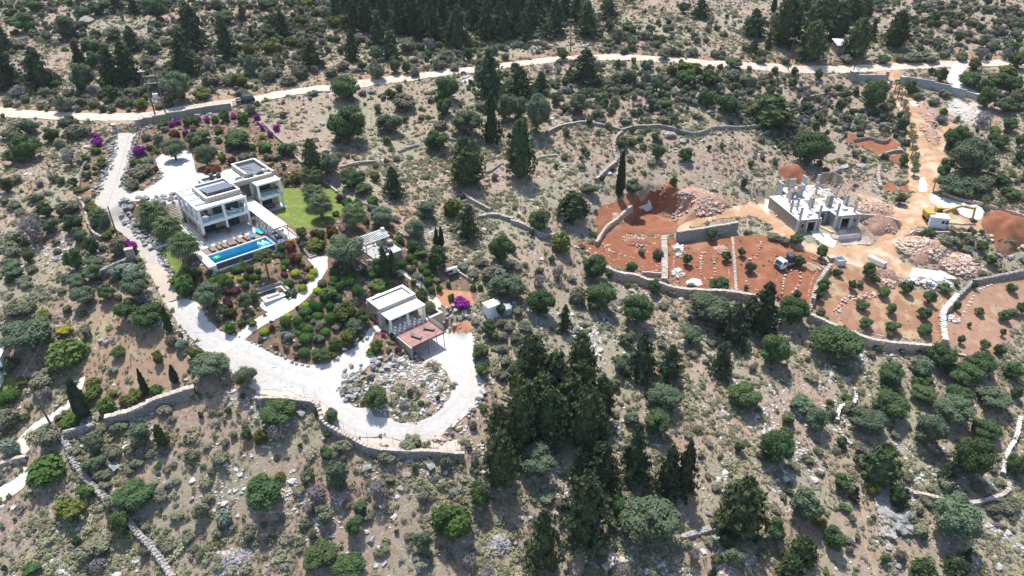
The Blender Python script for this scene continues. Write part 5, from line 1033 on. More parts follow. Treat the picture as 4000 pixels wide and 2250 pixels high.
# villa gate, roadside wall and fence ------------------------
plainwall(tw(0,0,"1040,915 1080,895 1150,885 1250,862 1400,835 1550,805 1740,780"),1.5,.4,'long grey roadside wall with railing above the villa gardens','greystone','cap')
P=[G(*p,up=1.5)[:2] for p in tw(0,0,"1040,915 1080,895 1150,885 1250,862 1400,835 1550,805 1740,780")]; Dn=dens(P,1.6,closed=False); z0=float(hz(*Dn[0])); r=empty('railing',(float(Dn[0][0]),float(Dn[0][1]),z0+1.5),0,'thin grey railing on top of the long roadside wall','railing')
for p in Dn: part('baluster',MB().tube((p[0]-Dn[0][0],p[1]-Dn[0][1],float(hz(*p))-z0),(p[0]-Dn[0][0],p[1]-Dn[0][1],float(hz(*p))-z0+.75),.03,n=5),'darksteel',r)
for dz in (.45,.75):
    q=MB()
    for p,s in zip(Dn[:-1],Dn[1:]): q.tube((p[0]-Dn[0][0],p[1]-Dn[0][1],float(hz(*p))-z0+dz),(s[0]-Dn[0][0],s[1]-Dn[0][1],float(hz(*s))-z0+dz),.025,n=5)
    part('rail',q,'darksteel',r)
ga=G(*T(0,0,880,1003)); gb=G(*T(0,0,1030,972)); d=gb-ga; L=math.hypot(d[0],d[1]); an=math.atan2(d[1],d[0]); r=empty('driveway_gate',ZER(ga),an,'closed dark metal gate of vertical bars at the top of the driveway','gate')
for k in range(3):
    x0=L*k/3+.05; x1=L*(k+1)/3-.05; part('gate_frame',MB().box(x0,-.03,.1,x1,.03,.18).box(x0,-.03,1.62,x1,.03,1.7).box(x0,-.03,.18,x0+.07,.03,1.62).box(x1-.07,-.03,.18,x1,.03,1.62),'steel',r)
    for j in range(11): part('bar',B(x0+.12+j*(x1-x0-.2)/11,-.015,.18,x0+.16+j*(x1-x0-.2)/11,.015,1.62),'darksteel',r)
for px,l,w in (((868,985),'pale stone pillar left of the driveway gate',.8),((1040,950),'pale stone pillar right of the driveway gate',.7),((855,995),'low stone block beside the left gate pillar',.6)):
    g=G(*T(0,0,*px),up=.8); r=empty('gate_pillar',ZER(g),an,l,'pillar'); h=2.2 if w>.6 else 1.0; part('shaft',B(-w/2,-w/2,-.4,w/2,w/2,h),'greystone',r); part('cap',B(-w/2-.06,-w/2-.06,h+.002,w/2+.06,w/2+.06,h+.13),'tilew',r)
g=G(*T(0,1,985,480),up=1.3); r=empty('stone_pillar',ZER(g),.4,'square stone pillar wrapped in purple bougainvillea beside the driveway','pillar'); part('shaft',B(-.65,-.45,-.6,.65,.45,2.6),'greystone',r); part('cap',B(-.7,-.5,2.602,.7,.5,2.72),'cap',r)
g=G(*T(0,0,1755,790),up=.6); r=empty('garden_gate',ZER(g),.35,'small pale picket gate by the parked black car','gate'); 
for k in range(6): part('picket',B(k*.2,-.03,0,k*.2+.12,.03,1.5),'cap',r)
r=empty('stone_stairs',ZER(G(*T(0,0,1775,830))),.9,'steep steps below the picket gate','stairs')
for i in range(6): part('step',B(-.5,-.4*(i+1),-.25*i-.6,.6,-.4*i,-.25*i+.2),'cap',r)
# white cottage at the left edge
g=atd(*T(0,1,20,1440),71); f_=frm(float(g[0]),float(g[1]),20); zc_=float(hz(g[0],g[1]))
r=frame_root(f_,zc_,'white_cottage','flat roofed white cottage cut by the left picture edge','house'); part('wall',B(-7,-2.2,-1,2.0,2.4,2.4),'white',r); part('roof',B(-7.15,-2.35,2.401,2.15,2.55,2.6),'white',r); part('terrace_floor',B(-7,-4.6,-1,1.6,-2.21,.1),'white',r)
for k in range(3): part('arch_opening',B(-4.2+k*2,-2.23,.1,-3.0+k*2,-2.205,1.8),'frame',r)
# tin shed
g=G(*T(3,0,565,395)); f_=frm(float(g[0]),float(g[1]),5); r=frame_root(f_,float(g[2]),'tin_shed','small tin roofed shed between the upper right cypresses','shed')
part('roof',MB().add([(-3,-1.5,2.3),(3.0,-1.5,2.3),(3.0,2.6,3.4),(-3,2.6,3.4),(-3,-1.5,2.38),(3.0,-1.5,2.38),(3.0,2.6,3.48),(-3,2.6,3.48)],[(3,2,1,0),(4,5,6,7),(0,1,5,4),(1,2,6,5),(2,3,7,6),(3,0,4,7)]),'tin',r)
part('wall',B(-2.8,-1.2,-.3,-1.2,2.3,2.3),'truckbed',r); part('wall',B(-1.19,.0,-.3,2.8,2.3,2.3),'frame',r)
for k in range(7): part('wall_board',B(-1.1+k*.56,-1.25,-.2,-.8+k*.56,-1.2,2.2),'tin',r)
# water tank hut and tanks
g=G(*T(1,1,1775,925)); f_=frm(float(g[0]),float(g[1]),35); r=frame_root(f_,float(g[2]),'utility_hut','small white utility hut beside the grey tanks','hut'); part('wall',B(-1.1,-.9,-.4,1.1,.9,2.2),'white',r,bevel=.03); part('roof',B(-1.2,-1.0,2.201,1.2,1.0,2.35),'white',r); part('door',B(-.4,-.94,-.2,.4,-.905,1.7),'cabin',r)
def tankobj(px,rr,h,m,label,up=0,loc=None,rz=0):
    g=G(*px,up=h) if loc is None else loc; r=empty('water_tank',ZER(g),rz,label,'water tank')
    part('tank_body',MB().lathe([(rr*.96,0),(rr,.1),(rr,h*.8),(rr*.85,h*.93),(rr*.3,h)],(0,0,0),18),m,r)
    for k in range(6):
        t=k*math.pi/3; part('lid_rib',MB().xbox((math.cos(t)*rr*.62,math.sin(t)*rr*.62,h*.93),(rr*.75,rr*.22,h*.09),rz=t),m,r)
    return r
M['greytank']=mat('grey_tank',(.30,.33,.35),rough=.5)
tankobj(T(1,1,1800,830),1.0,1.4,'greytank','left ribbed grey water tank beside the utility hut'); tankobj(T(1,1,1890,860),1.0,1.4,'greytank','right ribbed grey water tank behind the utility hut')
g=G(*T(1,1,1490,635)); f_=frm(float(g[0]),float(g[1]),30); r=frame_root(f_,float(g[2]),'solar_heater','blue solar water heater with white cylinder in the garden','solar heater'); part('collector',MB().xbox((0,0,.7),(2.2,1.3,.08),rx=-.5),'solar',r); part('cylinder',MB().tube((-1.1,.75,1.2),(1.1,.75,1.2),.28,n=12),'white',r); part('stand',MB().box(-1,.6,0,-.95,.65,1).box(.95,.6,0,1,.65,1),'steel',r)
# site cabin
ga=G(*T(3,1,1205,270)); gb=G(*T(3,1,1345,290)); an=math.atan2(gb[1]-ga[1],gb[0]-ga[0]); L=math.hypot(gb[0]-ga[0],gb[1]-ga[1]); r=empty('site_cabin',ZER(ga),an,'white prefabricated site cabin in front of the yellow excavator','cabin')
part('wall',B(0,0,.05,L,2.5,2.5),'cabin',r,bevel=.02); part('roof',B(-.08,-.08,2.501,L+.08,2.58,2.62),mat('dusty_cabin_roof',(.66,.60,.54),(.56,.47,.38),1.2,rough=.9),r)
for k in (.62,.82): 
    o=part('window',B(L*k,-.04,1.3,L*k+L*.15,-.002,2.05),'frame',r); part('pane',B(L*k+.06,-.05,1.36,L*k+L*.15-.06,-.041,1.99),'glass',o)
part('door',B(L*.3,-.04,.15,L*.3+.85,-.002,2.15),'tin',r)
# excavator
ga=G(*T(3,1,1250,215)); an=math.radians(-4); R_=empty('excavator',ZER(ga),an,'yellow tracked excavator with its long boom stretched to the right','excavator')
for y in (-1.15,1.15):
    q=MB(); n=14; prof=[(1.6+.45*math.cos(t),.45+.45*math.sin(t)) for t in np.linspace(-math.pi/2,math.pi/2,7)]+[(-1.6+.45*math.cos(t),.45+.45*math.sin(t)) for t in np.linspace(math.pi/2,3*math.pi/2,7)]; q.sideprism(prof,y-.28,y+.28); part('track',q,'tyre',R_)
part('undercarriage',B(-1.0,-.85,.35,1.0,.85,.95),'darksteel',R_); part('engine_body',MB().box(-2.3,-1.25,1.0,1.0,1.25,1.75).box(-2.4,-1.2,1.75,-.7,1.2,2.3),'yellow',R_,bevel=.06)
o=part('cab',MB().box(.0,.2,1.76,1.5,1.2,1.95).box(.0,.2,2.75,1.4,1.2,2.9).box(.0,.2,1.95,.1,1.2,2.75),'yellow',R_); part('cab_glass',B(.1,.25,1.95,1.45,1.15,2.75),'glass',o)
part('boom',MB().xbox((2.9,-.2,3.0),(3.8,.38,.5),ry=-.42).xbox((6.0,-.2,3.45),(3.1,.36,.42),ry=.18),'yellow',R_,bevel=.03)
part('arm',MB().xbox((7.7,-.2,2.1),(.36,.3,3.0),ry=-.10),'yellow',R_,bevel=.03)
part('hydraulic_ram',MB().tube((1.6,-.2,2.2),(3.6,-.2,3.6),.08).tube((5.2,-.2,3.95),(7.5,-.2,3.3),.07),'steel',R_)
part('bucket',MB().sideprism([(7.4,.75),(8.1,.85),(8.8,.5),(8.7,.0),(8.2,-.15),(7.7,.1)],-.75,.35),'darksteel',R_)
# parked truck with tank
Y_=lambda x,y:(2900+x/3.22,650+y/3.22)
gf=G(*Y_(430,1300)); gr=G(*Y_(640,1215)); an=math.atan2(gr[1]-gf[1],gr[0]-gf[0]); R_=empty('truck',ZER(gf),an,'white flatbed truck carrying a black water tank','truck'); R_.location.z+=.1
part('chassis',B(.3,-.45,.45,5.6,.45,.65),'darksteel',R_); sc_=1
o=part('cab',MB().sideprism([(0,.45),(0,1.15),(.35,1.95),(.6,2.1),(1.5,2.1),(1.55,.45)],-.98,.98),'truckwhite',R_,bevel=.05)
part('windscreen',MB().add([(-.01,-.85,1.2),(-.01,.85,1.2),(.33,.8,1.93),(.33,-.8,1.93)],[(0,3,2,1)]),'glass',o)
for y in (-.995,.985): part('side_window',B(.45,y,1.25,1.25,y+.01,1.85),'glass',o)
part('bumper',B(-.12,-.95,.35,-.005,.95,.6),'darksteel',o); part('grille',B(-.04,-.7,.65,-.003,.7,.95),'frame',o)
for y in (-.8,.8): part('headlight',B(-.05,y-.12,.68,-.004,y+.12,.9),'tin',o)
part('flatbed',MB().box(1.7,-1.05,.85,5.8,1.05,.97),'truckbed',R_); 
part('side_panel',MB().box(1.7,-1.09,.97,5.8,-1.04,1.35),'truckbed',R_); part('side_panel',MB().box(1.7,1.04,.97,5.8,1.09,1.35),'truckbed',R_); part('tail_panel',MB().box(5.75,-1.03,.97,5.8,1.03,1.35),'truckbed',R_); part('head_board',MB().box(1.7,-1.03,.97,1.76,1.03,1.6),'truckbed',R_)
for x in (.8,4.6):
    for y in (-.95,.72): w_=part('wheel',MB().tube((x,y,.42),(x,y+.24,.42),.42,n=14),'tyre',R_); part('rim',MB().tube((x,y-.012,.42),(x,y+.252,.42),.2,n=10),'tin',w_)
tl=R_.matrix_basis@Vector((3.3,0,.98)) if False else Vector(R_.location)+Matrix.Rotation(an,3,'Z')@Vector((3.3,0,.98))
tankobj(None,.95,1.75,'tank','black plastic water tank standing on the flatbed truck',loc=tl,rz=.3)
# black car
V_=lambda x,y:(x/1.932,y/1.932)
ga=G(*V_(1808,785)); gb=G(*V_(1905,772)); an=math.atan2(gb[1]-ga[1],gb[0]-ga[0]); mid=(ga+gb)/2; R_=empty('parked_car',(float(mid[0]),float(mid[1]),float(mid[2])+.12),an,'black off-road car parked on the pale dirt road','car')
part('body',MB().sideprism([(-2.2,.4),(-2.25,.85),(-2.1,1.0),(-1.0,1.05),(2.1,1.05),(2.2,.9),(2.2,.4)],-.9,.9),'carpaint',R_,bevel=.08)
o=part('cabin',MB().add([(-1.05,-.85,1.05),(2.1,-.85,1.05),(2.1,.85,1.05),(-1.05,.85,1.05),(-.5,-.7,1.7),(1.85,-.7,1.7),(1.85,.7,1.7),(-.5,.7,1.7)],[(4,5,6,7),(0,1,5,4),(1,2,6,5),(2,3,7,6),(3,0,4,7)]),'glass',R_); part('roof_panel',B(-.45,-.68,1.702,1.8,.68,1.75),'carpaint',o)
part('roof_rack',MB().box(-.3,-.6,1.80,1.6,-.56,1.84).box(-.3,.56,1.80,1.6,.6,1.84),'steel',R_)
for x in (-1.4,1.4):
    for y in (-.92,.70): w_=part('wheel',MB().tube((x,y,.37),(x,y+.22,.37),.37,n=14),'tyre',R_); part('rim',MB().tube((x,y-.012,.37),(x,y+.232,.37),.2,n=10),'steel',w_)
for y in (-.65,.65): part('headlight',B(-2.28,y-.15,.72,-2.22,y+.15,.88),'tin',R_)
# power poles
def height_for(base,top,dmax=22):
    g=G(*base); best=min(((abs(proj((g[0],g[1],g[2]+h))[1]-top[1])),h) for h in np.arange(1,dmax,.1))[1]; return g,float(best)
wires=[]
for base,top,l,bar in ((T(0,1,905,400),T(0,1,815,110),'leaning wooden power pole beside the cobbled driveway',0),(T(0,2,415,360),T(0,1,150,1385),'tall wooden power pole at the lower left by the winding path',0),(T(3,0,150,530),T(3,0,195,285),'power pole with crossbar right of the upper cypress group',1),(T(3,0,1365,390),T(3,0,1410,250),'thin power pole on the far right hillside',0),(T(2,0,443,390),T(2,0,440,145),'power pole with crossbar in front of the dark forest edge',1),(T(3,0,645,550),T(3,0,652,460),'short thin pole on the ribbed grey pillar',0)):
    g,h=height_for(base,top); tx=None
    # lean so that the top lands where the photo has it
    D_=ray(*top); t=(g[2]+h-CAMZ)/D_[2]; tp=(D_[0]*t-g[0],D_[1]*t-g[1],h)
    r=empty('power_pole',ZER(g),0,l,'power pole'); part('pole',MB().tube((0,0,-.3),(tp[0]*.6,0,h),.16,.10,8),'polewood',r); wires.append((g[0]+tp[0]*.6,g[1],g[2]+h))
    if bar: part('crossbar',MB().box(tp[0]*.6-.9,-.06,h-.35,tp[0]*.6+.9,.06,h-.22),'steel',r); part('insulator',MB().tube((tp[0]*.6-.8,0,h-.2),(tp[0]*.6-.8,0,h+.05),.06).tube((tp[0]*.6+.8,0,h-.2),(tp[0]*.6+.8,0,h+.05),.06),'tin',r)
g,h=height_for(T(0,0,1172,870),T(0,0,1085,540)); g2=G(*T(0,0,1250,855)); R_=empty('twin_power_pole',ZER(g),math.atan2(g2[1]-g[1],g2[0]-g[0]),'twin post power pole carrying a transformer beside the roadside wall','power pole'); L=math.hypot(g2[0]-g[0],g2[1]-g[1])
part('pole',MB().tube((0,0,-.3),(0,0,h),.19,.13,8),'polewood',R_); part('pole',MB().tube((L,0,-.3),(L,0,h+.6),.19,.13,8),'polewood',R_)
for z,nm in ((h*.38,'platform_beam'),(h*.72,'crossbar'),(h*.88,'crossbar')): part(nm,MB().box(-.5,-.1,z,L+.5,.1,z+.16),'steel',R_)
part('transformer',MB().box(L*.25,-.4,h*.38+.17,L*.75,.4,h*.38+1.1).tube((L*.35,0,h*.38+1.1),(L*.35,0,h*.38+1.5),.08).tube((L*.65,0,h*.38+1.1),(L*.65,0,h*.38+1.5),.08),'tin',R_); part('meter_box',B(-.75,-.25,h*.22,-.25,.25,h*.22+1.2),'greytank',R_); part('top_insulators',MB().box(-1.2,-.1,h-.1,.3,.1,h+.05).box(-1.2,.4,h-.1,.3,.5,h+.05),'tin',R_)
wires.append((float(g[0]),float(g[1]),float(g[2])+h))
def wire(p,q,label):
    p=Vector(p);q=Vector(q); mb=MB(); n=14; pts=[p.lerp(q,i/n)-Vector((0,0,1))*(4*(i/n)*(1-i/n)*(p-q).length*.02) for i in range(n+1)]; o0=pts[0]; pts=[x-o0 for x in pts]
    mb.path(pts,[.018]*(n+1),4); o=mb.build('power_line',M['darksteel'],None,tuple(o0)); tag(o,label,'cable')
wire(wires[0],wires[-1],'thin power line from the driveway pole to the twin post pole'); g=G(*T(0,1,695,480)); wire(wires[0],(float(g[0]),float(g[1]),float(g[2])),'guy wire from the driveway pole down to the scrub'); 
wire(wires[0],wires[1],'thin power line between the two left hand poles'); wire(wires[1],(wires[1][0]-40,wires[1][1]-25,wires[1][2]-2),'thin power line leaving the lower left pole')
# fence posts round the gravel loop
fp=tw(1,2,"365,90 450,100 490,180 540,260 650,370 665,345 755,400 840,420 945,440 1035,450 1155,440 1230,460 1340,470 1440,480 1510,490 1565,400 1600,290")+tw(1,1,"1665,1000 1820,1060")
for i,p in enumerate(fp):
    g=G(*p); o=MB().tube((0,0,-.1),(0,0,1.5),.03,n=5).build('fence_post',M['steel'],None,ZER(g)); tag(o,'thin metal fence post on the gravel loop wall, '+['1st','2nd','3rd','4th','5th','6th','7th','8th','9th','10th','11th','12th','13th','14th','15th','16th','17th','18th','19th'][i]+' along it','post','thin fence posts round the gravel loop')
# white crates
g=G(*T(3,1,535,540)); r=empty('steel_crate',ZER(g),.2,'pale open frame crate at the end of the sandy wall','crate')
part('frame',MB().box(-.9,-.9,0,.9,-.82,1.2).box(-.9,.82,0,.9,.9,1.2).box(-.9,-.81,0,-.82,.81,1.2).box(.82,-.81,0,.9,.81,1.2),'tin',r); part('shelf',MB().box(-.81,-.81,.5,.81,.81,.56),'greytank',r)
g=G(*T(3,1,480,510)); r=empty('wooden_crate',ZER(g),.1,'worn wooden crate beside the pale frame crate','crate'); part('crate_side',MB().box(-.8,-.6,0,.8,.6,.7),'timber',r,bevel=.02); part('crate_lid',B(-.85,-.65,.701,.5,.65,.76),'cap',r)
g=G(*T(3,1,815,540)); r=empty('white_container',ZER(g),math.radians(-58),'long white box container left of the rubble field','container'); part('box_body',B(-1.9,-.5,0,1.9,.5,1.1),'white',r,bevel=.04); part('end_panel',B(1.901,-.45,.05,1.93,.45,1.0),'greytank',r)
def pot(fr,z,a,b,label):
    r=frame_root(fr,z,'potted_plant',label,'potted plant',a,b,'terracotta pots around the villa terraces'); part('pot',MB().lathe([(.16,0),(.28,.45),(.31,.5),(.27,.5),(.25,.4),(.05,.4)],(0,0,0),12),'terracotta',r); q=MB()
    for k in range(70):
        v=Vector((random.gauss(0,1),random.gauss(0,1),random.gauss(0,1))).normalized()*random.uniform(.2,.42)+Vector((0,0,.85)); a_=Vector((random.gauss(0,1),random.gauss(0,1),random.gauss(0,1))).normalized()*.09; b2=a_.orthogonal()*.9; q.add([v-a_,v+b2,v+a_,v-b2],[(0,1,2,3)])
    part('foliage',q,'leaf_k',r)
for a,b,z,l in ((-.1,-.5,.1,'potted plant at the left front villa column'),(4.2,-.5,.1,'potted plant at the middle villa column'),(8.9,-.4,.1,'potted plant at the right front villa column'),(8.0,1.2,3.1,'potted plant on the main balcony'),(16.2,4.3,3.1,'potted plant on the right wing balcony')): pot(FV,z,a,b,l)
# ------------------------------------------------------------ vegetation meshes
def sph(n,r):
    v=r.normal(size=(n,3)); return v/np.linalg.norm(v,axis=1)[:,None]
def quads(c,nrm,s,r,asp=1.0):
    """leaf-clump faces: centres c, rough normals nrm, sizes s"""
    n=len(c); t=np.cross(nrm,r.normal(size=(n,3))); t/=np.linalg.norm(t,axis=1)[:,None]+1e-9; b=np.cross(nrm,t); b/=np.linalg.norm(b,axis=1)[:,None]+1e-9
    s=s[:,None]; V=np.stack([c-t*s*asp,c-b*s*.7,c+t*s*asp,c+b*s*.7],1).reshape(-1,3); return V,np.arange(4*n).reshape(-1,4)
def cat_(parts):
    V=[];Fq=[];n=0
    for v,f in parts: V.append(v);Fq.append(f+n);n+=len(v)
    return np.concatenate(V),np.concatenate(Fq)
ICO=None
def ico():
    global ICO
    if ICO is None:
        b=bmesh.new(); bmesh.ops.create_icosphere(b,subdivisions=1,radius=1); ICO=(np.array([v.co[:] for v in b.verts]),np.array([[v.index for v in f.verts]+[f.verts[0].index] for f in b.faces])[:,:3]); b.free()
    return ICO
def tri2quad(f): return np.c_[f,f[:,2]]
def crown(seed,kind):
    """unit crown: x,y in [-.5,.5], z in [0,1]"""
    r=np.random.default_rng(seed); P=[]
    core=[]
    if kind in('tree','shrub','big','low','dry'):
        nl={'tree':15,'shrub':8,'big':26,'low':8,'dry':7}[kind]; nleaf={'tree':3000,'shrub':1300,'big':5200,'low':1000,'dry':800}[kind]; ls={'tree':.034,'shrub':.052,'big':.024,'low':.055,'dry':.034}[kind]
        cs=[];rs=[]
        lo,hi=(.14,.80) if kind!='low' else (.1,.5)
        for i in range(nl):
            d=sph(1,r)[0]; q=r.uniform(.55,1)**.5; rr=r.uniform(.11,.23)*(1 if nl<12 else .85)
            cs.append((d[0]*(.49-rr)*q,d[1]*(.49-rr)*q,.47+d[2]*(.50-rr)*(.95 if d[2]>0 else .75)*q)); rs.append(rr)
        cs.append((0,0,.45)); rs.append(.28); cs.append((.08,-.06,.34)); rs.append(.27); cs=np.array(cs);rs=np.array(rs)
        w=rs**2; k=r.choice(len(rs),nleaf,p=w/w.sum()); d=sph(nleaf,r); d[:,2]=np.where(r.random(nleaf)<.35,np.abs(d[:,2]),d[:,2])
        pos=cs[k]+d*rs[k][:,None]*r.uniform(.82,1.12,nleaf)[:,None]*np.array([1,1,1.05])
        # drop points deep in other lobes
        dm=np.min(np.linalg.norm(pos[:,None]-cs[None],axis=2)/rs[None],axis=1); keep=dm>.86; pos=pos[keep];d=d[keep]
        n_=d+np.array([0,0,.25])+r.normal(size=d.shape)*.5; n_/=np.linalg.norm(n_,axis=1)[:,None]
        P.append(quads(pos,n_,ls*r.uniform(.6,1.5,len(pos)),r,1.0 if kind!='dry' else 1.6))
        if kind!='dry':
            for c,q in zip(cs,rs):
                v,f=ico(); P.append((c+v*q*.9*r.uniform(.9,1.08,(len(v),1)),tri2quad(f)))
    elif kind=='ball':
        v,f=ico(); n=900; d=sph(n,r); d[:,2]=np.abs(d[:,2])*1.0-.35*(r.random(n)<.4); pos=np.array([0,0,.48])+d*np.array([.49,.49,.50])*r.uniform(.95,1.03,n)[:,None]; nn=d+r.normal(size=d.shape)*.4; nn/=np.linalg.norm(nn,axis=1)[:,None]
        P.append(quads(pos,nn,.05*r.uniform(.6,1.2,n),r)); P.append((np.array([0,0,.48])+v*np.array([.45,.45,.46]),tri2quad(f)))
    elif kind in('cyp','bush','col'):
        nb={'cyp':95,'bush':110,'col':60}[kind]
        for i in range(nb):
            t=(i+r.random())/nb; a=r.uniform(0,6.28)
            if kind=='cyp': R=.54*(1-t)**.68*r.uniform(.5,1.15)+.025
            elif kind=='bush': R=.5*min(1,(1.02-t)**.5*1.12)*min(1,.62+t*1.8)*r.uniform(.6,1.05)
            else: R=.5*min(1,(1.01-t)**.45)*min(1,.55+t*3)*r.uniform(.85,1.03)
            z0=.05+t*.90; m=int(18+26*R*2) if kind!='col' else 26; u=r.random(m)**.55
            droop={'cyp':-.03,'bush':.02,'col':.06}[kind]
            x=np.cos(a)*R*u; y=np.sin(a)*R*u; z=z0+droop*u+ (r.normal(size=m)*.016); sp=.055*(1-.5*u)*(.5+R)
            pos=np.c_[x+r.normal(size=m)*sp,y+r.normal(size=m)*sp,z]; out=np.c_[np.full(m,math.cos(a)*.6),np.full(m,math.sin(a)*.6),np.full(m,.6)]+r.normal(size=(m,3))*.55; out/=np.linalg.norm(out,axis=1)[:,None]
            P.append(quads(pos,out,{'cyp':.030,'bush':.032,'col':.04}[kind]*r.uniform(.6,1.4,m),r,1.2))
        prof=[(0,.02),(.25,.1),(.36 if kind!='cyp' else .30,.25),(.30 if kind!='cyp' else .19,.6),(.14 if kind!='cyp' else .06,.88),(.0,.96)]
        vs=[];nn=9
        for q,z in prof:
            for i in range(nn): a=6.283*i/nn; vs.append((q*math.cos(a)*r.uniform(.85,1.05)*(.8 if kind!='col' else 1.15),q*math.sin(a)*(.8 if kind!='col' else 1.15),z))
        fs=[(j*nn+i,j*nn+(i+1)%nn,(j+1)*nn+(i+1)%nn,(j+1)*nn+i) for j in range(len(prof)-1) for i in range(nn)]; P.append((np.array(vs),np.array(fs)))
    elif kind=='agave':
        for i in range(26):
            a=i*2.4; el=.25+1.1*(i/26); L=.55*(1-.3*i/26); w=.055; d=np.array([math.cos(a)*math.cos(el),math.sin(a)*math.cos(el),math.sin(el)]); s=np.array([-math.sin(a),math.cos(a),0])*w
            b0=np.array([0,0,.05]); m=b0+d*L*.5+np.array([0,0,.05]); e=b0+d*L+np.array([0,0,-.05 if el<.6 else .02]); P.append((np.array([b0-s*.6,b0+s*.6,m+s,m-s,e,e]),np.array([(0,1,2,3),(3,2,4,5)])))
    V,Fq=cat_(P); return V,Fq
CR={}
def crme(shape,matk,i,name):
    k=(shape,matk,i)
    if k not in CR:
        b=('_',shape,i)
        if b not in CR: CR[b]=crown(100+i*13+sum(map(ord,shape)),shape)
        V,Fq=CR[b]; CR[k]=npmesh(name,V,Fq,M['leaf_'+matk])
    return CR[k]
TRK={}
def trunkme(kind,i):
    k=(kind,i)
    if k not in TRK:
        r=random.Random(i+7); q=MB()
        if kind=='olive':
            q.path([(0,0,-.15),(.02,.02,.15),(.05,-.03,.38)],[.07,.05,.042],6)
            for j in range(5):
                a=j*1.26+r.random(); q.path([(.04,-.02,.34),(.16*math.cos(a),.16*math.sin(a),.52),(.3*math.cos(a),.3*math.sin(a),.74)],[.03,.022,.01],5)
        elif kind=='con': q.path([(0,0,-.05),(0,0,.5),(0,0,.98)],[.045,.03,.006],6)
        elif kind=='dry':
            for j in range(16):
                a=j*2.4; e=r.uniform(.25,.5); p=[(0,0,-.1),(e*.4*math.cos(a),e*.4*math.sin(a),.4),(e*math.cos(a),e*math.sin(a),r.uniform(.6,.95))]; q.path(p,[.025,.014,.004],4)
                for z in range(3): b_=a+r.uniform(-1,1); q.path([p[1],(p[1][0]+.2*math.cos(b_),p[1][1]+.2*math.sin(b_),r.uniform(.6,.9))],[.010,.003],3)
        TRK[k]=q.mesh('trunk',M['bark' if kind!='dry' else 'drytwig'])
    return TRK[k]
def palmfrond():
    q=MB(); q.add([(-.02,0,0),(.02,0,0),(.015,.5,.12),(-.015,.5,.12)],[(0,1,2,3)])
    for k in range(15):
        a=(k-7)*.31; x,y=math.sin(a),math.cos(a); L=.66*(1-.10*abs(k-7)/7); w=.05; c=(0,.5,.12); px_,py_=y,-x
        q.add([(c[0],c[1],c[2]),(c[0]+x*L*.55+px_*w,c[1]+y*L*.55+py_*w,c[2]+.02),(c[0]+x*L*.55,c[1]+y*L*.55,c[2]-.03),(c[0]+x*L*.55-px_*w,c[1]+y*L*.55-py_*w,c[2]+.02),(c[0]+x*L,c[1]+y*L,c[2]-.26)],[(0,1,2),(0,2,3),(1,4,2),(2,4,3)])
    return q.mesh('frond',M['leaf_p'])
FROND=palmfrond()
def palm_trunk(h,r): return MB().path([(0,0,-.3),(.05,0,h*.5),(0,.03,h)],[r*1.25,r,r*.9],10).mesh('trunk',M['bark'])
# kind: word for label, category, object name, crown shape, leaf mat, crown height / width ratio limits, trunk kind
KD={
'g':('dense dark green tree','tree','mastic_tree','tree','g'),'o':('rounded grey green olive tree','tree','olive_tree','tree','o'),
's':('low olive grey scrub bush','bush','scrub_bush','shrub','s'),'d':('dry purplish grey leafless bush','bush','dry_bush','dry','d'),
'y':('yellowish green bush','bush','wild_bush','shrub','y'),'k':('bright green leafy shrub','shrub','garden_shrub','shrub','k'),
'w':('pale blue green shrub','shrub','pale_shrub','shrub','w'),'b':('clipped dark green ball shrub','shrub','ball_shrub','ball','b'),
'l':('lime green ball shrub','shrub','lime_ball_shrub','ball','l'),'r':('reddish brown rounded shrub','shrub','red_leaf_shrub','shrub','r'),
'm':('plum coloured shrub','shrub','plum_shrub','shrub','m'),'v':('purple flowering bougainvillea','flowering shrub','bougainvillea','shrub','v'),
'n':('pinkish flowering oleander','flowering shrub','oleander','shrub','n'),'f':('yellow flowering plant','flowering shrub','flowering_plant','low','f'),
'c':('conical dark wild cypress','tree','conical_cypress','cyp','c'),'C':('broad ragged dark cypress','tree','bushy_cypress','bush','C'),
'i':('slim column cypress','tree','column_cypress','col','i'),'p':('fan palm with big leaves','palm','fan_palm','palm','p'),'q':('young thin trunked palm','palm','young_palm','palm','p'),
'a':('spiky rosette agave','succulent','agave','agave','a'),'B':('big dense grey green tree','tree','broad_tree','big','g'),'O':('big silvery olive tree','tree','olive_tree','big','o'),'z':('small dark green orchard tree','tree','orchard_tree','tree','g')}
LM=[('white villa',900,790),('pool house',1660,1230),('unfinished house',3230,860),('parked truck',3050,1020),('yellow excavator',3800,850),('driveway gate',490,500),('parked black car',960,388),('rocky gravel loop island',1560,1540),('tin shed',3290,185),('twin post pole',620,370),('long grey block wall',3690,340),('lower left wall corner',245,1690),('tall column cypress',2425,720),('excavated pit',2560,870),('broad rubble wall',3470,1980),('white orchard wall corner',3690,1250),('utility hut',1925,1220),('zigzag white wall',3330,1560),('garden pillar',510,1000),('dark forest edge',1800,120),('gravel loop outer wall',1450,1755),('barbecue pergola',1440,930),('swimming pool',950,990),('road bend',2330,228),('small red terrace',3420,560)]
ORD=['closest','second closest','third closest','fourth closest','fifth closest','sixth closest','seventh closest','eighth closest','ninth closest','tenth closest']
def ordn(i):
    if i<10: return ORD[i]
    n=i+1; return f"{n}{'th' if 10<n%100<14 else {1:'st',2:'nd',3:'rd'}.get(n%10,'th')} closest"
PL_=[]
def V4(tx,ty,s):
    for q in s.split(';'):
        q=q.split()
        if len(q)<5: continue
        k=q[0]; x,y,w,h=map(float,q[1:5]); X_,Y2=T(tx,ty,x,y) if tx!='L' else Lz(x,y); sc=1.932 if tx!='L' else 2.8975; PL_.append((k,X_,Y2,w/sc,h/sc))
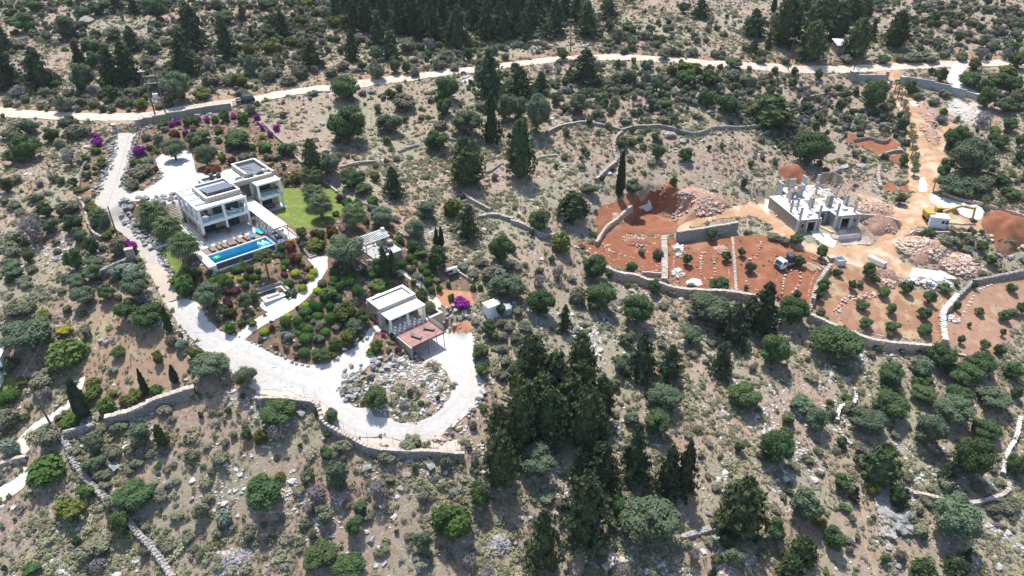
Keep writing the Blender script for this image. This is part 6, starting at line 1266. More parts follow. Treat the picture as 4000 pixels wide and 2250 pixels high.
V4(0,0,"c 270 510 220 320;c 25 510 190 320;c 20 290 100 200;c 580 400 90 190;c 815 490 160 300;c 940 480 190 330;c 985 290 130 190;c 1370 400 210 330;c 1430 190 230 330;c 880 30 110 130;c 1000 40 90 130;c 1690 290 140 300;c 1820 90 60 130;c 1895 250 45 100;B 1160 50 170 170;g 165 160 190 140;g 75 90 100 70;g 245 30 150 80;o 470 190 190 170;o 605 90 130 100;g 740 50 160 110;o 850 240 170 100;s 710 245 80 70;s 250 240 100 70;s 345 260 80 80;g 675 355 140 130;o 610 560 200 210;o 700 440 130 120;o 1110 330 130 120;g 1180 360 80 80;O 1335 650 230 210;o 1165 650 130 120;g 830 690 110 120;s 1010 690 90 80;s 470 770 130 140;d 140 680 170 90;d 690 670 110 90;s 700 770 100 80;d 1570 470 130 110;s 1270 530 100 80;s 1590 590 150 110;s 1720 600 100 90;y 1800 600 120 100;o 1890 480 120 150;y 1880 370 100 90;g 1700 120 170 100;g 1640 40 100 90;s 50 760 90 80;s 930 760 110 90;y 1050 780 110 90;y 1530 700 150 80;y 1850 710 90 60;o 205 940 160 130;o 510 920 150 130;s 80 1000 150 110;g 380 1010 130 110;s 580 980 200 110;B 190 1090 240 190;g 110 1170 180 130;s 440 1070 90 90;d 520 1190 130 140;s 110 1350 100 80;g 30 1390 120 120;g 550 1370 80 70;s 560 190 100 60;s 420 590 110 80;s 1130 450 110 80;s 1240 300 110 80;s 130 330 120 80;s 330 690 90 80;s 1220 790 90 60;s 780 340 80 60;"
 "v 740 1065 90 70;k 720 1130 80 60;k 645 1190 60 60;k 650 1250 60 50;g 650 1320 70 60;g 765 1240 80 60;y 760 1200 60 30;k 725 1300 60 40;y 590 1430 80 50;k 655 1420 40 30;a 675 1290 70 50;r 710 1265 40 40;v 1045 1130 110 80;v 1395 1000 60 60;v 1340 920 50 40;v 1760 870 60 50;k 1410 905 90 90;k 1475 905 70 80;k 1230 930 90 60;k 1620 890 70 70;k 1690 870 80 100;k 1830 880 100 110;O 1310 1120 190 170;O 1550 1170 190 170;g 1490 1030 200 130;g 1800 1035 240 130;s 1190 1035 80 70;r 1315 1000 90 80;s 1100 1030 80 60;k 1125 1110 50 50;y 1190 1140 50 40;w 1120 1200 90 70;k 1020 1220 90 60;s 1065 1290 190 110;s 990 1390 120 90;r 1600 1265 150 50;m 1750 1210 70 60;y 1680 1190 60 80;y 1650 980 70 60;k 1650 1050 60 60;w 1910 1170 50 50;s 1840 1180 90 60;r 1170 1270 50 50;k 1900 1100 70 60;s 1740 1100 90 60;w 1240 970 60 50;s 1880 820 90 90")
V4(1,0,"c 600 60 110 220;c 720 110 130 250;c 820 100 140 270;c 920 220 130 250;c 1010 340 150 210;c 1080 100 150 310;c 1180 120 150 310;c 1320 150 150 310;c 1410 90 120 260;c 1520 200 170 320;c 1640 70 150 290;c 1740 140 150 310;c 1850 130 150 310;c 960 60 120 260;c 650 -40 120 220;c 770 -50 120 220;c 870 -60 120 220;c 1000 -60 130 230;c 1130 -60 130 230;c 1250 -20 130 230;c 1370 -60 130 230;c 1480 -50 130 230;c 1580 -40 130 230;c 1690 -70 130 230;c 1800 -60 130 230;c 1900 -30 130 230;c 1240 170 120 240;c 1450 240 100 160;c 190 180 110 200;c 410 400 190 220;c 720 340 100 230;o 330 85 80 80;o 370 150 80 80;y 320 150 90 70;y 610 150 140 100;g 130 140 90 100;g 90 230 110 90;g 250 20 80 60;g 170 290 90 80;y 110 340 150 120;s 50 450 120 110;s 500 80 80 70;y 460 190 70 50;s 80 560 130 110;s 240 590 150 100;s 340 540 120 110;d 440 520 80 70;s 150 540 90 80;g 800 490 80 70;s 910 520 130 150;o 1040 480 110 120;g 1130 500 80 90;s 1200 530 90 90;o 900 390 110 110;s 1150 330 160 110;d 1300 330 130 110;s 1430 400 120 100;s 1380 480 100 90;g 1600 400 90 100;s 1700 470 100 70;y 1640 320 100 70;s 1790 370 90 80;s 1880 420 80 60;y 550 280 60 50;s 780 270 100 70;y 270 310 110 80;s 560 540 120 80;s 650 490 110 70;s 1500 500 90 60;g 70 20 130 70;y 380 20 90 60;"
 "B 660 650 240 190;B 1440 650 200 190;B 690 930 310 280;o 1000 920 210 160;y 1020 700 80 80;g 1360 1050 200 160;g 1420 790 130 140;s 1080 660 60 80;s 1130 760 200 100;O 1590 920 260 200;s 1390 940 110 70;s 1700 790 110 80;c 1760 550 210 370;c 1775 880 130 380;C 1590 1220 260 380;C 420 1190 150 280;c 1030 1370 140 240;o 550 1230 170 170;g 725 1330 200 160;g 230 1120 150 110;o 1880 790 170 200;g 800 1420 150 80;k 985 1210 50 40;y 300 1340 80 90;y 230 1370 70 60;f 120 1230 35 30;y 95 1250 50 35;k 60 1100 120 90;l 45 1030 40 35;v 15 930 30 50;v 45 960 40 50;v 105 1005 50 60;v 545 1370 25 25;p 410 1340 150 160;w 295 1215 40 30;s 150 1180 90 60;s 90 1180 70 60;g 210 1250 40 40;s 200 860 70 50;s 430 700 80 50;s 520 1150 70 50;s 900 1240 60 50;s 960 720 50 40;s 1250 880 60 40;s 600 1170 90 50;s 1060 1190 60 50;s 1800 1330 60 60;s 1100 830 60 40")
V4(2,0,"c 20 110 120 290;c 90 190 130 210;c 140 100 150 220;c 200 40 130 220;c 330 130 140 270;c 290 220 140 130;c 400 40 120 220;c 490 60 110 210;c 570 140 160 260;c 730 60 140 140;c 1430 60 130 150;c 1830 170 160 210;c 1830 350 80 120;c 560 490 220 250;c 1050 800 50 90;c 220 610 110 150;C 60 1130 210 450;c 60 610 170 220;c 60 -40 130 210;c 260 -40 130 210;g 390 400 110 90;o 1150 410 100 70;o 1020 480 110 90;o 1680 470 130 80;o 1300 50 80 80;o 800 270 80 110;o 890 570 110 130;o 1100 610 110 150;s 1010 580 80 110;o 500 780 130 150;o 330 730 80 120;O 190 850 230 290;o 50 800 140 160;s 780 740 80 70;s 690 720 90 80;g 1320 570 150 120;g 1510 580 180 130;g 1460 720 130 130;g 1640 770 200 170;g 1160 770 130 80;s 1050 730 70 60;g 930 850 50 50;g 740 830 60 60;y 1330 500 170 50;y 1200 520 90 80;s 1670 550 150 100;s 1770 600 110 90;s 1890 590 60 50;g 740 180 80 90;g 880 200 130 70;s 910 310 80 90;s 1010 260 80 70;s 1220 380 100 70;s 1370 380 100 80;s 1530 400 70 60;s 1890 400 70 90;s 1770 350 80 60;g 840 1070 90 90;g 1080 1030 60 90;g 1105 1140 100 120;g 1310 1160 120 110;g 1590 1100 50 50;g 1805 1230 50 60;g 1490 1110 40 60;g 680 1340 50 50;o 920 1400 150 120;o 590 1420 150 100;o 830 1190 60 120;g 1750 1370 70 100;g 1220 1370 70 90;s 1060 1220 80 50;g 400 610 70 70;g 800 480 60 80;d 270 510 120 80;d 350 520 90 70;i 825 1330 62 340;s 620 600 110 60;s 720 620 110 60;s 660 850 90 50;s 1140 900 120 50;s 860 900 100 50;s 1250 740 60 60;y 1490 640 40 30;s 1880 450 80 60;s 1400 870 80 40;s 1600 250 80 50;s 1200 200 70 40;s 1500 140 60 40;s 1480 210 50 60;s 1080 320 60 50;s 400 1180 60 50;s 540 1120 60 60;g 330 1250 40 40;g 570 1160 50 50;k 1270 830 40 30")
V4(3,0,"C 150 170 230 350;C 380 120 200 290;C 350 310 200 290;C 540 170 170 280;C 640 60 160 190;C 740 40 120 150;C 690 290 180 290;c 800 220 70 150;C 980 220 170 260;c 300 400 90 110;c 10 310 50 170;i 50 30 40 120;C 270 40 130 130;C 480 40 130 150;B 820 690 200 230;C 30 830 330 240;B 330 1100 300 280;g 1080 650 90 110;g 670 685 50 60;g 595 705 70 60;g 550 790 80 100;g 290 800 90 80;g 445 1000 45 60;s 955 970 50 50;g 1020 930 90 140;g 1030 1200 80 100;k 1330 830 70 60;s 310 920 40 50;g 200 530 70 60;g 390 555 80 80;g 190 620 70 60;g 20 690 60 80;s 20 560 50 60;g 1570 480 110 90;g 1310 560 100 110;g 1240 530 60 60;g 1540 590 180 120;g 1650 640 120 110;g 1750 590 170 100;g 1860 620 140 130;g 1900 440 150 130;g 1660 720 150 160;g 1800 790 180 110;g 1830 930 120 110;d 1630 890 170 120;B 1440 1030 200 180;O 1540 1180 340 280;g 1740 1050 150 130;g 1910 1050 80 110;g 1910 1170 70 90;g 1330 1290 100 110;o 1420 1390 260 140;o 1600 1370 250 130;g 1780 1350 130 90;y 1820 520 140 80;s 1900 720 120 130;y 1720 980 100 70;g 1800 1430 100 60;g 1450 280 70 80;g 1280 110 110 80;s 1400 100 90 60;s 1560 160 90 60;g 1600 200 60 60;g 1620 320 60 60;g 1730 170 80 60;s 1850 150 80 60;g 1850 350 100 70;s 1700 240 50 40;d 1800 400 90 100;d 1620 400 120 100;s 1100 420 150 90;g 880 440 100 70;s 1000 430 80 60;s 1230 430 130 70;s 1470 410 100 90;s 600 440 110 60;s 130 450 90 60;s 380 860 80 60;s 420 820 60 40;s 700 1010 60 40;s 660 1150 60 60;s 240 440 60 50;s 1370 220 70 50;s 1500 60 90 60;s 1700 60 80 50;s 1850 60 90 70;s 1200 30 90 60;s 1500 250 80 50;s 1880 250 80 60;s 1780 240 70 60;s 1560 300 60 40;s 1420 170 60 40;s 1240 310 60 40;s 1680 340 90 60;d 1320 900 110 60;s 1130 720 90 50;s 1260 760 90 60;s 1340 700 90 60;s 1100 660 100 60;s 930 760 80 60;s 900 800 100 60;"
 "q 970 645 60 90;q 990 690 50 90;q 1015 735 50 95;q 1030 795 50 90;q 1040 840 50 80;q 1052 885 50 80;q 1082 975 50 90;q 1090 1020 50 80;q 1103 1060 50 90;q 1095 1140 60 90;q 1115 1190 60 90;q 1105 1240 60 80;q 1110 1295 60 80;q 1260 1395 50 100;q 1380 1430 60 70;q 1520 1440 50 60")
V4(0,1,"g 340 120 130 130;g 540 230 160 150;o 370 240 130 130;o 590 320 140 130;g 670 390 130 150;s 770 410 80 70;s 500 110 180 120;s 240 200 110 90;d 230 270 260 250;s 100 330 150 120;s 80 430 170 130;g 200 470 100 120;g 545 500 150 180;o 700 600 160 130;o 700 520 140 70;o 80 540 150 90;s 240 580 80 60;o 90 600 160 110;o 620 770 180 160;o 580 660 160 120;g 805 750 150 140;O 1030 700 240 210;d 1110 800 140 120;g 955 870 190 160;B 1130 920 260 190;o 1030 950 130 120;s 100 890 160 120;s 210 870 130 90;O 200 1080 390 290;k 480 1190 340 260;y 330 920 120 60;s 500 880 80 70;f 490 1035 120 70;k 615 910 80 60;k 895 1200 120 90;y 1190 1240 90 120;w 850 1340 70 60;n 1290 1110 100 110;w 1360 1150 110 100;y 1470 1210 120 130;O 1590 1310 300 230;O 1850 1400 190 180;g 50 1300 170 120;s 320 1400 190 130;y 170 1420 100 60;y 690 1430 130 60;i 1255 970 60 200;i 1075 1445 55 215;i 1305 1380 60 150;p 1150 160 200 170;p 1265 270 200 170;p 1395 430 210 230;p 745 190 140 130;k 1390 680 180 190;y 690 110 100 80;s 650 60 80 60;k 800 320 90 60;s 890 390 150 220;v 985 400 90 110;y 850 280 60 40;w 930 580 200 80;s 870 620 70 80;k 1000 580 90 60;k 1040 510 60 50;s 180 660 100 60;s 480 640 80 80;s 200 700 90 60;s 60 660 80 50;s 420 370 60 50;s 430 440 70 50;s 110 90 110 70;s 30 60 80 60;s 260 30 120 60;s 150 140 100 60;s 460 740 70 50;"
 "O 1575 780 220 200;k 1340 660 130 80;l 1700 560 50 60;b 1790 580 80 60;b 1880 580 60 60;l 1815 525 50 60;b 1880 510 70 50;b 1670 650 80 60;l 1740 640 40 30;b 1730 680 50 50;b 1660 690 50 50;l 1810 655 40 30;m 1780 740 80 60;m 1720 750 60 50;m 1700 810 60 50;m 1730 840 60 60;b 1860 640 40 80;b 1850 700 50 50;O 1840 830 120 200;o 1915 770 80 110;g 1690 890 80 90;y 1750 900 70 70;k 1730 1010 100 130;k 1820 980 70 60;k 1900 980 80 70;k 1640 960 50 60;k 1600 660 90 60;y 1560 720 70 50;s 1640 600 60 60;y 1580 600 60 60;a 1710 705 50 40;b 1910 650 40 50;g 1480 600 90 90;k 1440 620 80 110;m 1730 930 60 50;a 1930 690 50 40;s 1040 250 60 40;b 1590 560 50 40;k 1540 800 60 40;s 1620 730 60 40")
V4('L',0,"r 390 170 130 130;r 445 300 150 140;r 570 430 90 70;r 1510 50 110 90;m 555 560 70 70;m 320 490 80 60;m 395 415 70 60;r 180 1100 70 110;m 460 1425 70 60;r 465 870 50 50;b 290 205 80 80;b 330 365 90 75;b 300 300 60 60;w 260 275 60 70;b 365 600 100 80;s 505 570 60 50;b 890 460 110 90;b 1080 500 130 110;b 1030 560 150 90;b 895 540 100 70;b 1310 500 80 70;b 1230 470 80 50;b 1365 355 80 80;b 1375 430 80 90;b 1650 380 100 100;b 1745 310 90 80;b 1790 355 70 60;s 1770 420 90 70;b 1745 460 70 70;s 1790 500 80 60;b 1895 420 100 70;b 1935 475 80 70;b 1950 580 100 100;b 1780 585 50 60;b 1995 510 50 40;b 1150 690 110 140;b 925 760 90 80;b 830 800 80 60;b 835 860 80 80;b 650 850 90 110;b 710 870 90 110;b 555 910 130 100;k 575 970 110 90;b 695 960 110 80;b 840 990 110 110;b 335 1035 110 120;b 470 1020 100 100;b 580 1110 110 90;b 530 1090 80 80;b 775 1145 110 80;b 560 1215 130 110;s 715 1100 100 100;s 730 1040 120 80;s 650 1030 70 70;b 545 1380 110 100;s 920 860 110 80;s 920 1085 120 90;s 710 1215 130 110;b 940 635 90 90;b 430 730 50 50;b 355 730 50 40;b 1640 520 70 70;l 445 480 90 70;l 655 475 80 70;l 620 530 75 60;l 530 650 85 75;l 310 425 50 60;l 560 840 70 50;l 355 965 80 40;l 90 1145 90 70;l 690 675 80 50;f 380 120 70 40;f 630 400 50 40;l 200 285 40 50;k 895 1260 180 190;k 800 700 220 170;g 740 1390 220 140;k 1390 610 200 130;k 1490 610 100 60;k 1220 700 80 80;k 850 590 90 60;k 1880 725 140 190;k 1990 665 100 120;k 2075 655 80 90;k 2180 605 70 80;k 2205 755 90 110;k 1620 90 100 90;y 680 170 230 130;k 520 380 80 80;y 1010 920 240 230;g 1220 970 200 200;o 1130 1060 220 180;y 1040 1190 220 200;g 1060 830 180 150;g 1790 170 110 110;g 1870 250 170 100;O 1020 220 460 400;c 1440 350 120 360;c 1540 370 110 320;C 2050 300 230 280;i 2040 90 60 220;i 2095 80 62 230;v 2200 440 70 60;v 2330 810 200 170;v 1440 1180 60 60;a 290 550 90 80;a 340 660 120 80;a 435 660 100 80;a 505 510 70 60;a 1005 710 50 60;a 665 1270 50 40;a 1215 560 80 80;a 1195 490 70 60;a 215 420 80 80;s 750 580 130 110;s 1840 510 120 90;s 2040 560 100 70;w 340 1180 130 120;w 300 1110 60 60;s 460 1290 110 80;s 220 1300 80 80;s 340 1320 70 80;s 45 1220 70 80;n 530 160 110 100;g 1535 1185 60 70;g 1600 1230 70 80;s 1540 1270 80 70;g 1670 1310 70 70;f 1620 1290 50 40;k 1370 1310 130 150;y 1500 1350 80 70;m 1610 1350 90 80;s 1690 1380 120 80;k 1300 1370 110 80;k 1430 1130 50 50;k 480 1150 80 60;y 640 1165 60 50;b 1480 590 70 60;g 900 430 110 80;g 1660 130 60 60;b 130 330 60 60;b 20 460 60 60;b 20 540 60 60;l 20 580 60 40;k 800 1350 70 70;y 880 1400 90 80;s 980 1290 90 80;k 480 1090 60 60")
V4(1,0,"v 150 960 60 60;v 5 880 50 50")
V4(0,0,"v 1290 930 60 50;v 1560 900 50 50;v 1640 960 50 40;v 720 1020 60 50;n 1450 960 60 60;v 1500 890 40 40")
V4(1,1,"O 950 190 200 170;o 1270 130 190 150;o 1205 270 170 150;y 1480 110 160 150;c 1600 215 170 270;B 1850 420 200 220;p 440 40 160 170;p 490 120 170 190;p 740 200 180 200;r 575 290 90 100;r 435 300 70 60;g 340 300 90 100;k 480 310 80 110;y 430 390 150 90;k 1080 340 70 60;k 770 80 90 80;g 690 80 90 90;m 640 40 80 70;r 830 210 70 60;g 1175 400 90 90;s 1010 380 70 60;g 1760 1020 130 130;g 1690 1200 140 130;g 1700 1330 120 110;s 1660 970 80 60;o 1850 680 240 190;g 1840 880 90 110;s 1780 600 200 90;s 1640 610 110 70;p 1310 870 90 80;k 1640 710 60 60;k 1690 715 50 50;y 1380 480 60 40;g 1240 430 80 70;k 630 30 60 60;k 880 60 90 70;s 870 110 80 60;s 1850 980 90 70;s 1870 1080 90 80;s 1860 1180 90 80;s 1880 1280 90 80;s 1850 1380 90 80;s 1900 1010 70 70;s 1800 1100 60 50;s 1560 370 60 50;s 1490 270 70 50;s 1700 520 130 70;s 1560 560 90 60;s 1880 560 80 70;k 600 160 60 50")
V4(2,1,"g 210 200 190 160;y 370 370 170 180;C 470 110 230 240;g 15 420 60 100;B 630 550 210 210;B 905 560 90 90;z 1515 310 100 100;z 1325 505 85 90;z 1620 485 85 80;z 1735 450 65 75;o 1800 560 90 100;g 1570 690 170 120;d 350 610 120 160;d 210 670 130 110;o 30 720 150 200;B 220 830 230 220;s 500 760 160 160;B 670 780 250 230;B 945 870 250 250;g 1080 710 110 120;O 1480 880 370 260;o 1360 1070 180 170;c 1690 980 220 320;c 1800 900 150 270;c 1920 860 230 400;s 530 410 60 50;g 300 500 60 60;g 150 300 50 60;y 870 690 70 40;c 400 950 100 220;C 150 1330 320 500;C 330 1400 260 420;C 520 1280 240 430;C 440 1560 300 400;C 100 1620 260 420;C 600 1700 260 400;C 230 1560 260 420;C 520 1450 240 380;C 350 1700 240 360;C 680 1560 200 340;g 90 1400 160 160;o 120 1210 200 180;o 40 1330 150 160;o 860 1110 130 110;c 990 1230 200 370;o 830 1290 170 170;c 1200 1280 180 290;c 1590 1250 150 260;s 1360 1200 110 80;s 1130 1140 90 70;g 740 620 60 60;g 1770 720 40 60;s 1140 850 90 60;s 100 1010 130 90;s 40 900 90 80;s 1200 750 80 60;s 450 650 90 60;s 1180 690 50 40;s 540 1000 60 40;s 30 1100 90 90;s 20 650 80 60;s 30 560 100 60;s 610 880 80 50;s 1500 1130 80 50;s 100 540 60 50;s 1100 460 90 90;s 980 450 60 60")
V4(1,2,"B 160 200 300 230;d 150 370 160 190;y 30 400 110 140;B 900 90 200 190;o 560 230 130 130;s 690 440 160 110;s 990 540 150 110;g 520 520 120 110;o 590 670 210 230;s 660 560 60 80;d 1650 560 100 110;g 1700 820 190 240;k 1480 1010 300 300;B 40 820 330 300;d 450 830 190 180;d 400 940 120 120;s 520 970 140 150;d 920 800 200 200;g 740 1060 150 170;s 1270 820 120 110;o 1250 1190 160 200;g 470 1290 280 220;g 700 1370 260 150;d 1600 1340 170 160;s 1250 1330 130 100;g 1200 630 60 80;s 1430 590 100 110;s 380 690 130 90;s 330 790 110 90;y 180 690 100 70;s 420 1130 80 120;s 1170 440 170 60;g 1165 60 60 60;k 1245 140 60 60;k 1370 100 40 80;d 1115 150 90 50;k 750 95 50 30;C 1850 560 240 420;C 1840 330 220 360;s 850 1000 80 60;g 1340 530 90 70;k 1220 530 60 40;g 540 380 60 60;k 330 460 40 50;s 140 1120 60 60;s 260 1180 60 60;s 60 1060 60 50;s 800 900 80 60;s 1010 700 90 70;s 680 900 90 70;g 820 1010 70 60;s 1400 760 70 60;s 1650 640 80 60;s 1640 300 80 80;g 1720 180 70 60;s 1600 450 70 60;g 380 150 80 60;g 460 200 60 60;k 1060 1110 40 40;s 980 1230 80 60;s 1150 1150 70 60;s 1460 1300 70 60;s 200 1010 60 50;s 330 1250 60 50;s 100 1200 60 40")
V4(2,2,"O 200 550 330 220;c 500 620 130 300;c 650 570 160 290;c 700 620 250 390;c 940 500 200 420;c 560 920 370 580;c 240 1180 260 470;c 1190 660 230 420;c 1320 640 170 440;O 1150 100 270 210;B 1100 280 220 220;o 900 250 130 110;O 1050 1050 480 430;C 1740 930 350 460;g 790 900 160 190;s 270 840 140 80;B 1760 80 270 220;g 1720 470 80 90;o 1680 1310 160 180;d 1370 1290 130 180;d 840 1400 170 130;s 600 1400 110 70;g 1620 1180 110 130;c 1520 1420 60 100;s 780 220 80 60;C 560 250 260 480;C 280 230 280 420;C 60 260 220 440;s 1400 330 90 60;s 1330 380 70 50;s 1490 450 70 50;g 700 160 50 50;s 60 810 60 60;s 160 870 60 50;s 1480 690 60 40;k 1650 680 40 30;s 1500 1180 110 60;s 370 900 90 90;s 120 1370 80 60;s 1540 780 70 60;y 650 1280 70 90;s 1420 540 50 50")
V4(3,2,"B 70 470 260 290;o 280 150 220 140;o 380 260 190 200;s 480 220 80 80;O 760 270 280 210;B 930 150 300 230;B 1170 60 200 140;O 1400 190 300 240;O 1230 350 250 260;B 1640 330 230 180;B 1560 530 300 370;B 1890 600 160 270;g 1890 60 100 150;g 1450 60 220 150;o 1700 100 260 110;C 860 600 270 330;g 560 430 80 90;o 300 900 260 270;g 560 730 130 130;c 660 830 70 130;y 800 790 110 110;g 1000 830 160 190;c 1380 660 110 190;O 1440 1010 400 370;g 500 1150 180 200;y 390 1040 110 100;C 260 1260 220 250;C 180 1370 170 180;C 1180 1390 170 160;C 1430 1370 170 160;c 1510 1290 60 130;c 1000 940 80 110;s 1200 880 100 70;s 1830 910 170 130;g 60 1090 170 200;s 1000 1290 90 100;g 890 1320 80 140;s 1700 930 110 90;y 440 1420 60 50;g 930 0 150 80;g 580 930 100 80;s 1060 700 90 80;s 1250 780 110 60;s 640 1010 60 70;s 620 1250 60 80;s 680 1150 50 60;s 800 1000 50 60;s 700 470 110 60;s 200 620 90 60;s 300 560 90 60;s 520 490 90 60;s 380 500 80 50;s 1720 1000 60 50;s 1850 1010 60 60;s 120 850 60 60;s 60 950 80 60;s 1600 780 110 50;y 470 130 60 50;g 590 100 90 60;s 1150 960 60 70;s 1700 640 70 60;s 1750 740 80 60")
V4(3,1,"z 1005 50 90 85;z 220 350 110 95;z 415 450 100 110;z 245 520 85 90;B 760 580 110 130;z 810 655 80 80;z 525 605 80 65;B 425 700 110 110;g 380 770 85 90;z 640 700 80 85;z 885 755 110 85;z 1045 720 110 100;z 1225 795 105 100;z 715 850 105 80;z 940 880 90 90;z 1180 915 115 100;z 740 985 105 85;z 945 1010 115 90;z 1195 1040 130 85;g 1210 305 120 90;g 1450 330 70 70;s 1330 360 170 80;g 1625 400 100 90;g 1685 505 100 80;g 1340 720 110 80;g 1560 690 60 70;z 1840 720 85 70;z 1430 860 60 80;z 1600 900 80 60;z 1520 1000 35 50;z 1460 1110 60 70;z 1790 935 110 90;z 1775 1060 50 70;z 1640 1150 80 80;z 1750 1190 95 90;s 1860 900 90 70;g 1920 870 80 150;B 1310 1220 220 190;B 200 880 240 240;B 60 1180 240 260;B 520 1130 400 230;B 930 1370 200 170;o 1180 1310 190 170;g 1180 1430 180 110;g 1390 1340 130 110;B 1600 1280 250 180;B 1500 1370 270 170;g 1850 1330 170 150;g 220 770 70 80;q 1640 70 60 90;q 1760 90 60 90;q 1510 30 60 90;s 50 330 120 70;s 130 360 90 60;s 1430 370 90 70;s 1530 350 80 60;s 400 890 80 80;g 830 1170 80 60;g 1010 1190 70 50;g 1130 1190 70 50;s 780 1220 80 60;s 1420 680 60 50;s 700 690 60 60;s 1500 430 90 60;s 1560 520 90 50;s 1610 610 90 50;g 1780 60 50 40;s 430 960 60 60;s 920 1250 60 50;s 600 1360 70 50;s 530 1320 90 60;s 330 1400 100 60;s 300 1250 50 50;y 1110 1440 60 30;g 1860 20 120 70")
V4(0,2,"i 585 125 115 310;k 345 620 340 230;y 520 930 230 190;k 640 800 130 130;o 1035 370 200 190;C 1205 390 100 190;o 700 450 140 160;o 700 600 180 150;B 1010 830 310 220;g 890 1040 170 200;k 965 1130 100 90;s 1080 1260 80 130;s 700 1220 230 150;d 730 1360 150 130;g 235 1390 140 110;g 570 1180 70 110;g 30 1390 50 90;w 1680 990 150 150;s 1440 530 120 100;s 1660 560 150 130;s 1500 950 130 150;s 1240 180 130 90;k 800 160 150 150;y 1010 90 170 90;n 930 130 70 70;k 1170 30 120 80;k 520 280 150 110;s 370 370 180 160;s 330 430 100 90;w 60 460 150 160;s 60 250 170 150;g 180 245 80 60;b 75 80 120 80;b 10 130 70 80;d 330 70 150 120;k 700 60 150 110;g 1860 380 90 110;s 1640 1110 100 90;s 1870 1110 120 120;s 1330 990 110 80;s 900 310 130 90;s 760 320 110 80;s 730 380 110 90;s 860 500 130 110;s 980 490 100 60;s 1130 510 110 80;s 1030 590 110 80;s 980 640 90 60;s 560 500 100 60;s 590 560 90 70;s 770 680 130 80;s 790 750 100 70;s 1210 830 130 90;s 1550 730 120 90;s 1560 860 110 90;s 1100 1060 90 80;s 1420 1160 90 80;s 1460 1230 90 70;s 1260 1240 90 70;g 1510 230 50 80;g 1410 50 90 60;s 1480 90 90 60;g 1190 620 50 40;s 1440 620 60 50;s 1590 660 60 60;s 1310 600 60 50;s 1330 730 70 50;s 1260 650 60 50;g 1720 200 60 60;s 1600 200 70 50;s 1760 380 60 60;s 1560 470 70 50;s 1500 1280 80 60;s 1640 1370 90 60;y 1640 1200 60 50;a 160 80 60 60;a 230 150 60 60;a 480 215 120 60;a 60 640 60 50;y 850 60 80 50;s 1700 440 60 60;s 1400 400 50 60;s 1300 260 60 50;y 520 220 80 50;s 430 250 60 40;g 1830 90 50 50;g 110 1020 30 30;s 1850 320 60 60;s 560 1050 50 50;y 30 370 60 40;y 100 350 60 40")
# ------------------------------------------------------------ place plants
items=[]
for (k,px,py,w,h) in PL_:
    desc,catg,name,shape,mk=KD[k]
    # camera distance, then real size; iterate once because height moves the hit point
    up=1.0
    for _ in range(3):
        g,t=hit(px,py,up=up); W_m=w*t/F; phi=math.asin(min(.98,(CAMZ-g[2])/max(np.linalg.norm(g-np.array([0,0,CAMZ])),1)))
        hp=h*t/F; Hm=math.sqrt(max(hp*hp-(W_m*math.sin(phi))**2,(hp*.35)**2))/math.cos(phi) if k not in 'cCi' else max(hp-.35*W_m*math.sin(phi),hp*.6)/math.cos(phi)
        Hm=min(max(Hm,W_m*.55),W_m*(1.25 if k not in 'cCipq' else 9)); trunk=0.0
        if k in 'goBOz': trunk=Hm*.16
        if k in 'pq': trunk=max(0,Hm-W_m*.55)
        up=(Hm+trunk)/2 if k not in 'cCipq' else Hm/2
    items.append([k,px,py,g,W_m,Hm,trunk,desc,catg,name,shape,mk])
# labels: nearest landmark, side, rank
from collections import defaultdict
grp=defaultdict(list)
for i,it in enumerate(items):
    px,py=it[1],it[2]; j=min(range(len(LM)),key=lambda q:(px-LM[q][1])**2+(py-LM[q][2])**2); dx,dy=px-LM[j][1],py-LM[j][2]
    side=('right of' if dx>0 else 'left of') if abs(dx)>abs(dy) else ('below' if dy>0 else 'above')
    grp[(it[7],j,side)].append((dx*dx+dy*dy,i))
LAB={}
for (d_,j,side),L in grp.items():
    L.sort()
    for r_,(_,i) in enumerate(L): LAB[i]=f"{d_}, {ordn(r_)} one {side} the {LM[j][0]}" if len(L)>1 else f"{d_} {side} the {LM[j][0]}"
GROUPN={'g':'dark green hillside trees','o':'olive trees on the slopes','s':'grey scrub bushes','d':'dry leafless bushes','y':'yellowish bushes','k':'bright green shrubs','w':'pale shrubs','b':'clipped ball shrubs in the garden','l':'lime ball shrubs','r':'red brown shrubs','m':'plum shrubs','v':'bougainvilleas','n':'oleanders','f':'yellow flowering plants','c':'conical wild cypresses','C':'ragged dark cypresses','i':'column cypresses','p':'fan palms','q':'young palms along the drive','a':'agaves','B':'dense round trees','O':'large olives','z':'orchard trees'}
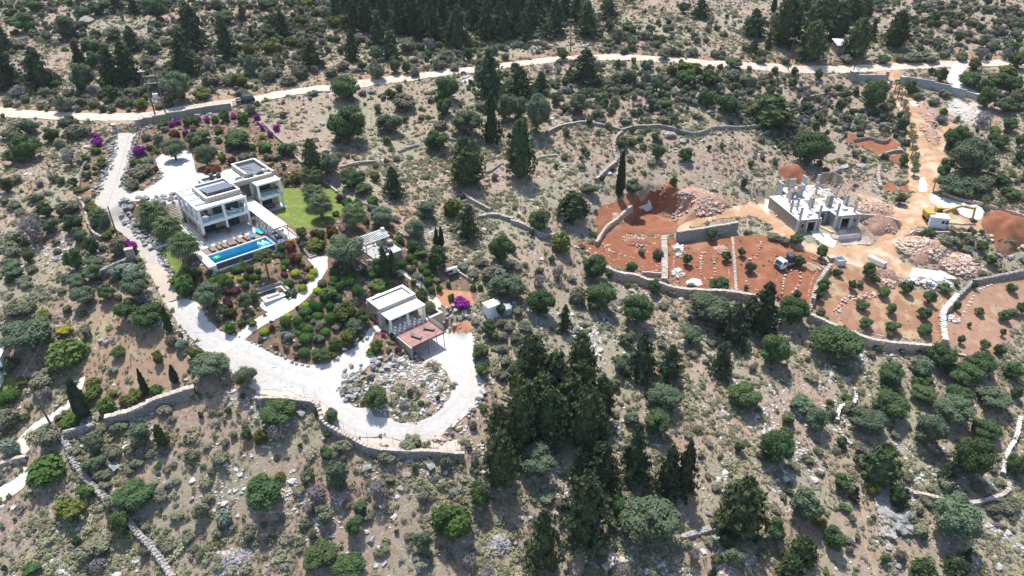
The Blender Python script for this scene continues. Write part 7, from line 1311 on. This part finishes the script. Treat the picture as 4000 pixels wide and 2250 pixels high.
for i,(k,px,py,g,W_m,Hm,trunk,desc,catg,name,shape,mk) in enumerate(items):
    v=i%(4 if shape in('tree','shrub','cyp','bush') else 3); rz=random.uniform(0,6.28); lab_=LAB[i]; gn=GROUPN[k]; small=(W_m<2.6 and k not in 'cCiO')
    if shape=='palm':
        r=empty(name,ZER(g),rz,lab_,catg,gn); R=W_m*.56; th=max(Hm-W_m*.42,.9); link('trunk',palm_trunk(th,.11 if k=='q' else .26),r)
        nf=11 if k=='q' else 30
        for f in range(nf):
            el=(f/nf); a=f*2.399; tilt=1.2-1.9*el**.8; link('frond',FROND,r,(0,0,th-.1),(tilt,0,a),(R,R,R))
        continue
    if shape=='agave':
        o=link(name,crme('agave','a',v,name),None,ZER(g),(0,0,rz),(W_m,W_m,max(Hm,W_m*.9))); tag(o,lab_,catg,gn); continue
    if small or shape in('ball','shrub','low'):
        if shape=='tree' : 
            pass
        else:
            if shape=='dry':
                r=empty(name,ZER(g),rz,lab_,catg,gn); link('twigs',trunkme('dry',v),r,sc=(W_m,W_m,Hm)); link('branch_tips',crme('dry',mk,v,'branch_tips'),r,sc=(W_m,W_m,Hm)); continue
            gs=1.25 if shape=='ball' else 1.14; o=link(name,crme(shape,mk,v,name),None,(g[0],g[1],g[2]-.08*Hm),(0,0,rz),(W_m*gs,W_m*gs,Hm*1.14)); tag(o,lab_,catg,gn); continue
    r=empty(name,ZER(g),rz,lab_,catg,gn)
    if shape=='dry': link('twigs',trunkme('dry',v),r,sc=(W_m,W_m,Hm)); link('branch_tips',crme('dry',mk,v,'branch_tips'),r,sc=(W_m,W_m,Hm))
    elif shape in('cyp','bush','col'): link('trunk',trunkme('con',v),r,sc=(Hm*.8,Hm*.8,Hm)); cw={'cyp':1.42,'bush':1.36,'col':1.3}[shape]; link('crown',crme(shape,mk,v,'crown'),r,sc=(W_m*cw,W_m*cw,Hm*1.04))
    else:
        zt=trunk if k in 'zO' else trunk*.4
        link('trunk',trunkme('olive',v),r,sc=(W_m*.9,W_m*.9,Hm+zt)); link('crown',crme(shape,mk,v,'crown'),r,(0,0,zt*.8),sc=(W_m*1.07,W_m*1.07,Hm*1.04))
# leaning pine beside the pool
g,t=hit(*Lz(150,560)); D_=ray(*Lz(75,255)); yy=g[1]+.4; tt=yy/D_[1]; top=(D_[0]*tt,yy,CAMZ+D_[2]*tt); r=empty('pine_tree',ZER(g),0,'flat crowned pine leaning over the swimming pool edge','tree'); rel=(top[0]-g[0],top[1]-g[1],top[2]-g[2])
link('trunk',MB().path([(0,0,-.2),(rel[0]*.3,rel[1]*.4,rel[2]*.45),(rel[0]*.85,rel[1],rel[2]*.9)],[.2,.16,.09],8).mesh('trunk',M['bark']),r)
for k in range(5):
    a=k*1.3; link('crown_tier',crme('tree','C',k%4,'crown_tier'),r,(rel[0]+1.0*math.cos(a)*(k>0),rel[1]+.9*math.sin(a)*(k>0),rel[2]-.7-.15*k),(0,0,a),(2.3,2.3,1.1))
# dead tree on the upper left slope
for px,l in (((930,160),'bare dead tree standing on the upper left slope'),((1200,90),'silvery dead tree crown near the top left'),((1650,190),'small bleached dead tree above the villa road')):
    g=G(*T(0,0,*px)); r=empty('dead_tree',ZER(g),0,l,'tree'); link('branches',trunkme('dry',2),r,sc=(4.5,4.5,4.5))
# ------------------------------------------------------------ scattered wild cover (stuff, geometry nodes)
def blocked(x,y):
    i=np.clip(((x-X0)*2).astype(int),0,nx*2-1); j=np.clip(((y-Y0)*2).astype(int),0,ny*2-1); return NOVEG[j,i]
def lot(x,y):
    i=np.clip(((x-X0)*2).astype(int),0,nx*2-1); j=np.clip(((y-Y0)*2).astype(int),0,ny*2-1); return GARD[j,i]
for fr,rc in ((FV,(-4,-13,18,15)),(FL_,(-1,-7.5,11.5,7)),(FC,(-2.5,-4,15,15.5))): maskset(NOVEG,rect(fr,*rc))
def points(n,seed):
    r=np.random.default_rng(seed); y=r.uniform(50,300,n); x=r.uniform(-1,1,n)*(y*.80+28); 
    m=(x>X0+2)&(x<X1-2); return x[m],y[m],r
def scatter(name,label,cat,x,y,s,variants,m,flat=1.0,dz=0.0,sz=None):
    col=bpy.data.collections.new(name+'_kinds')
    for i,(V_,F_) in enumerate(variants):
        me=npmesh(name+'_kind',V_,F_,m); o=bpy.data.objects.new(name+'_kind%02d'%i,me); col.objects.link(o)
    z=hz(x,y)+dz; me=bpy.data.meshes.new(name); me.vertices.add(len(x)); me.vertices.foreach_set('co',np.c_[x,y,z].astype(np.float32).ravel())
    a=me.attributes.new('size','FLOAT','POINT'); a.data.foreach_set('value',s.astype(np.float32))
    b=me.attributes.new('turn','FLOAT_VECTOR','POINT'); r=np.random.default_rng(3); tv=np.zeros((len(x),3),np.float32); tv[:,2]=r.uniform(0,6.28,len(x)); tv[:,0]=r.uniform(-.15,.15,len(x)); b.data.foreach_set('vector',tv.ravel())
    c=me.attributes.new('pick','INT','POINT'); c.data.foreach_set('value',r.integers(0,len(variants),len(x)).astype(np.int32))
    d=me.attributes.new('high','FLOAT','POINT'); d.data.foreach_set('value',(s*(sz if sz is not None else 1)*np.ones(len(x))).astype(np.float32))
    o=link(name,me); tag(o,label,cat,kind='stuff'); md=o.modifiers.new('scatter','NODES'); ng=bpy.data.node_groups.new(name,'GeometryNodeTree'); md.node_group=ng
    ng.interface.new_socket('Geometry',in_out='INPUT',socket_type='NodeSocketGeometry'); ng.interface.new_socket('Geometry',in_out='OUTPUT',socket_type='NodeSocketGeometry')
    N=ng.nodes; gi=N.new('NodeGroupInput'); go=N.new('NodeGroupOutput'); iop=N.new('GeometryNodeInstanceOnPoints'); ci=N.new('GeometryNodeCollectionInfo'); ci.inputs['Collection'].default_value=col; ci.inputs['Separate Children'].default_value=True; ci.inputs['Reset Children'].default_value=True
    def attr(nm,ty):
        q=N.new('GeometryNodeInputNamedAttribute'); q.data_type=ty; q.inputs['Name'].default_value=nm; return q.outputs['Attribute']
    cx=N.new('ShaderNodeCombineXYZ'); s_=attr('size','FLOAT'); ng.links.new(s_,cx.inputs[0]); ng.links.new(s_,cx.inputs[1]); ng.links.new(attr('high','FLOAT'),cx.inputs[2])
    ng.links.new(gi.outputs[0],iop.inputs['Points']); ng.links.new(ci.outputs[0],iop.inputs['Instance']); iop.inputs['Pick Instance'].default_value=True
    ng.links.new(attr('pick','INT'),iop.inputs['Instance Index']); ng.links.new(attr('turn','FLOAT_VECTOR'),iop.inputs['Rotation']); ng.links.new(cx.outputs[0],iop.inputs['Scale']); ng.links.new(iop.outputs[0],go.inputs[0])
    return o
def clump(seed,n,ls,h=.8,core=True):
    r=np.random.default_rng(seed); P=[]; nb=4+seed%3
    for j in range(nb):
        a=r.uniform(0,6.28); q=r.uniform(.05,.42); rb=r.uniform(.16,.32); c=np.array([q*math.cos(a),q*math.sin(a)*.7,0]); hb=h*r.uniform(.35,1.0); m=int(n/nb*1.4)
        d=sph(m,r); d[:,2]=np.abs(d[:,2]); pos=c+d*np.array([rb,rb,hb*.75])*r.uniform(.6,1.1,m)[:,None]; nn=d+np.array([0,0,.3])+r.normal(size=d.shape)*.7; nn/=np.linalg.norm(nn,axis=1)[:,None]
        P.append(quads(pos,nn,ls*r.uniform(.6,1.4,m),r)); v,f=ico(); P.append((c+v*np.array([rb*.72,rb*.72,hb*.5]),tri2quad(f)))
    return cat_(P)
def tuft(seed,n=16):
    r=np.random.default_rng(seed); P=[]
    for i in range(n):
        a=r.uniform(0,6.28); L=r.uniform(.5,1); b=np.array([r.normal()*.14,r.normal()*.14,0]); e=b+np.array([math.cos(a)*.35*L,math.sin(a)*.35*L,L*.75]); s=np.array([-math.sin(a),math.cos(a),0])*.05; P.append((np.array([b-s,b+s,e+s*.2,e-s*.2]),np.array([(0,1,2,3)])))
    return cat_(P)
SC=[clump(i,110,.075) for i in range(7)]
M['scrub_pale']=mat('pale_scrub',(.30,.285,.175),(.225,.225,.135),1.2,rough=.95,rand=.28,transl=.15,detail=3)
M['scrub_green']=mat('green_scrub',(.13,.16,.08),(.185,.20,.11),1.2,rough=.9,rand=.28,transl=.15,detail=3)
M['scrub_grey']=mat('grey_scrub',(.19,.19,.155),(.245,.24,.21),1.2,rough=.95,rand=.25,transl=.12,detail=3)
M['straw']=mat('dry_straw',(.48,.40,.30),(.39,.32,.23),1.5,rough=1,rand=.2,transl=.15,detail=2)
rgt=lambda x,y: np.clip((y-150)/80,0,1)
x,y,r=points(150000,1); d=fbm(x,y,9,3); e=fbm(x,y,28,9); keep=(~blocked(x,y))&(r.random(len(x))<np.clip((d-.36)*3.0,.06,.85)*(.55+.45*np.clip((e-.35)*3+rgt(x,y),0,1)))&~(lot(x,y)&(r.random(len(x))<.85)); x,y=x[keep],y[keep]; s=r.lognormal(-.1,.42,len(x)).clip(.4,2.6); print('pale',len(x))
scatter('pale_scrub_cover','pale straw green low scrub spread over the hillside','scrub',x,y,s,SC,M['scrub_pale'],sz=.62)
x,y,r=points(30000,2); d=fbm(x,y,12,33); keep=(~blocked(x,y))&(r.random(len(x))<np.clip((d-.46)*4,.03,.8)*(.45+.55*rgt(x,y)))&~(lot(x,y)&(r.random(len(x))<.8)); x,y=x[keep],y[keep]; s=r.uniform(.4,1.5,len(x)); print('green',len(x))
scatter('green_scrub_cover','green low bushes spread over the hillside','scrub',x,y,s,SC,M['scrub_green'],sz=.9)
x,y,r=points(36000,4); d=fbm(x,y,14,53); keep=(~blocked(x,y))&(r.random(len(x))<np.clip((d-.48)*4,.02,.8)*(.3+.7*rgt(x,y)))&~(lot(x,y)&(r.random(len(x))<.9)); x,y=x[keep],y[keep]; s=r.uniform(.5,1.7,len(x)); print('grey',len(x))
scatter('grey_scrub_cover','silvery grey low scrub, densest on the upper slopes','scrub',x,y,s,SC,M['scrub_grey'],sz=.85)
x,y,r=points(170000,5); d=fbm(x,y,7,73); keep=(~blocked(x,y))&(r.random(len(x))<np.clip((d-.35)*2.4,.1,.8)); x,y=x[keep],y[keep]; s=r.uniform(.25,.75,len(x)); print('straw',len(x))
scatter('dry_grass_cover','dry straw coloured grass tufts on the open ground','grass',x,y,s,[tuft(i) for i in range(4)],M['straw'])
TB=[(lambda c:(c[0]*np.array([1.0,.62+.08*i,1]),c[1]))(crown(900+i,'shrub')) for i in range(4)]+[clump(60+i,700,.03,.9) for i in range(3)]
x,y,r=points(52000,14); d=fbm(x,y,17,133); u=np.arctan2(x,y); up_=np.clip((y-158)/18,0,1); tr_=np.clip((x-20)/30,0,1)*np.clip((y-185)/15,0,1); rr_=np.clip((x-95)/10,0,1)*np.clip((y-120)/10,0,1)
keep=(~blocked(x,y))&(r.random(len(x))<np.clip((d-.36)*3,.0,.85)*np.clip(up_*(1-.8*tr_)+.7*rr_+.05,0,1))&~lot(x,y); x,y=x[keep],y[keep]; s=r.uniform(1.2,3.2,len(x)); hf=len(x)//3; print('thicket',len(x))
M['thick_o']=mat('thicket_olive',(.13,.145,.09),(.19,.20,.125),1.0,rough=.95,rand=.25,transl=.15,detail=3)
scatter('olive_thicket_cover','olive grey thicket bushes filling the upper slopes','bushes',x[:hf],y[:hf],s[:hf],TB,M['thick_o'],dz=-.15,sz=.75)
M['thick_g']=mat('thicket_green',(.07,.095,.05),(.12,.145,.07),1.0,rough=.95,rand=.25,transl=.15,detail=3)
scatter('green_thicket_cover','dark green thicket bushes filling the upper slopes','bushes',x[hf:2*hf],y[hf:2*hf],s[hf:2*hf],TB,M['thick_g'],dz=-.15,sz=.8)
M['thick_d']=mat('thicket_grey',(.17,.165,.15),(.22,.215,.195),1.0,rough=.95,rand=.25,transl=.12,detail=3)
scatter('grey_thicket_cover','grey thicket bushes filling the upper slopes','bushes',x[2*hf:],y[2*hf:],s[2*hf:]*.8,TB,M['thick_d'],dz=-.1,sz=.7)
# limestone scatter, in patches
RK=[(V_,tri2quad(F_)) for V_,F_ in ROCKS]
x,y,r=points(650000,6); d=fbm(x,y,11,91); e=fbm(x,y,2.6,95)
near=np.clip((150-y)/70,0,1); keep=(~blocked(x,y))&(r.random(len(x))<np.clip((d-.44)*3.4,.05,.85)*np.clip((e-.46)*6,.03,1)*(.4+.6*near))&~(lot(x,y)&(r.random(len(x))<.93)); x,y=x[keep],y[keep]; s=r.lognormal(-1.3,.62,len(x)).clip(.12,1.7); print('rocks',len(x))
M['limescatter']=mat('weathered_limestone',(.56,.54,.51),(.33,.32,.31),2.2,rough=.95,rand=.14,detail=6,c3=(.40,.28,.20),c3scale=.8,c3thr=(.62,.72))
scatter('limestone_scatter','white grey limestone rocks strewn over the slopes','rocks',x,y,s,RK,M['limescatter'],dz=.02,sz=.75)
# island and garden pockets
isl=np.array([g_[:2] for g_ in Gp(t_(1,1,"700,1410 900,1330 1100,1270 1240,1235 1400,1330 1470,1449")+t_(1,2,"1440,100 1370,190 1240,270 1100,285 960,250 900,190 760,180 690,120"))])
r=np.random.default_rng(8); x=r.uniform(isl[:,0].min(),isl[:,0].max(),1800); y=r.uniform(isl[:,1].min(),isl[:,1].max(),1800); k_=inpoly(x,y,isl)&(fbm(x,y,3,2)>.50); x,y=x[k_],y[k_]; s=r.lognormal(-1.0,.5,len(x)).clip(.2,1.2)
scatter('island_rocks','tumbled limestone on the rocky island inside the gravel loop','rocks',x,y,s,RK,M['limescatter'],dz=.05,sz=.85)
GX_=[];GY_=[];r=np.random.default_rng(21)
for P_ in GP:
    a0,b0=P_.min(0); a1,b1=P_.max(0); n_=int((a1-a0)*(b1-b0)*2.6); x=r.uniform(a0,a1,n_); y=r.uniform(b0,b1,n_); k_=inpoly(x,y,P_)
    ii=np.clip(((x-X0)*2).astype(int),0,nx*2-1); jj=np.clip(((y-Y0)*2).astype(int),0,ny*2-1); k_&=~HARD[jj,ii]
    for fr,(c0,d0,c1,d1) in ((FV,(-3.6,-10.4,17,14.5)),(FL_,(-.6,-6.4,9.6,6.7))):
        q=np.c_[x,y]-fr[0]; u_=q@fr[1]; w_=q@fr[2]; k_&=~((u_>c0)&(u_<c1)&(w_>d0)&(w_<d1))
    GX_.append(x[k_]);GY_.append(y[k_])
GX_=np.concatenate(GX_);GY_=np.concatenate(GY_); n_=len(GX_); o_=r.permutation(n_); GX_,GY_=GX_[o_],GY_[o_]; c1,c2,c3=int(n_*.26),int(n_*.42),int(n_*.62)
gs=lambda a,b,lo,hi: r.uniform(lo,hi,b-a)
scatter('garden_filler_plants','low green filler plants between the clipped garden shrubs','plants',GX_[:c1],GY_[:c1],gs(0,c1,.35,1.0),SC,M['leaf_k'],sz=.8)
scatter('garden_sage_plants','grey leaved filler plants between the garden shrubs','plants',GX_[c1:c2],GY_[c1:c2],gs(c1,c2,.35,.9),SC,M['leaf_w'],sz=.8)
scatter('garden_pebbles','small grey rocks scattered over the garden soil','rocks',GX_[c2:c3],GY_[c2:c3],gs(c2,c3,.2,.75),RK,M['limescatter'],sz=.8,dz=.05)
def fillz(polys,den,seed,hardck=False):
    r=np.random.default_rng(seed); A=[];B_=[]
    for P_ in polys:
        a0,b0=P_.min(0); a1,b1=P_.max(0); n_=int((a1-a0)*(b1-b0)*den); x=r.uniform(a0,a1,n_); y=r.uniform(b0,b1,n_); k_=inpoly(x,y,P_)&(fbm(x,y,4,seed)>.45); A.append(x[k_]);B_.append(y[k_])
    return np.concatenate(A),np.concatenate(B_),r
M['clod']=mat('red_clods',(.24,.095,.05),(.32,.16,.10),1.5,rough=1,rand=.2)
x,y,r=fillz(RP,1.8,31); s=r.lognormal(-1.3,.5,len(x)).clip(.12,.7); h2=len(x)//3
scatter('soil_clods','clods of red earth and small stones over the red terraces','clods',x[h2:],y[h2:],s[h2:],RK,M['clod'],sz=.6)
scatter('terrace_stones','small pinkish stones strewn over the red terraces','stones',x[:h2//2],y[:h2//2],s[:h2//2],RK,M['pinkstone'],sz=.6,dz=.05)
scatter('terrace_weeds','small weeds on the red terraces','weeds',x[h2//2:h2],y[h2//2:h2],s[h2//2:h2]*1.3,SC,M['scrub_green'],sz=.6)
x,y,r=fillz(VP,1.3,37); k_=y<95; x,y=x[k_],y[k_]; s=r.lognormal(-1.5,.45,len(x)).clip(.1,.5)
scatter('loop_stones','loose pale stones on the gravel loop','stones',x,y,s,RK,M['whitestone'],sz=.6,dz=.1)
# individually placed boulders
bl=[(0,2,860,630,110,60),(0,2,1500,420,50,45),(0,2,430,165,60,30),(0,2,240,1030,60,35),(0,2,1450,870,55,60),(0,2,700,1200,50,40),(0,2,340,1370,60,90),(0,2,460,1060,45,40),(1,2,1310,620,110,100),(1,2,1140,690,70,60),(1,2,960,1350,80,70),(1,2,870,1180,90,120),(1,2,840,640,110,60),(1,2,340,220,90,60),(1,2,1870,1150,60,60),(1,2,1250,550,60,40),(1,2,940,930,60,60),(1,2,1090,790,70,60),(1,2,690,1270,60,40),(1,2,1540,850,60,70),(1,2,1840,780,80,70),(2,2,60,1010,60,50),(2,2,140,1010,60,50),(2,2,20,1200,60,90),(2,2,1560,1370,70,70),(2,2,1480,980,60,40),(2,2,1240,1280,70,70),(2,2,730,1230,70,50),(2,1,1290,1140,90,50),(2,1,1490,1230,60,90),(2,1,520,990,50,30),(3,2,220,1340,60,30),(3,2,1040,1030,90,110),(3,2,910,1235,70,50),(3,2,1130,450,50,50),(3,2,1220,630,60,40),(3,2,990,1370,90,60),(3,2,1740,1380,80,80),(3,2,400,660,80,40),(3,2,90,820,60,50),(3,2,100,1270,50,50),(3,2,650,1180,50,60),(3,0,700,1250,110,60),(3,0,520,1290,110,70),(3,0,870,940,60,40),(3,0,580,1270,90,50),(3,0,880,1290,50,60),(3,0,650,830,70,30),(2,0,1190,1030,110,50),(2,0,1290,1070,80,40),(2,0,1430,1060,60,40),(2,0,1190,1140,40,40),(2,0,1500,850,90,40),(2,0,1340,770,70,50),(1,0,880,700,90,40),(1,0,930,820,50,30),(1,0,500,940,60,50),(0,0,660,170,130,50),(0,0,1040,210,110,50),(0,0,170,310,90,60),(0,0,400,300,70,50),(1,1,65,1105,60,50),(1,1,210,1120,50,40),(3,1,1830,500,70,50),(3,1,1740,480,60,40),(3,1,1590,420,40,50),(3,1,670,1300,40,30),(3,1,780,1295,40,40)]
bg_=defaultdict(list)
for i,(tx,ty,px,py,w,h) in enumerate(bl):
    X_,Y2=T(tx,ty,px,py); j=min(range(len(LM)),key=lambda q:(X_-LM[q][1])**2+(Y2-LM[q][2])**2); dx,dy=X_-LM[j][1],Y2-LM[j][2]; side=('right of' if dx>0 else 'left of') if abs(dx)>abs(dy) else ('below' if dy>0 else 'above'); bg_[(j,side)].append((dx*dx+dy*dy,i,X_,Y2,w/1.932,h/1.932))
for (j,side),L in bg_.items():
    L.sort()
    for q,(_,i,X_,Y2,w,h) in enumerate(L):
        g,t=hit(X_,Y2); wm=w*t/F; b=[]
        o=link('boulder',rockme(i%8,'limestone'),None,(g[0],g[1],g[2]+wm*.12),(random.uniform(-.2,.2),0,random.uniform(0,3)),(wm*1.1,wm*.9,wm*.75)); tag(o,f"large grey limestone boulder, {ordn(q)} {side} the {LM[j][0]}",'boulder','large boulders on the slopes')
print('objects',len(bpy.data.objects))

# ------------------------------------------------------------ thin summer haze over the whole valley
hb=MB().box(-2400,-1900,-260,2400,2600,75); hm=bpy.data.materials.new('summer_haze'); hm.use_nodes=True; hn=hm.node_tree; hn.nodes.remove(hn.nodes['Principled BSDF'])
pv=hn.nodes.new('ShaderNodeVolumePrincipled'); pv.inputs['Color'].default_value=(.88,.93,1,1); pv.inputs['Density'].default_value=.00008; pv.inputs['Anisotropy'].default_value=.2
hn.links.new(pv.outputs[0],hn.nodes['Material Output'].inputs['Volume']); ho=hb.build('haze',hm); tag(ho,'thin pale summer haze over the hillside','haze',kind='stuff')
